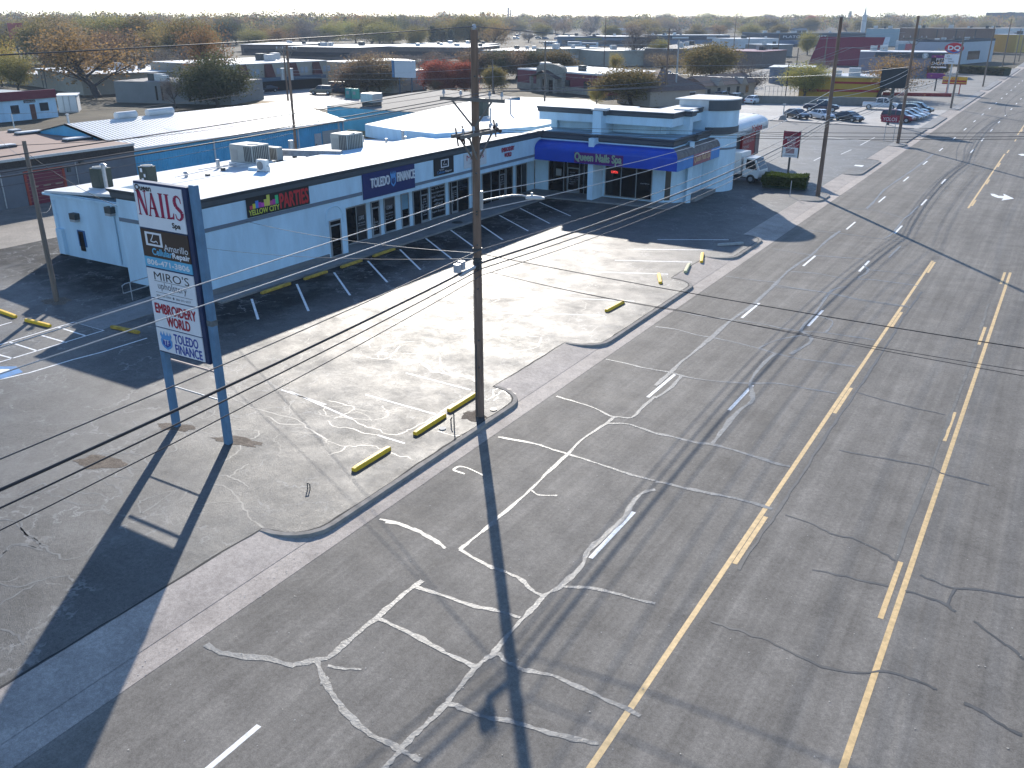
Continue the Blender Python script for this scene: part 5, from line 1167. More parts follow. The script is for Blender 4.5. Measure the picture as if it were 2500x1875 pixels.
b = MB(); b.box(XG, XG + .07, y0 - .12, y0 + .08, 0, 2.75); b.box(XG, XG + .07, y1 - .08, y1 + .15, 0, 2.75); b.box(XG, XG + .071, y0, y1, 2.6, 2.8); b.build('door_frame', pbr('rust_red_frame', (.3, .05, .035), .6, .2, 3), dr)
b = MB()
for i in range(3): b.box(XG + .03, XG + .05, y0 + .3 + i * 1.1, y0 + .95 + i * 1.1, 1.38, 1.48)
for i in range(8): b.box(XG + .03, XG + .04, y0 + .08, y1 - .08, .3 + i * .3, .32 + i * .3)
b.build('door_slat', pbr('door_tan', (.3, .22, .16), .7, .1, 2), dr)
q = PX(*cA(680, 1380), XG); b = MB(); b.box(XG, XG + .3, q.y - .2, q.y + .2, q.z - .1, q.z + .2); b.build('wall_light', M_DKMET, t_)
q = PX(*cA(578, 1425), XG); b = MB(); b.box(XG, XG + .1, q.y - .15, q.y + .15, q.z - .25, q.z + .25); b.build('meter_box', M_DKMET, t_)
b = MB(); q = PX(*cA(630, 1370), XG); b.tube([(XG + .04, q.y, 3.1), (XG + .04, q.y, .3)], .04, n=6); q = PX(*cA2(40, 300), XG); b.tube([(XG + .06, q.y, 3.1), (XG + .06, q.y, .1)], .06, n=6); b.build('downpipe', M_GALV, t_)
for i, (p, w_, l_) in enumerate((((125, 1112), 1.0, 'small dark skylight on the brown roof'), ((248, 1127), 2.6, 'long white skylight at the back of the brown roof'), ((655, 1180), 2.6, 'long white skylight nearest the blue building'), ((10, 1248), 2.4, 'long white skylight cut by the left edge of the photo'))):
    q = G(*cA(*p), 3.9); s_ = thing('skylight', l_, 'skylight', (q.x, q.y, 3.88)); b = MB(); b.box(q.x - .45, q.x + .45, q.y - w_ / 2, q.y + w_ / 2, 3.88, 4.02); b.build('curb', M_DKMET, s_); b = MB(); b.box(q.x - .42, q.x + .42, q.y - w_ / 2 + .03, q.y + w_ / 2 - .03, 4.02, 4.16); b.build('dome', M_ROOFW, s_, bevel=.05)
for l_, p, h_ in (('galvanised roof stack with a round cap on the brown roof', (565, 1140), .9), ('pale thin mast on the back of the brown roof', (120, 1075), 1.3), ('tall galvanised stack by the gable of the blue building', (580, 1040), .9)):
    q = G(*cA(*p), 3.9); s_ = thing('roof_stack', l_, 'vent', (q.x, q.y, 3.88)); b = MB(); b.cyl(q.x, q.y, 3.88, 3.88 + h_, .12 if 'stack' in l_ else .06, n=10); b.build('pipe', M_GALV, s_); b = MB(); b.cyl(q.x, q.y, 3.88 + h_, 3.98 + h_, .2 if 'stack' in l_ else .07, n=10); b.build('cap', M_GALV, s_)
# blue metal building
t_ = bldg('metal_building', 'blue ribbed metal building with a pale standing seam roof', (-80, 66, 0)); XB = -73.6; zE = 3.25; zR = 5.0; XR = -82.3
def ribbed(mb, x, y0, y1, z0, z1, m, step=.3, d=.03):
    n = int((y1 - y0) / step); vs = []
    for i in range(n + 1):
        y = y0 + i * step
        for dy, dx in ((0, 0), (step * .55, 0), (step * .65, d), (step * .9, d)): 
            if y + dy <= y1: vs.append((x + dx, y + dy))
    vv = [(a, c, z0) for a, c in vs] + [(a, c, z1) for a, c in vs]; k = len(vs)
    mb.add(vv, [(i, i + 1, k + i + 1, k + i) for i in range(k - 1)], m)
M_BLU = pbr('blue_metal_siding', (.08, .38, .60), .5, .12, .8, spec=.5)
Y0, Y1 = 52.5, 81.8
b = MB(); b.add([(XB, Y0, -.03), (XB, Y1, -.03), (XB, Y1, zE), (XB, Y0, zE)], [(0, 1, 2, 3)]); ribbed(b, XB + .01, Y0, Y1, -.03, zE, M_BLU)
for y in (Y0, Y1): b.add([(XB, y, -.03), (XB, y, zE), (XR, y, zR), (-91, y, zE), (-91, y, -.03)], [(0, 1, 2, 3, 4)], M_BLU)
b.box(-91.1, -91, Y0, Y1, 0, zE, M_BLU); b.build('wall', None, t_)
b = MB()
nseam = int((Y1 - Y0 + .6) / .45)
for sgn, xe in ((1, XB + .35), (-1, -91.3)):
    b.add([(xe, Y0 - .3, zE + .03), (xe, Y1 + .3, zE + .03), (XR, Y1 + .3, zR + .05), (XR, Y0 - .3, zR + .05)], [(0, 1, 2, 3)])
for i in range(nseam + 1):
    y = Y0 - .3 + i * .45; b.bar((XB + .35, y, zE + .045), (XR, y, zR + .065), .03, .035)
b.build('roof', pbr('pale_metal_roof', (.62, .62, .6), .5, .1, .3), t_)
b = MB(); b.box(XB + .25, XB + .42, Y0 - .3, Y1 + .3, zE - .12, zE + .08); 
for y in (62.3, 74.2, Y1 - .1, Y1 - .9): b.box(XB + .03, XB + .14, y - .07, y + .07, 0, zE)
for k in (-1, 1): b.bar((XB + .35, Y0 - .3, zE), (XR, Y0 - .3, zR + .02), .06, .22)
b.build('gutter', M_ROOFW, t_)
qa = PX(*cB(640, 1090), XB); qb_ = PX(*cB(795, 1080), XB)
b = MB(); b.box(XB + .05, XB + .1, qa.y, qb_.y, 0, 2.35); g_ = b.build('roll_door', pbr('roll_door_cream', (.42, .41, .38), .6, .05, 2), t_); b = MB(); [b.box(XB + .1, XB + .115, qa.y, qb_.y, .28 * i, .28 * i + .03) for i in range(1, 9)]; b.build('slat', M_GREYSTOP, g_)
qa = PX(*cB(573, 1125), XB); qb_ = PX(*cB(628, 1120), XB); b = MB(); b.box(XB + .05, XB + .12, qa.y, qb_.y, 0, 2.2); d_ = b.build('door', pbr('door_white_scuffed', (.5, .48, .47), .7, .15, 5), t_); b = MB(); b.box(XB + .12, XB + .16, qa.y + .1, qa.y + .2, .95, 1.1); b.build('handle', M_DKMET, d_)
for i, (p0, p1, l_) in enumerate((((920, 1000), (1165, 990), 'long white ridge ventilator on the blue building, left one'), ((1205, 975), (1435, 955), 'long white ridge ventilator on the blue building, right one'))):
    A_ = G(*cA(*p0), zR); B_ = G(*cA(*p1), zR); s_ = thing('ridge_vent', l_, 'vent', (XR, A_.y, zR)); b = MB(); b.tube([(XR, A_.y, zR + .3), (XR, B_.y, zR + .3)], .38, n=12); b.build('hood', M_ROOFW, s_)
for p0 in ((1130, 1130), (1480, 1090), (1920, 1040)):
    b = MB(); c_ = G(*cA(*p0), 4.1); t__ = (c_.x - XB) / (XR - XB); zc = zE + .03 + (zR - zE) * t__; b.add([(c_.x - 1.2, c_.y - .45, zc + .29 + .02), (c_.x + 1.2, c_.y - .45, zc - .19), (c_.x + 1.2, c_.y + .45, zc - .19), (c_.x - 1.2, c_.y + .45, zc + .31)], [(0, 1, 2, 3)]); b.build('translucent_panel', M_ROOFW, t_)
# fence and brown shed by the end
t_ = thing('timber_fence', 'short tan timber fence between the blue building and the raised white roof', 'fence', (-70, 84, 0)); b = MB(); b.box(-75, -65, 84.0, 84.1, 0, 1.9); b.build('boards', pbr('fence_tan', (.24, .18, .12), .85, .2, 2, stretch=(6, 1, 1)), t_)
# light blue building behind
t_ = bldg('blue_building', 'long light-blue painted building with a flat gravel roof beyond the blue metal one', (-80, 100, 0))
M_LB = pbr('sky_blue_paint', (.17, .38, .47), .7, .1, .6); M_MB = pbr('mid_blue_paint', (.05, .22, .40), .6, .1, .6)
pA_ = G(*cB(685, 895), 4.0); pB_ = G(*cB(1450, 950), 4.0); pC_ = G(*crop(5.53, 1000, 0)(1490, 1310), 4.0)
poly_ = [(pA_.x, pA_.y), (pB_.x, pB_.y), (pC_.x, pC_.y), (pC_.x - 18, pC_.y + 6), (pA_.x - 4, pA_.y + 22)]
b = MB(); b.prism(poly_, 0, 3.95, M_LB); b.build('wall', None, t_)
b = MB(); k_ = Vector((pC_.x - pB_.x, pC_.y - pB_.y)).normalized(); nn = Vector((k_.y, -k_.x)) * .04
b.add([(pB_.x + k_.x * 5 + nn.x, pB_.y + k_.y * 5 + nn.y, 0), (pC_.x + nn.x, pC_.y + nn.y, 0), (pC_.x + nn.x, pC_.y + nn.y, 3.9), (pB_.x + k_.x * 5 + nn.x, pB_.y + k_.y * 5 + nn.y, 3.9)], [(0, 1, 2, 3)]); b.build('blue_wall', M_MB, t_)
b = MB(); b.prism(poly_, 3.95, 4.02); b.build('roof', pbr('gravel_roof', (.15, .14, .13), .9, .25, 1.5), t_)
q = G(*cB(960, 1070), 1.2); b = MB(); k_ = Vector((pB_.x - pA_.x, pB_.y - pA_.y)).normalized(); c_ = Vector((pA_.x, pA_.y)) + k_ * 7; nn = Vector((k_.y, -k_.x)) * .05
b.add([(c_.x + nn.x, c_.y + nn.y, 1.2), (c_.x + k_.x * 1.2 + nn.x, c_.y + k_.y * 1.2 + nn.y, 1.2), (c_.x + k_.x * 1.2 + nn.x, c_.y + k_.y * 1.2 + nn.y, 2.4), (c_.x + nn.x, c_.y + nn.y, 2.4)], [(0, 1, 2, 3)]); b.build('window', M_GLASS, t_)
q = G(*cB(1065, 895), 4.0); s_ = thing('evaporative_cooler', 'large pale cooler box on the gravel roof of the light-blue building', 'cooler', (q.x, q.y, 4)); b = MB(); b.box(q.x - .9, q.x + .9, q.y - .9, q.y + .9, 4.0, 4.5, M_DKMET); b.box(q.x - 1.0, q.x + 1.0, q.y - 1.0, q.y + 1.0, 4.5, 5.6, M_GALV); b.build('case', None, s_, bevel=.05)
# red/white "Landromat" board on its right end
q = G(*crop(5.53, 1000, 0)(1395, 1480), 3.0)
s_ = thing('wall_board', 'small pale wall board near the right end of the light-blue building', 'sign', (pC_.x, pC_.y, 2)); k_ = Vector((pC_.x - pB_.x, pC_.y - pB_.y)).normalized(); nn = Vector((k_.y, -k_.x)) * .07
b = MB(); b.add([(pC_.x - k_.x * 3.2 + nn.x, pC_.y - k_.y * 3.2 + nn.y, 2.2), (pC_.x - k_.x * .6 + nn.x, pC_.y - k_.y * .6 + nn.y, 2.2), (pC_.x - k_.x * .6 + nn.x, pC_.y - k_.y * .6 + nn.y, 3.6), (pC_.x - k_.x * 3.2 + nn.x, pC_.y - k_.y * 3.2 + nn.y, 3.6)], [(0, 1, 2, 3)], pbr('board_pale', (.3, .36, .32), .6, .1, 2)); b.build('panel', None, s_)

# ---- generic background building placed by its front-left and front-right ground corners
def frontage(name, label, L, Rr, depth, h, wall, roof, parts=(), zb=0, over=0.0, par=0.0, X=None):
    a = G(*L) if X is None else L; c = G(*Rr) if X is None else Rr
    a = Vector((a[0], a[1], 0)); c = Vector((c[0], c[1], 0))
    t_ = thing(name, label, 'building', a); ang = math.atan2((c - a).y, (c - a).x); F_ = frame(a, ang); W = (c - a).length
    b = MB(F_); b.box(0, W, 0, depth, -.05, h - .02); b.build('wall', wall, t_)
    b = MB(F_); b.box(-over, W + over, -over, depth + over, h, h + .12)
    if par:
        b.box(-.02, W + .02, -.02, .25, h + .12, h + par); b.box(-.02, .25, .25, depth, h + .12, h + par); b.box(W - .25, W + .02, .25, depth, h + .12, h + par)
    b.build('roof', roof, t_)
    by = {}
    for it in parts:
        nm, x0, x1, z0, z1, m = it[:6]; d = it[6] if len(it) > 6 else .06
        b = MB(F_); fx = lambda x: x if x > 1.5 or nm == 'abs' else x
        b.box(x0 * W, x1 * W, -d, -.001, z0, z1); b.build(nm, m, t_)
    if W > 12 and not over == .6:
        rq = random.Random(int(W * 100))
        for i in range(2 + int(W / 14)):
            b = MB(F_); x = rq.uniform(.06, .94) * W; y = rq.uniform(.15, .8) * depth; s_ = rq.uniform(.5, 1.1); b.box(x - s_, x + s_, y - s_ * .8, y + s_ * .8, h + .125, h + .5 + s_); b.build('roof_unit', M_DKMET if i % 2 else M_GALV, t_)
    return t_, F_, W
def wtxt(t_, F_, s, x, z, w_, h_, m, d=.1, bold=0):
    b = MB(F_); text(b, s, (x, -d, z), (1, 0, 0), (0, 0, 1), w_, h_, m, bold=bold); b.build('lettering', None, t_)
M_MAROON = pbr('maroon_metal', (.16, .018, .035), .5, .08, 1); M_TANW = pbr('tan_stucco', (.34, .31, .25), .8, .08, .5); M_GREYW = pbr('grey_wall', (.20, .20, .19), .8, .08, .5)
M_OFFW = pbr('off_white_wall', (.55, .56, .56), .7, .06, .5); M_BRICK = pbr('dull_brick', (.17, .13, .11), .85, .2, 2); M_BLKW = pbr('slate_wall', (.045, .06, .08), .7, .1, 1)
M_ROOFG = pbr('grey_roof', (.22, .21, .2), .85, .15, .5)
# white office, maroon fascia
t_, F_, W = frontage('office', 'white single-storey office with a maroon fascia and a brown door, at the left edge', cA(-120, 1045), cA(495, 985), 14, 3.5, M_WALLW, pbr('roof_blue_grey', (.3, .33, .34), .8, .1, .5),
    [('fascia', -.01, 1.005, 2.95, 4.2, M_MAROON, .35), ('window', .02, .12, 1.1, 2.3, M_GLASSB), ('window', .36, .47, 1.0, 2.25, M_GLASSB), ('door', .62, .69, 0, 2.2, pbr('door_brown', (.12, .04, .03), .5, 0)), ('window', .76, .88, 1.1, 2.3, M_GLASSB), ('sign_board', .55, .71, 2.45, 2.85, M_BLACK)])
wtxt(t_, F_, 'Good as Gold', W * .56, 2.52, W * .14, .24, M_WHITE, .08)
t_, F_, W = frontage('carport', 'open pale carport lean-to right of the white office', cA(500, 950), cA(665, 945), 5, 2.6, M_OFFW, M_ROOFW, [('post', .98, 1.0, 0, 2.6, M_DKMET), ('slats', .3, .31, 0, 2.6, M_DKMET), ('slats', .6, .61, 0, 2.6, M_DKMET)], over=.2)
frontage('grey_block_building', 'low flat-roofed grey block building left of the back street', cA(985, 862), cA(1955, 885), 12, 3.6, M_GREYW, M_ROOFG, [('window', .36, .375, .5, 3.0, M_GLASS), ('window', .41, .425, .5, 3.0, M_GLASS), ('window', .64, .66, .4, 3.0, M_GLASS), ('window', .73, .75, .4, 3.0, M_GLASS)])
frontage('warehouse', 'tan warehouse with a bright white roof behind the left trees', cA(340, 735), cA(710, 805), 30, 3.9, M_TANW, M_ROOFW, [('fascia', 0, 1, 3.6, 3.95, M_DKMET), ('downpipe', .08, .1, 0, 3.7, M_DKMET), ('downpipe', .16, .18, 0, 3.7, M_DKMET)], over=.4)
frontage('warehouse', 'small tan wall section at the far left behind the office', cA(60, 700), cA(345, 735), 20, 2.6, M_TANW, M_ROOFW, over=.3)
# mansard shopping centre
t_, F_, W = frontage('shopping_centre', 'cream two-storey shopping centre with brown mansard bays above a shaded arcade', cA(1900, 800), cB(700, 735), 26, 5.6, M_TANW, M_ROOFW,
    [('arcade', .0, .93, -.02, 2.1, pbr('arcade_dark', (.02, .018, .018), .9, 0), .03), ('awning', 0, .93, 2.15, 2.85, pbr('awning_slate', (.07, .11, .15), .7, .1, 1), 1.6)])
for i in range(4):
    b = MB(F_); x = W * (.135 + .235 * i); b.add([(x, -1.0, 2.9), (x + W * .08, -1.0, 2.9), (x + W * .075, -.1, 5.5), (x + W * .005, -.1, 5.5), (x, 0, 2.9), (x + W * .08, 0, 2.9)], [(0, 1, 2, 3), (0, 3, 4), (1, 5, 2)]); b.build('mansard_bay', pbr('brown_shingle', (.11, .035, .03), .8, .2, 2), t_)
for i in range(9):
    b = MB(F_); x = W * (.02 + .117 * i); b.box(x, x + .8, -.05, 0, 3.4, 4.6); b.box(x + 1.2, x + 2.0, -.05, 0, 3.4, 4.6); b.build('window', pbr('window_pale', (.3, .35, .4), .2, 0), t_)
t_, F_, W = frontage('shopping_centre_wing', 'cream end wing of the shopping centre with an arched panel', cB(655, 720), cB(845, 735), 20, 5.2, M_TANW, M_ROOFW, [('mansard', -.25, .02, 1.9, 5.0, pbr('brown_shingle', (.11, .035, .03), .8, .2, 2), 1.0)], over=.1)
frontage('cream_building', 'low cream building behind the dark pear trees', cB(845, 770), cB(1250, 785), 14, 3.9, M_TANW, M_ROOFW, [('window', .12, .2, .8, 2.2, M_GLASSB), ('window', .3, .36, .8, 2.2, M_GLASSB), ('fence', -.25, .08, 0, 2.0, M_BLKW, 2)], over=.2)
# large flat white roofs behind
for l_, a, c, d, h, w_ in (('long low brick building with a dazzling white roof behind the shopping centre', (700, 142), (870, 146), 40, 4.2, M_BRICK), ('white roofed block on the far side of the shopping centre', (590, 133), (735, 134), 40, 4, M_BRICK), ('wide white roofed building behind the maroon tree', (900, 140), (1170, 143), 30, 4, M_BRICK), ('white roofed building left of the near pole top', (980, 128), (1180, 130), 25, 3.5, M_BRICK), ('distant white roof beyond the pear trees', (1180, 148), (1300, 150), 30, 3.5, M_BRICK)):
    frontage('flat_roofed_building', l_, a, c, d, h, w_, M_ROOFW, [('window_band', .05, .95, .8, 2.4, M_GLASSB)], over=.4)
# maroon restaurant with stone gable
t_, F_, W = frontage('restaurant', 'maroon restaurant with an arched stone gable entrance', cC(220, 742), cC(890, 812), 20, 3.9, M_MAROON, M_ROOFW, [('stone_base', 0, 1, 0, 1.3, pbr('tan_stone', (.3, .27, .22), .85, .2, 2), .12), ('window', .62, .68, 1.3, 2.6, M_GLASSB, .15), ('window', .85, .93, 1.3, 2.6, M_GLASSB, .15)], par=.3)
b = MB(F_); pts = [(W * .30, 0)] + [(W * .30, 4.6)] + [(W * (.465 + .165 * math.cos(a)), 4.6 + 1.0 * math.sin(a)) for a in [R(180 - i * 18) for i in range(11)]] + [(W * .63, 0)]
n = len(pts); b.add([(x, -.9, z) for x, z in pts] + [(x, .3, z) for x, z in pts], [tuple(range(n)), tuple(range(n, 2 * n))[::-1]] + [(i, n + i, n + (i + 1) % n, (i + 1) % n) for i in range(n)]); b.build('stone_gable', pbr('tan_stone', (.3, .27, .22), .85, .2, 2), t_)
b = MB(F_); b.add([(W * .27, -2.6, 2.8), (W * .45, -2.6, 4.3), (W * .63, -2.6, 2.8), (W * .27, -.9, 2.8), (W * .45, -.9, 4.3), (W * .63, -.9, 2.8)], [(0, 1, 4, 3), (1, 2, 5, 4)]); b.build('porch_roof', pbr('porch_brown', (.07, .045, .04), .7, .2, 2), t_)
b = MB(F_)
for x in (.30, .42, .5, .60): b.box(x * W - .3, x * W + .3, -2.5, -1.9, 0, 2.9)
b.build('porch_post', pbr('tan_stone', (.3, .27, .22), .85, .2, 2), t_)
b = MB(F_); b.box(W * .38, W * .56, -.95, -.9, 0, 2.4); b.build('door', M_GLASS, t_)
# storage units and grey warehouse
frontage('storage_units', 'row of pale storage garages with white roll doors behind the restaurant', cC(600, 548), cC(930, 530), 12, 4.9, M_TANW, M_ROOFW, [('roll_door', .2, .38, 0, 3, M_OFFW), ('door', .5, .55, 0, 2.4, M_OFFW), ('roll_door', .62, .78, 0, 3, M_OFFW), ('post', .14, .16, 0, 4.5, M_DKMET), ('awning', .45, .6, 2.9, 3.2, M_BLKW, .8), ('awning', .85, .95, 3.2, 3.5, M_BLKW, .8)], over=.3)
frontage('long_warehouse', 'long tan warehouse with a pale roof behind the bare tree', cC(930, 560), cC(1640, 545), 25, 4.6, M_TANW, pbr('pale_blue_roof', (.45, .5, .52), .6, .1, .5), over=.2)
frontage('brown_block', 'brown cube-like block at the end of the long warehouse', cC(1640, 560), cC(1880, 500), 14, 5.2, M_BRICK, M_ROOFG)
# shingled house
h0 = G(*cC(1335, 905)); h1 = G(*cC(1790, 880)); a = Vector((h0.x, h0.y, 0)); c = Vector((h1.x, h1.y, 0)); ang = math.atan2((c - a).y, (c - a).x); F_ = frame(a, ang); W = (c - a).length
t_ = thing('house', 'tan house with a dark brown hipped shingle roof behind the corner shop', 'house', a)
b = MB(F_); b.box(0, W, 0, 10, 0, 2.7); b.build('wall', pbr('house_tan', (.36, .29, .23), .8, .06, .6), t_)
b = MB(F_); o_ = .6; b.add([(-o_, -o_, 2.6), (W + o_, -o_, 2.6), (W + o_, 10 + o_, 2.6), (-o_, 10 + o_, 2.6), (W * .48, 5, 6.0), (W * .52, 5, 6.0)], [(0, 1, 5, 4), (1, 2, 5), (2, 3, 4, 5), (3, 0, 4), (3, 2, 1, 0)]); b.build('roof', pbr('brown_shingles', (.16, .11, .09), .85, .25, 3), t_)
b = MB(F_); b.box(W * .72, W * .82, -.06, 0, .9, 2.2); wn_ = b.build('window', M_GLASSB, t_); b = MB(F_); b.box(W * .71, W * .83, -.1, -.061, .8, .9); b.box(W * .71, W * .83, -.1, -.061, 2.2, 2.3); b.build('window_frame', M_WHITE, wn_)
a2 = a + (c - a) * 1.02; F2 = frame(G(*cC(1790, 850)), math.atan2(1, .28)); t2 = thing('house', 'long tan side wing of the shingled house with small gabled dormers', 'house', G(*cC(1790, 850)))
b = MB(F2); b.box(0, 17, 0, 6, 0, 2.7); b.build('wall', pbr('house_tan', (.36, .29, .23), .8, .06, .6), t2)
b = MB(F2); b.add([(-.4, -.5, 2.6), (17.4, -.5, 2.6), (17.4, 6.5, 2.6), (-.4, 6.5, 2.6), (-.4, 3, 4.3), (17.4, 3, 4.3)], [(0, 1, 5, 4), (2, 3, 4, 5), (0, 4, 3), (1, 2, 5)]); b.build('roof', pbr('brown_shingles', (.16, .11, .09), .85, .25, 3), t2)
for i in range(2):
    b = MB(F2); x = 3 + i * 8; b.add([(x, -.7, 2.5), (x + 2.4, -.7, 2.5), (x + 1.2, -.7, 3.9), (x, 1.5, 2.9), (x + 2.4, 1.5, 2.9), (x + 1.2, 2, 3.9)], [(0, 1, 2), (0, 2, 5, 3), (1, 4, 5, 2)]); b.build('dormer', pbr('house_tan', (.36, .29, .23), .8, .06, .6), t2)
for i in range(5): b = MB(F2); b.box(1 + i * 3.2, 1.9 + i * 3.2, -.05, 0, .8, 2.1); b.build('window', M_GLASSB, t2)
# shop with white barrel awning beyond the corner tower
t_ = bldg('cafe_building', 'grey shop with a white barrel awning reading Yolos beyond the tower', (-32, 95, 0))
b = MB(); b.box(-44, -29.5, 84.5, 100.0, 0, 4.6); b.build('wall', pbr('charcoal_grey_wall', (.07, .075, .085), .7, .08, 1), t_)
b = MB(); b.box(-44, -29.5, 84.5, 100.0, 4.6, 4.7); b.build('roof', M_ROOFW, t_)
b = MB(); prof = [(-29.5 + 1.4 * math.sin(a), 3.95 + .8 * math.cos(a)) for a in [i / 8 * math.pi / 2 for i in range(9)]] + [(-28.1, 3.4)]
ys = [84.0 + i * .4 for i in range(41)]; k = len(prof)
b.add([(x - (0.0 if i < 38 else (i - 37) ** 2 * .03), y, z - (0 if i < 38 else (i - 37) ** 2 * .015)) for i, y in enumerate(ys) for x, z in prof], [(i * k + j, i * k + j + 1, (i + 1) * k + j + 1, (i + 1) * k + j) for i in range(40) for j in range(k - 1)]); b.add([(x - .7, 100.02, z) for x, z in prof] + [(-30.2, 100.02, 3.4)], [tuple(range(k + 1))])
aw_ = b.build('awning', pbr('awning_white_metal', (.55, .58, .6), .4, .12, 1.5, spec=.5), t_)
b = MB(); text(b, 'Yolos', (-28.08, 93.2, 3.5), (0, 1, 0), (0, 0, 1), 3.6, .62, M_RED, bold=.04, off=.02); text(b, 'DRINKS', (-28.08, 97.2, 3.5), (0, 1, 0), (0, 0, 1), 1.6, .22, M_BLACK, off=.02); text(b, 'SNACKS', (-28.08, 91.6, 3.5), (0, 1, 0), (0, 0, 1), 1.8, .24, M_BLACK, off=.02); b.build('lettering', None, aw_)
b = MB()
for z in (3.55, 3.8): b.bar((-28.06, 85.5, z), (-28.06, 94, z), .02, .03)
for i in range(10): b.bar((-28.06, 85.6 + i * .85, 3.45), (-28.3, 85.6 + i * .85, 4.25), .02, .03)
b.build('grid', M_GREYSTOP, aw_)
b = MB(); b.box(-29.45, -29.2, 94.2, 98.6, .5, 3.35, pbr('banner_red', (.30, .01, .02), .5, .06, 2)); bb = b.build('banner', None, t_)
b = MB(); z = 2.7
for s_ in ('RASPAS', 'MICHELADAS', 'DRINKS', 'SNACKS'): text(b, s_, (-29.19, 94.5, z), (0, 1, 0), (0, 0, 1), .35 * len(s_), .36, pbr('banner_white', (.5, .45, .45), .5, 0)); z -= .6
b.build('lettering', None, bb)
b = MB(); b.box(-29.5, -29.15, 98.7, 100.05, .5, 3.4); b.build('side_panel', pbr('taupe_panel', (.22, .16, .15), .7, .15, 1), t_)
b = MB()
for y in (86, 91, 96): b.tube([(-32, y, 4.7), (-32, y, 5.5), (-31.7, y, 5.7), (-31.7, y + 3.5, 5.7), (-32, y + 3.9, 5.5), (-32, y + 3.9, 4.7)], .03, n=5)
b.build('roof_rail', M_DKMET, t_)
# ---------------------------------------------------------------- vehicles
M_TYRE = pbr('tyre_rubber', (.02, .02, .02), .85, 0); M_RIM = pbr('alloy_rim', (.45, .45, .46), .35, 0, metal=.7)
M_HEAD = pbr('headlight_glass', (.6, .62, .63), .15, 0); M_TAIL = pbr('taillight_red', (.35, .01, .01), .25, 0)
def paint(nm, c): return pbr('car_paint_' + nm, c, .28, .0, spec=.5, coat=.6)
PAINT = dict(black=paint('black', (.012, .012, .014)), white=paint('white', (.7, .7, .7)), grey=paint('grey', (.12, .13, .14)), navy=paint('navy', (.015, .025, .05)), red=paint('red', (.16, .008, .02)), silver=paint('silver', (.38, .38, .38)), tan=paint('tan', (.22, .19, .13)), blue=paint('blue', (.04, .1, .2)))
KIND = {
 'sedan': dict(body=[(-2.35, .68, .38, .78), (-2.25, .84, .25, .95), (-1.6, .90, .2, 1.02), (0, .91, .2, .98), (1.2, .90, .2, .95), (2.0, .86, .22, .80), (2.33, .70, .3, .62)], cab=[(-1.9, .74, .66, 1.0, 1.01), (-1.15, .80, .60, .99, 1.38), (-.1, .81, .61, .98, 1.44), (.4, .81, .60, .97, 1.38), (1.25, .78, .68, .94, .96)], wh=(-1.45, 1.42), r=.33),
 'suv': dict(body=[(-2.35, .74, .45, 1.0), (-2.3, .88, .32, 1.12), (-1.6, .94, .28, 1.14), (0, .95, .28, 1.12), (1.2, .94, .28, 1.1), (2.0, .90, .3, 1.0), (2.35, .76, .4, .82)], cab=[(-2.3, .80, .70, 1.1, 1.12), (-2.05, .83, .68, 1.1, 1.68), (-.2, .85, .69, 1.1, 1.76), (.5, .85, .68, 1.1, 1.70), (1.25, .82, .74, 1.08, 1.1)], wh=(-1.5, 1.5), r=.38),
 'pickup': dict(body=[(-2.9, .90, .5, 1.1), (-2.85, .97, .45, 1.14), (-.7, .98, .38, 1.14), (.2, .98, .36, 1.14), (1.5, .97, .38, 1.16), (2.4, .94, .4, 1.08), (2.8, .82, .5, .9)], cab=[(-.8, .86, .74, 1.14, 1.72), (-.6, .87, .72, 1.14, 1.84), (.4, .88, .72, 1.14, 1.88), (.9, .88, .72, 1.14, 1.82), (1.6, .86, .76, 1.14, 1.16)], wh=(-1.85, 1.85), r=.42),
}
def shell(mb, sts, six=True):
    vs = []
    for (y, w_, zb, zt) in sts:
        vs += [(-w_ * .9, y, zb), (-w_, y, zb + (zt - zb) * .35), (-w_ * .99, y, zb + (zt - zb) * .7), (-w_ * .86, y, zt), (w_ * .86, y, zt), (w_ * .99, y, zb + (zt - zb) * .7), (w_, y, zb + (zt - zb) * .35), (w_ * .9, y, zb)]
    n = len(sts); mb.add(vs, [(i * 8 + j, i * 8 + (j + 1) % 8, (i + 1) * 8 + (j + 1) % 8, (i + 1) * 8 + j) for i in range(n - 1) for j in range(8)] + [tuple(range(8))[::-1], tuple(range((n - 1) * 8, n * 8))])
def cabin(mb, sts, dz=0, grow=0):
    vs = []
    for (y, wb, wt, zb, zt) in sts: vs += [(-wb - grow, y, zb), (-wt - grow, y, zt + dz), (wt + grow, y, zt + dz), (wb + grow, y, zb)]
    n = len(sts); mb.add(vs, [(i * 4 + j, i * 4 + j + 1, (i + 1) * 4 + j + 1, (i + 1) * 4 + j) for i in range(n - 1) for j in range(3)] + [(0, 1, 2, 3)[::-1], tuple(range((n - 1) * 4, n * 4))])
CARS = []
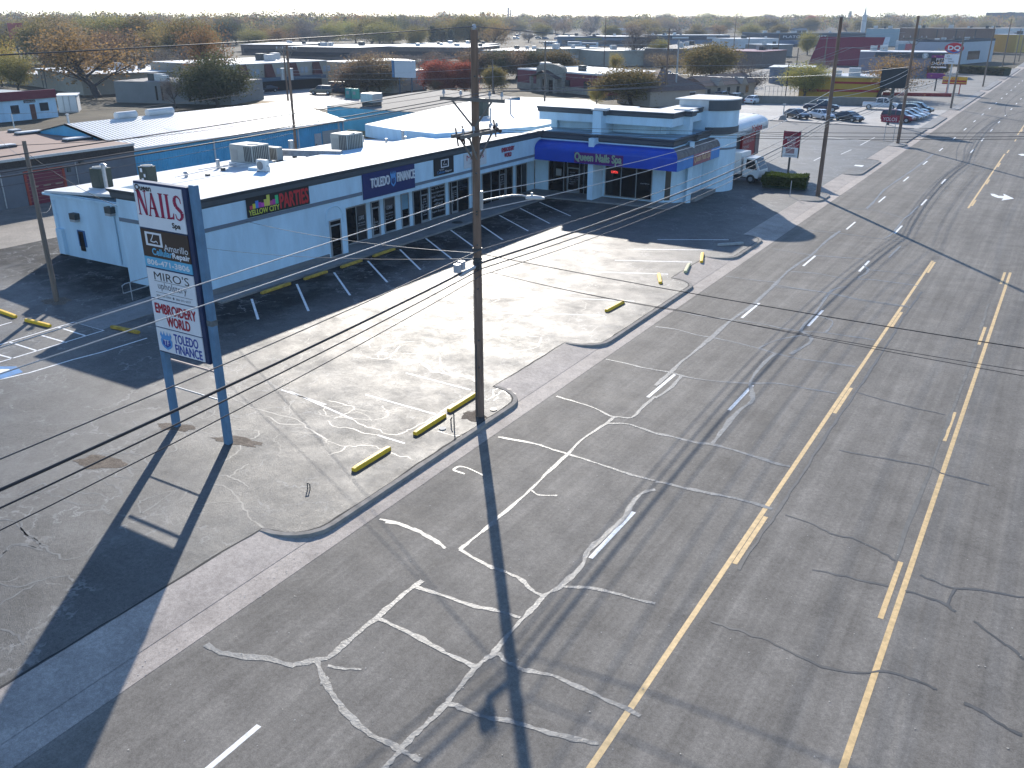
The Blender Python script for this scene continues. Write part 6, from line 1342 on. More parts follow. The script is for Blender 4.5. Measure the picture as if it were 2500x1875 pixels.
def car(kind, col, label, x, y, heading, group=None, z=0.0):
    # heading: direction the nose points, degrees from +Y toward +X
    K = KIND[kind]; nm = {'sedan': 'car', 'suv': 'sport_utility_vehicle', 'pickup': 'pickup_truck'}[kind]; P_ = PAINT[col]
    t_ = thing(nm, label, {'sedan': 'car', 'suv': 'SUV', 'pickup': 'pickup'}[kind], (x, y, z), group, -R(heading), local=True)
    b = MB(); shell(b, K['body']); bd = b.build('body', P_, t_, bevel=.035)
    b = MB(); cabin(b, K['cab']); b.build('window_glass', M_GLASSB, t_)
    c = K['cab']; b = MB(); top = [s for s in c if s[4] > s[3] + .3]
    b.add([p for (y_, wb, wt, zb, zt) in top for p in ((-wt - .01, y_, zt), (-wt * .8, y_, zt + .03), (wt * .8, y_, zt + .03), (wt + .01, y_, zt))], [(i * 4 + j, i * 4 + j + 1, i * 4 + 5 + j, i * 4 + 4 + j) for i in range(len(top) - 1) for j in range(3)])
    for s in (-1, 1):   # pillars
        for i in (0, 1, 2, 3):
            if i + 1 < len(c):
                A_, B_ = c[i], c[i + 1]
                if i in (0, 3): b.bar((s * A_[1], A_[0], A_[3]), (s * B_[2], B_[0], B_[4]), .07, .05) if i == 0 else b.bar((s * A_[2], A_[0], A_[4]), (s * B_[1], B_[0], B_[3]), .07, .05)
                if i == 2: b.bar((s * (A_[1] + .01), A_[0], A_[3]), (s * (A_[2] + .01), A_[0], A_[4]), .09, .03)
    b.build('roof', P_, t_)
    if kind == 'pickup':
        b = MB(); b.box(-.8, .8, -2.75, -.9, 1.145, 1.15); b.build('bed', M_BLACK, t_)
    for wy in K['wh']:
        for s in (-1, 1):
            b = MB(); r_ = K['r']; w_ = K['body'][2][1]; b.tube([(s * (w_ - .2), wy, r_), (s * (w_ + .02), wy, r_)], r_, n=18); wo = b.build('wheel', M_TYRE, t_)
            b = MB(); b.tube([(s * (w_ + .021), wy, r_), (s * (w_ + .03), wy, r_)], r_ * .62, n=14); b.build('rim', M_RIM, wo)
    f = K['body'][-1]; g_ = K['body'][-2]; b0 = K['body'][0]
    for s in (-1, 1):
        b = MB(); b.box(min(s * .45, s * .78) , max(s * .45, s * .78), f[0] - .22, f[0] + .01, f[3] - .14, f[3] + .01); b.build('headlight', M_HEAD, t_)
        b = MB(); b.box(min(s * .5, s * .82), max(s * .5, s * .82), b0[0] - .02, b0[0] + .12, b0[3] - .2, b0[3] - .02); b.build('taillight', M_TAIL, t_)
        b = MB(); b.box(min(s * (f[1] + .12), s * (f[1] + .3)), max(s * (f[1] + .12), s * (f[1] + .3)), c[-2][0] + .35, c[-2][0] + .5, c[-2][3] + .02, c[-2][3] + .16); b.build('mirror', P_, t_)
    b = MB(); b.box(-.4, .4, f[0] - .02, f[0] + .015, f[2] + .05, f[2] + .25); b.build('grille', M_BLACK, t_)
    CARS.append(t_); return t_
cl = 'cars parked at the lot beyond the side street'
def mid(a, b_): q = (G(*a) + G(*b_)) / 2; return q.x, q.y
car('sedan', 'black', 'small black hatchback, leftmost of the three cars nearest the side street', -36.7, 144.9, 128, cl)
car('sedan', 'white', 'white sedan with a dark windshield between two black cars', -33.2, 145.9, 128, cl)
car('sedan', 'black', 'black sedan right of the white sedan, nearest the dark billboard', -28.9, 145.0, 122, cl)
car('pickup', 'navy', 'dark navy pickup truck behind the small parked cars', -36.2, 158.2, 82, cl)
car('suv', 'red', 'dark red SUV at the front of the parked row by the road', -22.4, 147.5, 98, cl)
car('sedan', 'grey', 'grey car directly behind the red SUV in the row', -21.9, 150.8, 98, cl)
car('sedan', 'silver', 'silver car third in the parked row by the road', -21.6, 153.6, 98, cl)
car('sedan', 'silver', 'pale silver hatchback fourth in the parked row by the road', -21.5, 156.4, 98, cl)
car('suv', 'navy', 'dark blue SUV fifth in the parked row by the road', -22.2, 159.4, 98, cl)
car('suv', 'black', 'black SUV at the far end of the parked row by the road', -21.9, 163, 98, cl)
car('pickup', 'white', 'white pickup truck parked behind the billboard pole', -28.5, 167.5, 85, cl)
car('sedan', 'white', 'white sedan seen from behind beside the low retaining wall', -50.4, 167.0, 10, cl)
car('suv', 'black', 'black SUV left of the white sedan at the retaining wall', -53.6, 167.4, 8, cl)
car('suv', 'blue', 'blue SUV behind the house wing, left of the black SUV', -57.2, 170, 8, cl)
car('sedan', 'navy', 'dark car whose roof shows behind the corner tower', -45.5, 137.5, 70, cl)
c2 = 'cars at the shopping centre'
q = G(*cB(180, 778)); car('sedan', 'black', 'dark green sedan driving out in front of the shopping centre', q.x, q.y, -170, c2)
q = G(*cB(640, 795)); car('suv', 'tan', 'tan SUV parked beside the dark fence of the shopping centre', q.x, q.y, -120, c2)
for i, (u_, c_, k_) in enumerate(((105, 'black', 'sedan'), (300, 'grey', 'sedan'), (450, 'black', 'sedan'), (525, 'navy', 'suv'), (230, 'white', 'suv'))):
    q = G(*cB(u_, 738)); car(k_, c_, 'parked car in the arcade shade, number of the row counted from the left is %s' % ('one', 'three', 'four', 'five', 'two')[i] if False else ('black sedan in the shaded arcade row, leftmost', 'grey sedan in the shaded arcade row, right of the white SUV', 'black sedan in the shaded arcade row, behind the transformer pole', 'navy SUV in the shaded arcade row, rightmost', 'white-roofed SUV in the shaded arcade row behind the green sedan')[i], q.x, q.y, 150, c2)
q = G(*cC(1980, 800)); car('suv', 'grey', 'grey SUV left of the blue SUV beyond the house wing', q.x + 1, q.y + 6, 8, cl)
# distant parked cars seen as small roofs
far = 'small parked cars in the far lots'
rr = random.Random(5); cols = ['white', 'silver', 'grey', 'black', 'white', 'red', 'blue']
for i in range(26):
    u_ = 1262 + (i % 13) * 24 + rr.uniform(-5, 5); v_ = (88 if i < 13 else 96) + rr.uniform(-1.5, 1.5); q = G(u_, v_)
    c_ = cols[rr.randrange(7)]; car(rr.choice(['sedan', 'suv']), c_, 'small far %s car in the dealer rows behind the near tall pole' % c_, q.x, q.y, rr.uniform(60, 110), far + ' ' + c_)
# white box truck
t_ = thing('box_truck', 'white cab-over box truck parked behind the round corner tower', 'truck', (-26.6, 84.6, 0), None, R(-98), local=True)
b = MB(); b.box(-1.05, 1.05, -2.6, .9, .75, 2.75); b.build('cargo_box', paint('truck_white', (.66, .66, .65)), t_, bevel=.04)
b = MB(); b.add([(-.95, 1.1, .55), (.95, 1.1, .55), (.95, 1.1, 2.35), (-.95, 1.1, 2.35), (-.95, 2.75, .5), (.95, 2.75, .5), (.95, 2.8, 1.25), (-.95, 2.8, 1.25), (.85, 2.25, 2.35), (-.85, 2.25, 2.35)], [(0, 1, 2, 3), (4, 7, 6, 5), (7, 9, 8, 6), (3, 2, 8, 9), (1, 5, 6, 8, 2), (0, 3, 9, 7, 4), (0, 4, 5, 1)]); cb = b.build('cab', paint('truck_white', (.66, .66, .65)), t_, bevel=.05)
b = MB(); b.add([(-.82, 2.80, 1.3), (.82, 2.80, 1.3), (.76, 2.32, 2.25), (-.76, 2.32, 2.25)], [(0, 1, 2, 3)]); b.build('windshield', M_GLASSB, cb)
b = MB()
for s in (-1, 1): b.add([(s * .965, 1.4, 1.35), (s * .97, 2.55, 1.3), (s * .93, 2.2, 2.15), (s * .955, 1.45, 2.2)], [(0, 1, 2, 3)])
b.build('window_glass', M_GLASS, cb)
b = MB(); b.box(-1.0, 1.0, 2.74, 2.9, .35, .62); b.box(-.7, .7, -2.5, 2.6, .4, .6); b.build('bumper', M_DKMET, t_)
for y in (-1.6, 2.0):
    for s in (-1, 1): b = MB(); b.tube([(s * .7, y, .42), (s * .98, y, .42)], .42, n=18); wo = b.build('wheel', M_TYRE, t_); b = MB(); b.tube([(s * .985, y, .42), (s * 1.0, y, .42)], .22, n=12); b.build('rim', M_RIM, wo)
for s in (-1, 1):
    b = MB(); b.box(min(s * .6, s * .85), max(s * .6, s * .85), 2.76, 2.83, .75, .95); b.build('headlight', M_HEAD, t_); b = MB(); b.box(min(s * 1.0, s * 1.2), max(s * 1.0, s * 1.2), 2.35, 2.42, 1.4, 1.85); b.build('mirror', M_BLACK, t_)
# rows of far white vans
for i, (p, w_) in enumerate((((500, 395), 8), ((700, 395), 8), ((830, 405), 9))):
    q = G(*cC(*p)); t_ = thing('van', ('white van roof at the left of the far equipment yard', 'middle white van of the far equipment yard', 'right white van of the far equipment yard')[i], 'van', (q.x, q.y, 0), 'white vans in the far yard'); b = MB(); b.box(q.x - w_ / 2, q.x + w_ / 2, q.y - 1, q.y + 1, .4, 2.7); b.build('body', paint('van', (.5, .55, .6)), t_, bevel=.3); b = MB(); b.box(q.x - w_ / 2 + .5, q.x + w_ / 2 - .5, q.y - 1.02, q.y - 1.0, 1.6, 2.3); b.build('window_glass', M_GLASSB, t_)
# ---------------------------------------------------------------- signs and lot furniture on the right
def post_sign(name, label, x, y, half, z0, z1, th, m, posts, pm, lines=(), face=-1, cat='sign'):
    t_ = thing(name, label, cat, (x, y, 0)); b = MB(); b.box(x - half, x + half, y - th / 2, y + th / 2, z0, z1); pn = b.build('panel', m, t_)
    for px_, r_, zt in posts: b = MB(); b.cyl(x + px_, y, 0, zt, r_, n=10); b.build('post', pm, t_)
    b = MB()
    for s_, fx, fz, fw, fh, mm in lines: text(b, s_, (x - half + fx * 2 * half, y - th / 2, z0 + fz * (z1 - z0)), (1, 0, 0), (0, 0, 1), fw * 2 * half, fh * (z1 - z0), mm, off=.02)
    if b.v: b.build('lettering', None, pn)
    return t_
M_CRIM = pbr('sign_crimson', (.26, .01, .035), .45, .05, 2)
t_ = post_sign('pylon_sign', 'red and white upright sign on one dark post behind the hedge', -23.05, 90.1, .8, 1.75, 4.2, .22, M_WHITE, [(0, .1, 1.9)], M_DKMET)
b = MB(); b.box(-23.87, -22.23, 89.97, 89.985, 2.7, 4.22, M_CRIM); b.box(-23.87, -23.8, 89.98, 90.22, 1.7, 4.25, M_BLACK); b.box(-22.3, -22.23, 89.98, 90.22, 1.7, 4.25, M_BLACK); b.box(-23.5, -22.65, 89.975, 89.985, 2.12, 2.58, pbr('photo_patch', (.35, .2, .2), .6, .5, 9)); z = 3.8
for s_, m_, w_ in (('YOLOS', M_BLACK, 1.1), ('BREAKFAST', M_WHITE, 1.3), ('BRUNCH', M_WHITE, .8), ('COFFEE', M_WHITE, .8), ('LUNCH', M_WHITE, .7)): text(b, s_, (-23.05 - w_ / 2, 89.97, z), (1, 0, 0), (0, 0, 1), w_, .2, m_, off=.01); z -= .26
text(b, 'LANDROMAT', (-23.6, 89.975, 1.85), (1, 0, 0), (0, 0, 1), 1.1, .13, M_DKTXT, off=.01); b.build('lettering', None, t_)
q = G(*cD(1130, 1085)); t_ = post_sign('lot_sign', 'low wide red sign on two thin posts behind the roadside pole', q.x + .35, q.y, 1.05, HT(q, 298), HT(q, 283), .08, M_CRIM, [(-.35, .04, HT(q, 298)), (.75, .04, HT(q, 298))], M_GALV, [('YOLOS', .1, .2, .8, .6, M_WHITE)])
post_sign('billboard', 'large blank dark billboard on a single post beside the parked row', -22.9, 142.6, 1.9, 5.1, 7.85, .35, pbr('billboard_dark', (.02, .028, .035), .6, .1, 1), [(0, .2, 5.2)], M_DKMET, cat='billboard')
q = G(*cB(1270, 830)); t_ = post_sign('billboard', 'blank white and blue billboard on two posts on the gravel roof', (q.x + 2.0), q.y + .6, 2.2, HT(q, 189), HT(q, 147), 1.0, pbr('billboard_white', (.5, .53, .56), .5, .04, 2), [(-1.5, .16, HT(q, 189)), (1.5, .16, HT(q, 189))], M_BLKW, cat='billboard')
b = MB(); b.box(q.x - .75, q.x - .25, q.y + .0, q.y + 1.2, HT(q, 189), HT(q, 147)); b.build('side_panel', pbr('side_blue', (.06, .16, .3), .5, 0), t_)
# tall fast-food sign: red lip-shaped oval with DQ over a letter board
t_ = thing('oval_sign', 'red and blue oval sign reading DQ above a white letter board on a tall post', 'sign', (-22.8, 205, 0)); b = MB(); b.cyl(-22.7, 205.1, 0, 9.4, .16, n=10); b.build('post', M_GALV, t_)
b = MB(); pts = [(-22.8 + 1.75 * math.copysign(abs(math.cos(a)) ** 1.0, math.cos(a)), 8.95 + 1.0 * math.sin(a)) for a in [i / 24 * 2 * math.pi for i in range(24)]]
b.add([(x, 204.8, z) for x, z in pts] + [(x, 205.2, z) for x, z in pts], [tuple(range(24)), tuple(range(24, 48))[::-1]] + [(i, 24 + i, 24 + (i + 1) % 24, (i + 1) % 24) for i in range(24)], pbr('oval_red', (.5, .02, .04), .4, 0)); b.build('oval', None, t_)
b = MB(); b.add([(-24.4, 204.79, 8.75), (-22.8, 204.79, 8.2), (-21.2, 204.79, 8.75), (-22.0, 204.79, 8.12), (-22.8, 204.79, 7.98), (-23.6, 204.79, 8.12)], [(0, 1, 4, 5), (1, 2, 3, 4)], pbr('oval_blue', (.05, .15, .4), .4, 0)); text(b, 'DQ', (-23.9, 204.78, 8.45), (1, 0, 0), (0, 0, 1), 2.2, .95, M_WHITE, bold=.05, off=.02); b.build('lettering', None, t_)
b = MB(); b.box(-24.3, -21.5, 204.85, 205.15, 6.0, 7.8, M_WHITE)
for i, s_ in enumerate(('NOW', 'HIRING', 'SHAKES')): text(b, s_, (-23.9 + .2 * i, 204.85, 7.3 - i * .5), (1, 0, 0), (0, 0, 1), .6 + .25 * i, .3, M_BLACK, off=.02)
b.build('letter_board', None, t_)
t_ = post_sign('pylon_sign', 'black sign reading PET SHOPPE over a purple board', -26.5, 217, 1.7, 4.6, 7.4, .4, M_BLACK, [(0, .15, 4.7)], M_DKMET, [('PET', .3, .5, .4, .22, M_WHITE), ('SHOPPE', .08, .22, .84, .24, M_WHITE)])
b = MB(); b.box(-28.2, -24.8, 216.76, 216.8, 6.7, 7.2, pbr('sign_purple', (.16, .02, .16), .5, 0)); b.build('header_strip', None, t_); b = MB(); b.box(-28.0, -25.0, 216.76, 216.8, 4.65, 4.95, M_WHITE); b.build('number_strip', None, t_); b = MB(); b.box(-28.5, -25.0, 216.7, 217.2, 2.5, 3.6, pbr('sign_purple', (.16, .02, .16), .5, 0)); b.build('lower_board', None, t_)
t_ = post_sign('street_sign', 'yellow and red wide sign on two red legs near the roadside pole', -22.2, 210, 2.3, 1.9, 3.35, .4, pbr('sign_yellow', (.62, .36, .02), .45, .05, 2), [(-1.2, .1, 2), (1.2, .1, 2)], pbr('leg_red', (.35, .02, .02), .5, 0), [('ASH', .35, .55, .3, .35, pbr('leg_red', (.35, .02, .02), .5, 0))])
b = MB(); b.box(-24.5, -19.9, 209.75, 209.79, 1.9, 2.15, pbr('leg_red', (.35, .02, .02), .5, 0)); b.box(-24.4, -20, 209.75, 209.79, 2.35, 2.7, pbr('leg_red', (.35, .02, .02), .5, 0)); b.build('stripe', None, t_)
q = G(58, 152); post_sign('pylon_sign', 'tall faded red sign on two posts at the far left above the trees', q.x - 1.0, q.y, 2.9, HT(q, 95), HT(q, 56), 2.0, pbr('sign_faded_red', (.36, .07, .07), .6, .1, 1), [(-1.3, .3, HT(q, 95)), (1.3, .3, HT(q, 95))], M_DKMET)
# lot lamp and concrete base post
for l_, p, t in (('tall dark lamp post by the retaining wall', (370, 750), 480),):
    q = G(*cD(*p)); h_ = HT(q, t / 3.16); t_ = thing('lamp_post', l_, 'lamp post', q); b = MB(); b.cyl(q.x, q.y, 0, h_, .09, n=8); b.build('post', M_BLACK, t_); b = MB(); b.box(q.x - .5, q.x + .5, q.y - .2, q.y + .2, h_ - .05, h_ + .15); b.build('lamp_head', M_BLACK, t_)
q = G(*cD(350, 928)); t_ = thing('post_on_footing', 'short pale post on a tapered concrete footing at the edge of the car lot', 'post', q); b = MB(); b.cyl(q.x, q.y, 0, .7, .7, r2=.35, n=4, smooth=False); b.build('footing', M_WALK, t_); b = MB(); b.cyl(q.x, q.y, .6, HT(q, 258), .08, n=8); b.build('post', M_GALV, t_); b = MB(); b.box(q.x - .2, q.x + .2, q.y - .15, q.y + .15, HT(q, 258), HT(q, 253)); b.build('box', M_GALV, t_)
q = G(*cD(405, 1515)); t_ = thing('marker_post', 'thin white post in front of the hedge', 'post', q); b = MB(); b.cyl(q.x, q.y, 0, 1.35, .035, n=8); b.build('post', M_PORC, t_)
q = G(*cD(1030, 760)); t_ = thing('retaining_wall', 'low grey block retaining wall behind the parked cars', 'wall', (-40, 172, 0)); b = MB(); A_ = G(*cD(190, 800)); B_ = G(*cD(1070, 815)); b.bar(A_ + Vector((0, 0, .7)), B_ + Vector((0, 0, .7)), .3, 1.4); b.bar(A_ + Vector((0, 0, 0.7)), A_ + Vector((-22, -2, .7)), .3, 1.4); b.build('wall', pbr('block_wall', (.19, .18, .16), .85, .15, 1.5), t_)
t_ = thing('low_wall', 'low red wall with a grass strip behind the parked cars at the right', 'wall', (-25, 178, 0)); A_ = G(*cD(1120, 735)); B_ = G(*cD(1650, 745)); b = MB(); b.bar(A_ + Vector((0, 0, .3)), B_ + Vector((0, 0, .3)), .3, .6); b.build('wall', pbr('red_wall', (.28, .03, .03), .7, .15, 1.5), t_)
# railings by the wall
t_ = thing('chain_fence', 'wire fence above the retaining wall left of the yellow restaurant', 'fence', (-50, 175, 0)); b = MB(); A_ = G(*cD(210, 745)); B_ = G(*cD(470, 745))
for i in range(9): q = A_.lerp(B_, i / 8); b.cyl(q.x, q.y, 0, 2.0, .04, n=6)
b.tube([A_ + Vector((0, 0, 2)), B_ + Vector((0, 0, 2))], .04, n=5); b.tube([A_ + Vector((0, 0, 1)), B_ + Vector((0, 0, 1))], .02, n=5); b.build('rail', M_GALV, t_)
# yellow restaurant
t_, F_, W = frontage('restaurant', 'yellow and red chicken restaurant with a grey metal roof', cD(470, 742), cD(1090, 758), 12, 3.75, pbr('restaurant_yellow', (.50, .30, .035), .7, .08, .6), pbr('grey_metal_roof', (.42, .43, .45), .5, .1, .5),
    [('band', .0, .45, .95, 1.4, pbr('band_red', (.33, .02, .02), .6, .08, 1)), ('band', .45, 1, 1.05, 1.5, pbr('band_red', (.33, .02, .02), .6, .08, 1)), ('band', .4, 1, 2.55, 2.95, pbr('band_red', (.33, .02, .02), .6, .08, 1)), ('fascia', 0, 1.02, 3.7, 3.95, pbr('cream_fascia', (.55, .5, .38), .6, 0), .4)])
frontage('outbuilding', 'blue grey outbuilding left of the yellow restaurant', cD(240, 642), cD(560, 650), 10, 3.6, pbr('blue_grey_wall', (.2, .23, .28), .7, .06, .6), M_ROOFW, [('roll_door', .1, .6, 0, 3, pbr('blue_grey_door', (.14, .17, .22), .6, 0))], over=.3)
# red barn-like roof
t_ = thing('red_roofed_hall', 'steep maroon metal roof of a hall with a white gable emblem', 'building', (-67, 314, 0)); b = MB(); b.add([(-78, 314, .3), (-57, 314, .3), (-56.4, 321, 8.8), (-76.8, 321, 8.8), (-78, 328, .3), (-57, 328, .3)], [(0, 1, 2, 3), (3, 2, 5, 4)]); b.build('roof', pbr('maroon_standing_seam', (.2, .012, .03), .5, .12, 1.2, stretch=(3, .1, .1)), t_)
b = MB(); b.add([(-57, 314, 0), (-54.6, 314.5, 0), (-54.9, 321, 8.9), (-56.4, 321, 8.9)], [(0, 1, 2, 3)]); b.build('gable', M_OFFW, t_); b = MB(); b.tube([(-56.0, 316.4, 4.6), (-56.0, 316.5, 4.6)], .9, n=16); b.build('emblem', M_GREYSTOP, t_)
# grey shop with round S emblem
t_, F_, W = frontage('corner_store', 'mauve grey store with a dark fascia and round S emblem', (-53, 268), (-31.5, 272), 12, 6.0, pbr('mauve_grey', (.2, .19, .23), .7, .06, .6), M_ROOFW, [('fascia', .18, 1.0, 4.6, 5.9, M_BLKW, .3), ('panel', .8, .95, 0, 2.2, pbr('band_red', (.33, .02, .02), .6, .08, 1))], X=1)
b = MB(F_); b.tube([(W * .75, -.32, 5.2), (W * .75, -.42, 5.2)], .8, n=18); b.build('emblem', M_GREYSTOP, t_); wtxt(t_, F_, 'S', W * .75 - .35, 4.8, .7, .85, M_WHITE, .45, .05)
# brown hall, blue-white mall and others
t_, F_, W = frontage('brown_hall', 'long hall with a brown ribbed upper wall behind the corner store', (-76, 466), (-37, 469), 15, 10.2, pbr('brown_ribbed', (.17, .11, .085), .7, .12, .5, stretch=(.6, .6, .05)), M_ROOFG, [('band', 0, 1, 0, 3.5, M_BLKW), ('post', .2, .21, 3.5, 10, M_DKMET), ('post', .4, .41, 3.5, 10, M_DKMET), ('post', .6, .61, 3.5, 10, M_DKMET), ('post', .8, .81, 3.5, 10, M_DKMET)], X=1)
t_, F_, W = frontage('white_store', 'white shop row with recessed panels and a pink board', (-70, 424), (-47, 426), 8, 5.2, M_OFFW, M_ROOFW, [('panel', .05, .3, 2, 4.4, pbr('panel_blue', (.22, .32, .38), .6, 0)), ('sign_board', .17, .32, 1.6, 4.6, pbr('board_pink', (.5, .12, .12), .6, 0), .3), ('panel', .4, .6, 2, 4.4, pbr('panel_blue', (.22, .32, .38), .6, 0)), ('panel', .68, .9, 2, 4.4, pbr('panel_blue', (.22, .32, .38), .6, 0))], par=.5, X=1)
wtxt(t_, F_, 'Furniture', W * .25, 1.2, W * .35, 1.1, M_WHITE, .4)
t_, F_, W = frontage('dark_store', 'long slate-blue store reading PLATO\'S CLOSET in the distance'.replace("reading PLATO'S CLOSET ", 'with white lettering '), (1858, 113), (2110, 112), 30, 6.5, M_BLKW, pbr('slate_roof', (.15, .18, .2), .7, .1, .3), [('window_band', .0, .9, 1.0, 3.2, pbr('band_blue', (.06, .12, .2), .4, .2, .3))], par=.5)
wtxt(t_, F_, "PLATO'S CLOSET", W * .2, 4.3, W * .42, 1.3, M_WHITE, .2)
t_, F_, W = frontage('dark_store', 'dark blue store row with a pale roof behind the bare tree', (1580, 112), (1780, 112), 25, 5.5, M_BLKW, M_ROOFW, [('window_band', .02, .98, .8, 3.0, pbr('band_blue', (.06, .12, .2), .4, .2, .3)), ('sign_board', .3, .5, 3.6, 4.8, M_OFFW), ('sign_board', .72, .84, 3.6, 4.8, M_OFFW)], par=.3)
t_, F_, W = frontage('long_store', 'very long blue-grey store row in the far middle of the photo', (1360, 112), (1580, 113), 25, 5.0, pbr('blue_grey_far', (.1, .15, .2), .7, .1, .3), M_ROOFW, [('fascia', .2, .5, 3.3, 4.2, pbr('olive_band', (.2, .2, .06), .7, 0)), ('window_band', .05, .95, .8, 3.0, M_GLASSB)], over=.8)
frontage('far_building', 'pale long white-roofed building left of the red roofed hall', (1800, 118), (1900, 116), 20, 4.5, M_OFFW, M_ROOFW)
frontage('small_brown_building', 'small brown brick building left of the red roofed hall', cD(185, 520), cD(370, 500), 14, 4.6, M_BRICK, M_MAROON, over=.3)
frontage('far_building', 'grey shed with a curved roof before the far slate store', cD(250, 440), cD(420, 435), 14, 4.5, M_GREYW, pbr('pale_blue_roof', (.45, .5, .52), .6, .1, .5), [('door', .08, .35, 0, 3.6, M_GLASS)], over=.3)
frontage('far_building', 'pale store with dark glass front right of the DQ sign', (2330, 158), (2420, 150), 14, 7, pbr('panel_pale_blue', (.35, .4, .45), .6, .05, .5), M_BLKW, [('window_band', .3, .62, 1.2, 4, M_GLASS)], par=.8)
frontage('far_building', 'pale blue hall between the slate store and the brown hall', (2110, 112), (2190, 113), 20, 9.0, pbr('pale_teal', (.28, .38, .42), .6, .05, .5), M_ROOFG)
frontage('far_building', 'white far hall at the upper right beyond the brown hall', (2430, 105), (2560, 102), 30, 8.5, M_OFFW, M_ROOFG, [('panel', .25, .6, 0, 6, M_BLKW)])
frontage('far_building', 'yellow roofed far store at the right edge of the photo', (2475, 128), (2560, 126), 12, 7.5, pbr('far_yellow', (.45, .28, .04), .6, 0), M_ROOFW)
frontage('far_building', 'tall dark hall on the skyline in the upper right corner', (2470, 72), (2600, 70), 40, 22, M_BLKW, M_BLKW)
q = G(2103, 100); t_ = thing('spire', 'thin pale church spire on the skyline right of centre', 'spire', q); b = MB(); b.cyl(q.x, q.y, 0, HT(q, 36), 1.6, n=8); b.cyl(q.x, q.y, HT(q, 36), HT(q, 14), .9, r2=.1, n=8); b.build('steeple', M_OFFW, t_)
q = G(886, 62); t_ = thing('radio_mast', 'faint lattice radio mast on the skyline left of centre', 'mast', q); b = MB(); b.cyl(q.x, q.y, 0, HT(q, 2), .9, r2=.5, n=4); b.build('mast', pbr('mast_pale', (.3, .3, .32), .6, 0), t_)
q = G(1241, 60); t_ = thing('radio_mast', 'pair of thin pink towers on the skyline near the tall pole top', 'mast', q); b = MB(); b.cyl(q.x, q.y, 0, HT(q, 18), 2.2, n=6); b.cyl(q.x + 7, q.y, 0, HT(q, 24), 1.6, n=6); b.build('tower', pbr('tower_pink', (.3, .2, .2), .7, 0), t_)
rr = random.Random(11)
HL = ['grey roofed far house left of centre among trees', 'white walled far house near the bare trees', 'pale far house behind the pear trees', 'far house with a brown gable near the skyline', 'far house above the shopping centre', 'far white gabled house left of the tall pole', 'far beige house right of the tall pole', 'far grey house above the long store', 'far long white house above the dark store', 'far house at the right below the skyline']
for i, (u_, v_) in enumerate(((370, 112), (560, 92), (760, 96), (1020, 88), (655, 84), (1080, 100), (1330, 84), (1520, 84), (1735, 82), (1950, 84))):
    q = G(u_, v_); a = rr.uniform(-.5, .5) + .5; F_ = frame(q, a); t_ = thing('far_house', HL[i], 'house', q); b = MB(F_); b.box(-7, 7, -4, 4, 0, 3.4); b.build('wall', M_OFFW if i % 2 else M_TANW, t_)
    b = MB(F_); b.add([(-7.6, -4.6, 3.3), (7.6, -4.6, 3.3), (7.6, 4.6, 3.3), (-7.6, 4.6, 3.3), (-7.6, 0, 5.8), (7.6, 0, 5.8)], [(0, 1, 5, 4), (2, 3, 4, 5), (0, 4, 3), (1, 2, 5)]); b.build('roof', (M_ROOFG, M_ROOFW, M_BRICK)[i % 3], t_)
# dumpsters and boxes near the light-blue building
for l_, p, c_ in (('teal utility cabinet by the fence of the shopping centre', (875, 830), (.05, .3, .28)), ('green and white utility cabinet right of the teal one', (930, 835), (.1, .4, .3))):
    q = G(*cB(*p)); t_ = thing('utility_cabinet', l_, 'cabinet', q); b = MB(); b.box(q.x - .7, q.x + .7, q.y - .4, q.y + .4, 0, 1.9); b.build('cabinet', pbr('cab_' + l_[:4], c_, .6, .05, 2), t_, bevel=.05); b = MB(); b.box(q.x - .3, q.x + .3, q.y - .45, q.y - .41, .8, 1.4); b.build('door', M_GREYSTOP, t_)
# ---------------------------------------------------------------- trees
def leafmat(name, c1, c2, trans=.42):
    k = NT(name); P = k.pos(); oi = k.N('ShaderNodeObjectInfo')
    n = k.noise(P, .9, 3, .6); n2 = k.noise(P, 7, 2, .6)
    col = k.mix(k.ramp(n, [(.35, 0), (.65, 1)]), Vector(c1), Vector(c2)); col = k.mix(.5, col, k.ramp(n2, [(.3, .3), (.7, .75)]), 'OVERLAY')
    hs = k.N('ShaderNodeHueSaturation'); k.L(k.math('ADD', k.math('MULTIPLY', oi.outputs['Random'], .03), .485), hs.inputs['Hue']); k.L(k.math('ADD', k.math('MULTIPLY', oi.outputs['Random'], .4), .8), hs.inputs['Value']); k.L(col, hs.inputs['Color'])
    k.L(hs.outputs[0], k.b.inputs['Base Color']); k.b.inputs['Roughness'].default_value = .8; k.b.inputs['Specular IOR Level'].default_value = .15
    tr = k.N('ShaderNodeBsdfTranslucent'); k.L(hs.outputs[0], tr.inputs[0]); mx = k.N('ShaderNodeMixShader'); mx.inputs[0].default_value = trans
    k.L(k.b.outputs[0], mx.inputs[1]); k.L(tr.outputs[0], mx.inputs[2]); k.L(mx.outputs[0], k.t.nodes['Material Output'].inputs[0]); return k.m
M_BARK = pbr('tree_bark', (.06, .05, .045), .9, .3, 3)
LM = dict(olive=leafmat('leaf_olive', (.15, .14, .05), (.27, .19, .07)), dark=leafmat('leaf_dark_green', (.06, .075, .035), (.12, .115, .05)), red=leafmat('leaf_maroon', (.24, .05, .04), (.38, .12, .07)), rust=leafmat('leaf_rust', (.17, .12, .07), (.32, .18, .07)),
          gold=leafmat('leaf_gold', (.34, .20, .05), (.28, .25, .08)), lime=leafmat('leaf_yellow_green', (.19, .19, .07), (.33, .27, .08)), bare=leafmat('twig_grey', (.17, .14, .12), (.24, .20, .165), .1), pine=leafmat('needle_green', (.02, .045, .03), (.045, .07, .045), .1), brown=leafmat('leaf_brown', (.18, .12, .08), (.28, .2, .11)))
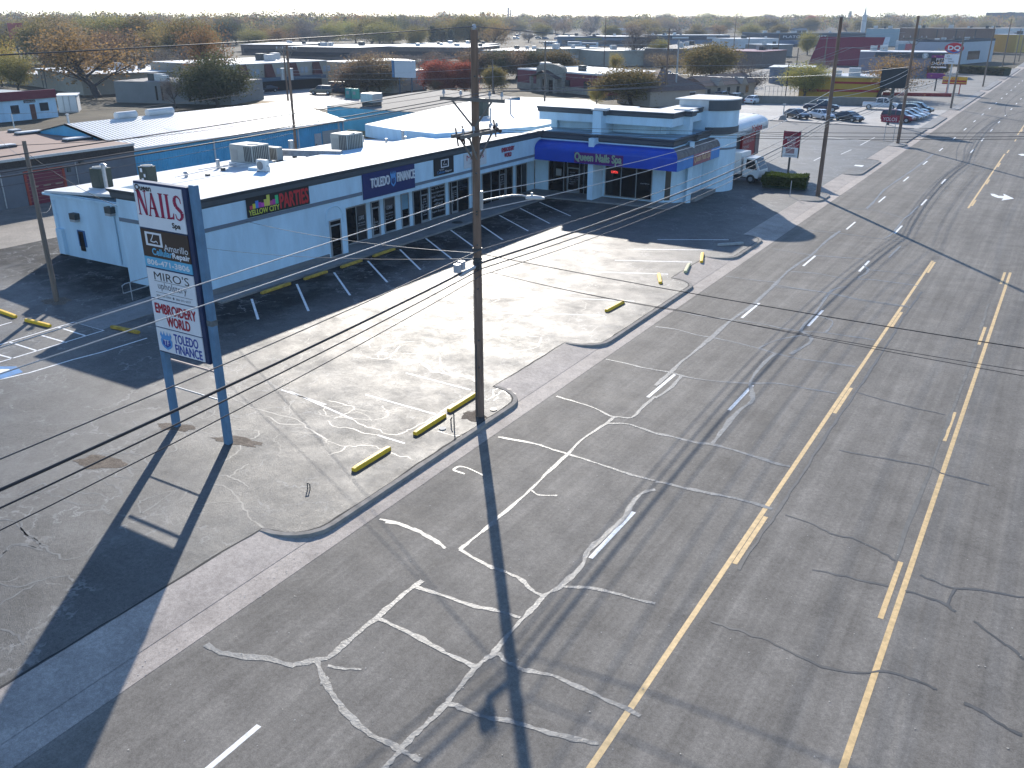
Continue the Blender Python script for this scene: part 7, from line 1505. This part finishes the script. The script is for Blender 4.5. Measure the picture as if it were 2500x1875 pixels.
def skeleton(seed, H, spread, lo=.25, nb=9, bend=.35):
    rr = random.Random(seed); tr = MB(); tips = []
    def branch(p, d, L, r, lev):
        pts = [p]; n = 4
        for i in range(n):
            d = (d + Vector((rr.gauss(0, .16), rr.gauss(0, .16), rr.gauss(.04, .1)))).normalized(); p = p + d * L / n; pts.append(p)
        tr.tube(pts, [r * (1 - .7 * i / n) for i in range(n + 1)], n=5 if lev else 8, caps=False)
        if lev >= 2: tips.append((pts[-1], d, L)); tips.append((pts[2], d, L)); return
        for k in range(nb if lev == 0 else 4):
            t = rr.uniform(.35, 1.0) if lev == 0 else rr.uniform(.3, 1)
            q = pts[0].lerp(pts[-1], t) if lev else pts[min(n, int(t * n))]
            a = rr.uniform(0, 6.283); s = spread * rr.uniform(.6, 1.2)
            dd = Vector((math.cos(a) * s, math.sin(a) * s, rr.uniform(.35, 1.0))).normalized() if lev == 0 else (d + Vector((rr.gauss(0, .55), rr.gauss(0, .55), rr.gauss(.1, .35)))).normalized()
            branch(q, dd, L * rr.uniform(.55, .85) if lev == 0 else L * rr.uniform(.45, .7), r * .45, lev + 1)
    tr.sm = []
    branch(Vector((0, 0, -.1)), Vector((0, 0, 1)), H * (.48 if spread < 1.2 else .36), H * .028, 0)
    return tr, tips
def leaves(points, n, sig, size, rs, elong=1.0, squash=.8):
    # n small leaf quads scattered about every branch tip
    N = len(points) * n; g = np.random.default_rng(rs)
    c = np.repeat(np.array([tuple(p) for p in points]), n, 0) + g.normal(0, 1, (N, 3)) * np.array([sig, sig, sig * squash])
    a = g.normal(0, 1, (N, 3)); a /= np.linalg.norm(a, axis=1)[:, None]; b = g.normal(0, 1, (N, 3)); b = np.cross(a, b); b /= np.linalg.norm(b, axis=1)[:, None]
    s = size * g.uniform(.6, 1.3, (N, 1)); a = a * s * elong; b = b * s
    v = np.stack([c - a - b * .5, c + a * .2 - b, c + a + b * .4, c - a * .2 + b], 1).reshape(-1, 3); v[:, 2] = np.maximum(v[:, 2], .25)
    return v
def quadmesh(name, v, mat):
    n = len(v) // 4; me = bpy.data.meshes.new(name); me.vertices.add(len(v)); me.vertices.foreach_set('co', v.ravel().astype('f'))
    me.loops.add(len(v)); me.loops.foreach_set('vertex_index', np.arange(len(v), dtype='i')); me.polygons.add(n); me.polygons.foreach_set('loop_start', np.arange(0, len(v), 4, dtype='i'))
    me.update(calc_edges=True); me.materials.append(mat); return me
TV = {}
def make_variant(key, seed, H, spread, mat, n, sig, size, elong=1, kind='round', inner=0):
    if kind == 'pine':
        rr = random.Random(seed); tr = MB(); tr.tube([(0, 0, 0), (0, 0, H)], [H * .025, .04], n=6); pts = []
        for i in range(150): z = rr.uniform(.12, 1) ** 1.0; r_ = (1 - z) * H * .26 * math.sqrt(rr.uniform(.2, 1)); a = rr.uniform(0, 6.28); pts.append(Vector((r_ * math.cos(a), r_ * math.sin(a), z * H)))
    else:
        tr, tips = skeleton(seed, H, spread); pts = [t[0] for t in tips]
        zm = max(p.z for p in pts); rm = max(math.hypot(p.x, p.y) for p in pts)
        if kind == 'dense':
            rr = random.Random(seed)
            for i in range(inner or 90):
                u = rr.uniform(-1, 1); a = rr.uniform(0, 6.283); k = rr.uniform(.55, 1) * (1 + .18 * math.sin(3 * a + seed) + .12 * math.sin(5 * u + seed)); s = math.sqrt(1 - u * u)
                pts.append(Vector((rm * .8 * k * s * math.cos(a), rm * .8 * k * s * math.sin(a), H * .56 + H * .38 * k * u)))
    tm = bpy.data.meshes.new('trunk'); tm.from_pydata([tuple(p) for p in tr.v], [], tr.f); tm.materials.append(M_BARK); tm.polygons.foreach_set('use_smooth', [True] * len(tm.polygons)); tm.update()
    TV[key] = (tm, quadmesh('crown', leaves(pts, n, sig, size, seed, elong), mat), max(p.z for p in pts) + sig * .8)
make_variant('olive', 1, 8, 1.0, LM['olive'], 101, .7, 0.099, kind='dense'); make_variant('olive2', 2, 8, .9, LM['olive'], 96, .75, 0.099, kind='dense', inner=70)
make_variant('dark', 3, 8, 1.1, LM['dark'], 110, .7, 0.099, kind='dense'); make_variant('red', 4, 8, 1.3, LM['red'], 110, .7, 0.099, kind='dense', inner=110)
make_variant('rust', 5, 10, .8, LM['rust'], 66, .75, 0.087); make_variant('gold', 6, 9, .9, LM['gold'], 79, .8, 0.099, kind='dense', inner=50)
make_variant('lime', 7, 9, .9, LM['lime'], 83, .8, 0.099, kind='dense', inner=60); make_variant('bare', 8, 9, .9, LM['bare'], 60, .6, .03, elong=9); make_variant('bare2', 9, 10, .7, LM['bare'], 56, .65, .03, elong=9)
make_variant('pine', 10, 9, .5, LM['pine'], 30, .45, .1, kind='pine'); make_variant('brown', 11, 9, 1.0, LM['brown'], 74, .8, 0.081); make_variant('pear', 12, 7, 1.0, LM['brown'], 101, .7, 0.093, kind='dense', inner=60)
def tree(kind, label, x, y, h, wide=1.0, group=None, rz=None, cat='tree', name='tree'):
    tm, cm, H = TV[kind]; t_ = bpy.data.objects.new({'pine': 'evergreen_tree', 'bare': 'bare_tree', 'bare2': 'bare_tree'}.get(kind, name), None); COL.objects.link(t_)
    s = h / (H * 1.0); t_.location = (x, y, 0); t_.scale = (s * wide, s * wide, s); t_.rotation_euler = (0, 0, rnd.uniform(0, 6.28) if rz is None else rz); props(t_, label, cat, group)
    for nm, me in (('trunk', tm), ('crown', cm)): o = bpy.data.objects.new(nm, me); COL.objects.link(o); o.parent = t_
    return t_
KN0 = {'olive': 'olive', 'olive2': 'olive', 'lime': 'yellow-green', 'bare': 'bare grey', 'bare2': 'bare grey', 'brown': 'thin brown', 'rust': 'orange-brown', 'gold': 'golden', 'dark': 'dark green', 'pine': 'dark evergreen', 'red': 'maroon'}
def ptree(kind, label, base, top, wide=1.0, group=None):
    q = G(*base); return tree(kind, label, q.x, q.y, max(2.5, HT(q, top)), wide, group)
ptree('rust', 'big half-bare orange and olive tree left of the grey block building', cA(830, 822), 66, 1.6)
ptree('brown', 'tall brown tree leaning behind the big orange tree', cA(970, 700), 66, 1.4)
ptree('dark', 'spreading evergreen oak at the right end of the grey block building', cA(1850, 905), 128, 1.5)
ptree('rust', 'tall reddish bare-topped tree behind the evergreen oak', cA(1870, 800), 55, .75)
ptree('bare', 'bare dark tree over the flat roof of the grey block building', cA(1480, 700), 100, 1.2)
ptree('bare2', 'small leafless tree against the grey block wall', cA(1485, 912), 185, .9)
ptree('bare2', 'second bare tree behind the grey block building', cA(1340, 690), 112, 1.1)
ptree('gold', 'yellow-orange tree at the left edge of the photo', (5, 212), 92, 1.0)
ptree('lime', 'yellow-green tree over the white office at the left edge', (45, 222), 130, 1.1)
ptree('lime', 'olive green tree right of the faded red sign', (110, 160), 50, 1.1)
ptree('pear', 'brown-green tree with orange patches behind the tan warehouse', (140, 168), 90, 1.1)
ptree('bare', 'grey bare tree in the middle of the left woods', (215, 150), 68, 1.2)
ptree('pine', 'dark evergreen left of the grey spire-like tree', (355, 140), 52, 1.3)
ptree('bare', 'dark leafless crown behind the far left woods', (335, 125), 35, 1.3)
ptree('pear', 'dark pear tree left of the white and blue billboard', cB(1020, 785), 131, 1.6); ptree('pear', 'dark pear tree right beside the white and blue billboard', cB(1145, 780), 133, 1.5)
ptree('red', 'round maroon tree left of the near tall pole', cB(1640, 780), 149, 1.9); ptree('red', 'maroon tree half hidden by the near tall pole', cB(1850, 775), 152, 1.1)
ptree('rust', 'low orange tree in front of the maroon tree', cB(1570, 800), 195, 1.1)
ptree('olive', 'olive bush right of the near tall pole', cB(2100, 790), 158, 1.0)
GP = 'row of dark pear trees behind the restaurant'
for i, u_ in enumerate((1175, 1215, 1260, 1305, 1350)): ptree(('pear', 'dark')[i % 2] if i < 4 else 'olive', ('first pear tree of the row right of the near tall pole', 'second pear tree of that row', 'third pear tree of that row, behind the restaurant', 'fourth pear tree of that row', 'last olive pear tree of that row, by the storage units')[i], (u_, 193), 118 + (i % 2) * 3, 1.6, GP)
ptree('olive', 'large round olive tree in front of the shingled house', cC(1180, 885), 160, 1.9); ptree('gold', 'low golden shrub-like tree left of the round olive tree', cC(890, 880), 205, 1.0)
ptree('gold', 'small orange tree above the round olive tree', cC(1045, 600), 127, .85)
ptree('olive', 'large round pear tree behind the shingled house', cC(1830, 705), 100, 1.6)
ptree('bare', 'half-bare tree with green leaves at the base beside the white sedan', cD(100, 735), 143, 1.35)
ptree('lime', 'half-bare yellow green tree before the yellow restaurant', cD(515, 748), 153, 1.35)
ptree('rust', 'rust-red leafy tree left of the dark billboard', cD(1085, 760), 135, 1.35); ptree('brown', 'brown tree tangled with the rust-red tree', cD(1180, 740), 145, .9)
ptree('lime', 'green tree left of the steep maroon roof', cD(540, 425), 77, 1.0); ptree('bare', 'low bare tree before the small brown building', cD(230, 500), 108, 1.3)
ptree('bare2', 'tall bare tree with a forked trunk before the long warehouse', cC(1205, 548), 60, 1.1); ptree('lime', 'small yellow-green tree right of the forked bare tree', cC(1405, 545), 92, .9)
ptree('gold', 'golden bush behind the DQ sign', (2300, 178), 118, 1.0); ptree('dark', 'dark shrub tree under the black pet shop sign', (2290, 188), 150, 1.5)
ptree('lime', 'yellow green tree behind the shopping centre roof', (1020, 125), 62, 1.1); ptree('pine', 'dark green round evergreen left of the near pole, larger', (1056, 122), 64, 1.5); ptree('pine', 'dark green round evergreen left of the near pole, smaller', (1100, 121), 72, 1.5)
ptree('rust', 'orange and green tree right of the tall pole top', (1195, 122), 55, 1.3); ptree('bare', 'large round bare tree above the shopping centre', (790, 117), 62, 1.3); ptree('pine', 'pointed dark spruce above the shopping centre', (845, 95), 42, 1.0)
ptree('bare2', 'thin tall bare tree standing above the far skyline', (1447, 80), 30, .8); ptree('red', 'reddish far tree above the slate store', (1980, 75), 38, 1.3); ptree('pine', 'dark far evergreen right of the reddish tree', (2053, 70), 37, 1.2)
for i, (k_, u_, v_, t_) in enumerate((('lime', 1325, 95, 58), ('bare', 1440, 90, 48), ('olive', 1490, 97, 60), ('brown', 1545, 100, 55), ('lime', 1600, 102, 66), ('bare', 1655, 99, 56), ('olive2', 1700, 100, 60), ('rust', 1765, 97, 60), ('lime', 1830, 99, 58), ('bare', 1290, 104, 68), ('gold', 1560, 90, 44), ('olive', 1900, 96, 58), ('brown', 1375, 86, 50), ('lime', 2130, 82, 50), ('olive', 2210, 80, 48), ('lime', 2290, 80, 52), ('gold', 2350, 82, 50), ('olive2', 2400, 80, 50), ('rust', 2070, 84, 52), ('bare', 1230, 96, 50), ('olive', 1165, 104, 60), ('bare', 905, 108, 66), ('lime', 960, 112, 66), ('rust', 700, 120, 66), ('lime', 620, 124, 70), ('gold', 660, 112, 66))):
    ptree(k_, '%s tree between the far stores, %s of the photo' % (KN0[k_], 'left half' if u_ < 1250 else 'centre right' if u_ < 1950 else 'right'), (u_, v_), t_, 1.5, 'far %s trees between the stores, %s' % (KN0[k_], 'left half' if u_ < 1250 else 'centre right' if u_ < 1950 else 'right'))
# hedges
def hedge(label, a, c, w_, h_, n, m, seed, size=.055):
    a = Vector(a); c = Vector(c); g = np.random.default_rng(seed); L = (c - a).length; d = (c - a).normalized(); nn = Vector((-d.y, d.x, 0))
    t = g.uniform(0, L, n); s = g.uniform(-w_ / 2, w_ / 2, n); z = g.uniform(.05, 1, n) ** .6 * h_ * (1 + .06 * np.sin(t * 2.1) + .05 * np.sin(t * 5 + s * 3))
    face = g.integers(0, 3, n); s = np.where(face == 0, -w_ / 2 + g.normal(0, .06, n), np.where(face == 1, w_ / 2 + g.normal(0, .06, n), s)); z = np.where(face == 2, h_ * (1 + .05 * np.sin(t * 2.1)) + g.normal(0, .05, n), z)
    pts = [a + d * tt + nn * ss + Vector((0, 0, zz)) for tt, ss, zz in zip(t, s, z)]
    v = leaves(pts, 4, .06, size, seed); o = bpy.data.objects.new('foliage', quadmesh('foliage', v, m)); COL.objects.link(o)
    t_ = thing('hedge', label, 'hedge', (0, 0, 0), local=True); o.parent = t_; b = MB(); b.bar(a + Vector((0, 0, h_ * .46)), c + Vector((0, 0, h_ * .46)), w_ * .86, h_ * .9); b.build('inner_branches', LM['pine'], t_)
M_HEDGE = leafmat('leaf_hedge', (.04, .075, .012), (.09, .13, .03))
hedge('clipped green hedge below the red upright sign at the corner shop', (-23.3, 82.8, 0), (-19.5, 83.3, 0), 2.0, 1.05, 5200, M_HEDGE, 3)
hedge('long dark hedge along the far road side', tuple(G(*cD(1720, 565))), tuple(G(*cD(2075, 585))), 3.0, 1.9, 3500, LM['dark'], 4, .16)
for l_, p in (('low dark shrub before the yellow restaurant, left one', (640, 720)), ('low dark shrub before the yellow restaurant, right one', (800, 722))): q = G(*cD(*p)); hedge(l_, (q.x - 2, q.y, 0), (q.x + 2, q.y, 0), 1.6, 1.0, 500, LM['dark'], 5, .1)
for i, (k_, u_, v_, t_) in enumerate((('bare', 905, 190, 132), ('brown', 945, 182, 126), ('bare2', 985, 186, 130), ('bare', 1025, 178, 124), ('brown', 1065, 176, 126), ('bare', 1105, 180, 122), ('bare2', 1150, 186, 126), ('bare', 880, 168, 122), ('bare', 1895, 196, 150), ('bare2', 2010, 186, 140), ('bare', 1960, 205, 165), ('brown', 1620, 176, 128))):
    ptree(k_, '%s tree in front of the white roofs, number %s from the left'.replace(', number %s', ', %s') % (KN0[k_], ('ninth', 'third', 'fourth', 'fifth', 'sixth', 'seventh', 'eighth', 'second', 'tenth', 'twelfth', 'eleventh', 'thirteenth')[i]), (u_, v_), t_, 1.7, 'bare trees before the pale roofs')
for i in range(22):
    u_ = 40 + i * 112 + (i * 37) % 50; k_ = ('olive', 'bare', 'pine', 'lime', 'brown', 'olive2', 'bare2', 'dark')[(i * 5) % 8]
    ptree(k_, '%s tree breaking the skyline, %s' % (KN0[k_], ('at the far left', 'left of centre', 'right of centre', 'at the far right')[min(3, i // 6)]), (u_, 62 + (i * 7) % 9), 27 + (i * 11) % 9, 1.2, 'skyline %s trees, part %s' % (KN0[k_], ('a', 'b', 'c', 'd')[min(3, i // 6)]))
# the middle wood: every crown one can tell apart
BLK = [(o.location.x, o.location.y) for o in COL.objects if o.parent is None and o.get('category') in ('building', 'house')]
rr = random.Random(21); kinds = ['olive', 'lime', 'bare', 'brown', 'rust', 'olive2', 'bare2', 'gold', 'lime', 'olive2', 'bare', 'dark', 'dark', 'lime', 'olive', 'bare2']
KN = {'olive': 'olive', 'olive2': 'olive', 'lime': 'yellow-green', 'bare': 'bare grey', 'bare2': 'bare grey', 'brown': 'thin brown', 'rust': 'orange-brown', 'gold': 'golden', 'dark': 'dark green', 'pine': 'dark evergreen', 'red': 'maroon'}
cnt = 0; zones = [((-60, 640), (78, 160), 74), ((640, 1200), (72, 116), 78), ((1200, 1900), (66, 84), 66), ((1900, 2500), (64, 86), 44), ((-60, 560), (62, 100), 74)]
for (u0, u1), (v0, v1), n in zones:
    for i in range(n):
        u_ = rr.uniform(u0, u1); v_ = v0 + (v1 - v0) * rr.random() ** 1.3
        if 560 < u_ < 900 and v_ > 118: continue
        q = G(u_, v_)
        if q.x > -25: continue
        if any((q.x - a) ** 2 + (q.y - b_) ** 2 < 300 for a, b_ in BLK): continue
        k_ = rr.choice(kinds); zn = 'left' if u_ < 640 else 'middle left' if u_ < 1200 else 'middle right' if u_ < 1800 else 'right'
        lab = '%s tree of the far woods in the %s of the photo' % (KN[k_], zn)
        tree(k_, lab, q.x, q.y, rr.uniform(10.5, 16.5), rr.uniform(1.1, 1.6), lab + 's' if False else 'far %s trees, %s' % (KN[k_], zn)); cnt += 1
# the distant wood that reads as one mass
g = np.random.default_rng(5); NT_ = 6200
u_ = g.uniform(-150, 2650, NT_); v_ = 46.5 + np.where(u_ < 1220, 52, 33) * g.random(NT_) ** 1.6
P = np.array([tuple(G(a, b)) for a, b in zip(u_, v_)]); keep = (P[:, 0] < -25) | (P[:, 0] > 30); P = P[keep]
hh = g.uniform(8, 21, len(P)); mats = [LM['olive'], LM['bare'], LM['lime'], LM['brown'], LM['dark'], LM['rust']]
idx = g.integers(0, 6, len(P)); V = []; MI = []
for i, (p, h_) in enumerate(zip(P, hh)):
    n = 70; d_ = math.hypot(p[0], p[1]); s = .45 + d_ / 1500 * .5; k = g.normal(0, 1, (n, 3)); k /= np.linalg.norm(k, axis=1)[:, None]; k *= g.uniform(.5, 1, (n, 1)) ** .5
    c = p + np.array([0, 0, h_ * .55]) + k * np.array([h_ * .55, h_ * .55, h_ * .45])
    a = g.normal(0, 1, (n, 3)); a /= np.linalg.norm(a, axis=1)[:, None]; b = np.cross(a, g.normal(0, 1, (n, 3))); b /= np.linalg.norm(b, axis=1)[:, None]; a *= s; b *= s
    V.append(np.stack([c - a - b * .5, c + a * .2 - b, c + a + b * .4, c - a * .2 + b], 1).reshape(-1, 3)); MI += [idx[i]] * n
me = quadmesh('distant_wood', np.concatenate(V), mats[0])
for m in mats[1:]: me.materials.append(m)
me.polygons.foreach_set('material_index', np.array(MI, dtype='i')); o = bpy.data.objects.new('distant_wood', me); COL.objects.link(o); props(o, 'the distant autumn woods on the horizon', 'woods', kind='stuff')
# leaf litter and gravel grit along the kerb
b = MB(); rr = random.Random(2)
for i in range(1400):
    if i < 700: x = -16.2 - rr.random() * .7; y = rr.uniform(5, 60); z = -.105
    else: x = rr.uniform(-16, 3); y = rr.uniform(8, 60); z = ZR + .012
    s = rr.uniform(.008, .03); a = rr.uniform(0, 6.28); b.add([(x + s * math.cos(a), y + s * math.sin(a), z), (x + s * math.cos(a + 2.1), y + s * math.sin(a + 2.1), z + .006), (x + s * math.cos(a + 4.2), y + s * math.sin(a + 4.2), z)], [(0, 1, 2)])
o = b.build('road_grit', pbr('pale_grit', (.4, .38, .35), .8, 0)); props(o, 'pale grit and chips scattered on the road', 'grit', kind='stuff')
# ---------------------------------------------------------------- haze
b = MB(); b.box(-3800, 2900, -280, 4900, -1.2, 60); hz = b.build('haze'); m = bpy.data.materials.new('haze'); m.use_nodes = True; nt = m.node_tree; nt.nodes.clear()
out = nt.nodes.new('ShaderNodeOutputMaterial'); pv = nt.nodes.new('ShaderNodeVolumePrincipled'); pv.inputs['Density'].default_value = .00018; pv.inputs['Color'].default_value = (.72, .84, 1, 1); pv.inputs['Anisotropy'].default_value = 0
nt.links.new(pv.outputs[0], out.inputs['Volume']); hz.data.materials.append(m); props(hz, kind='stuff')
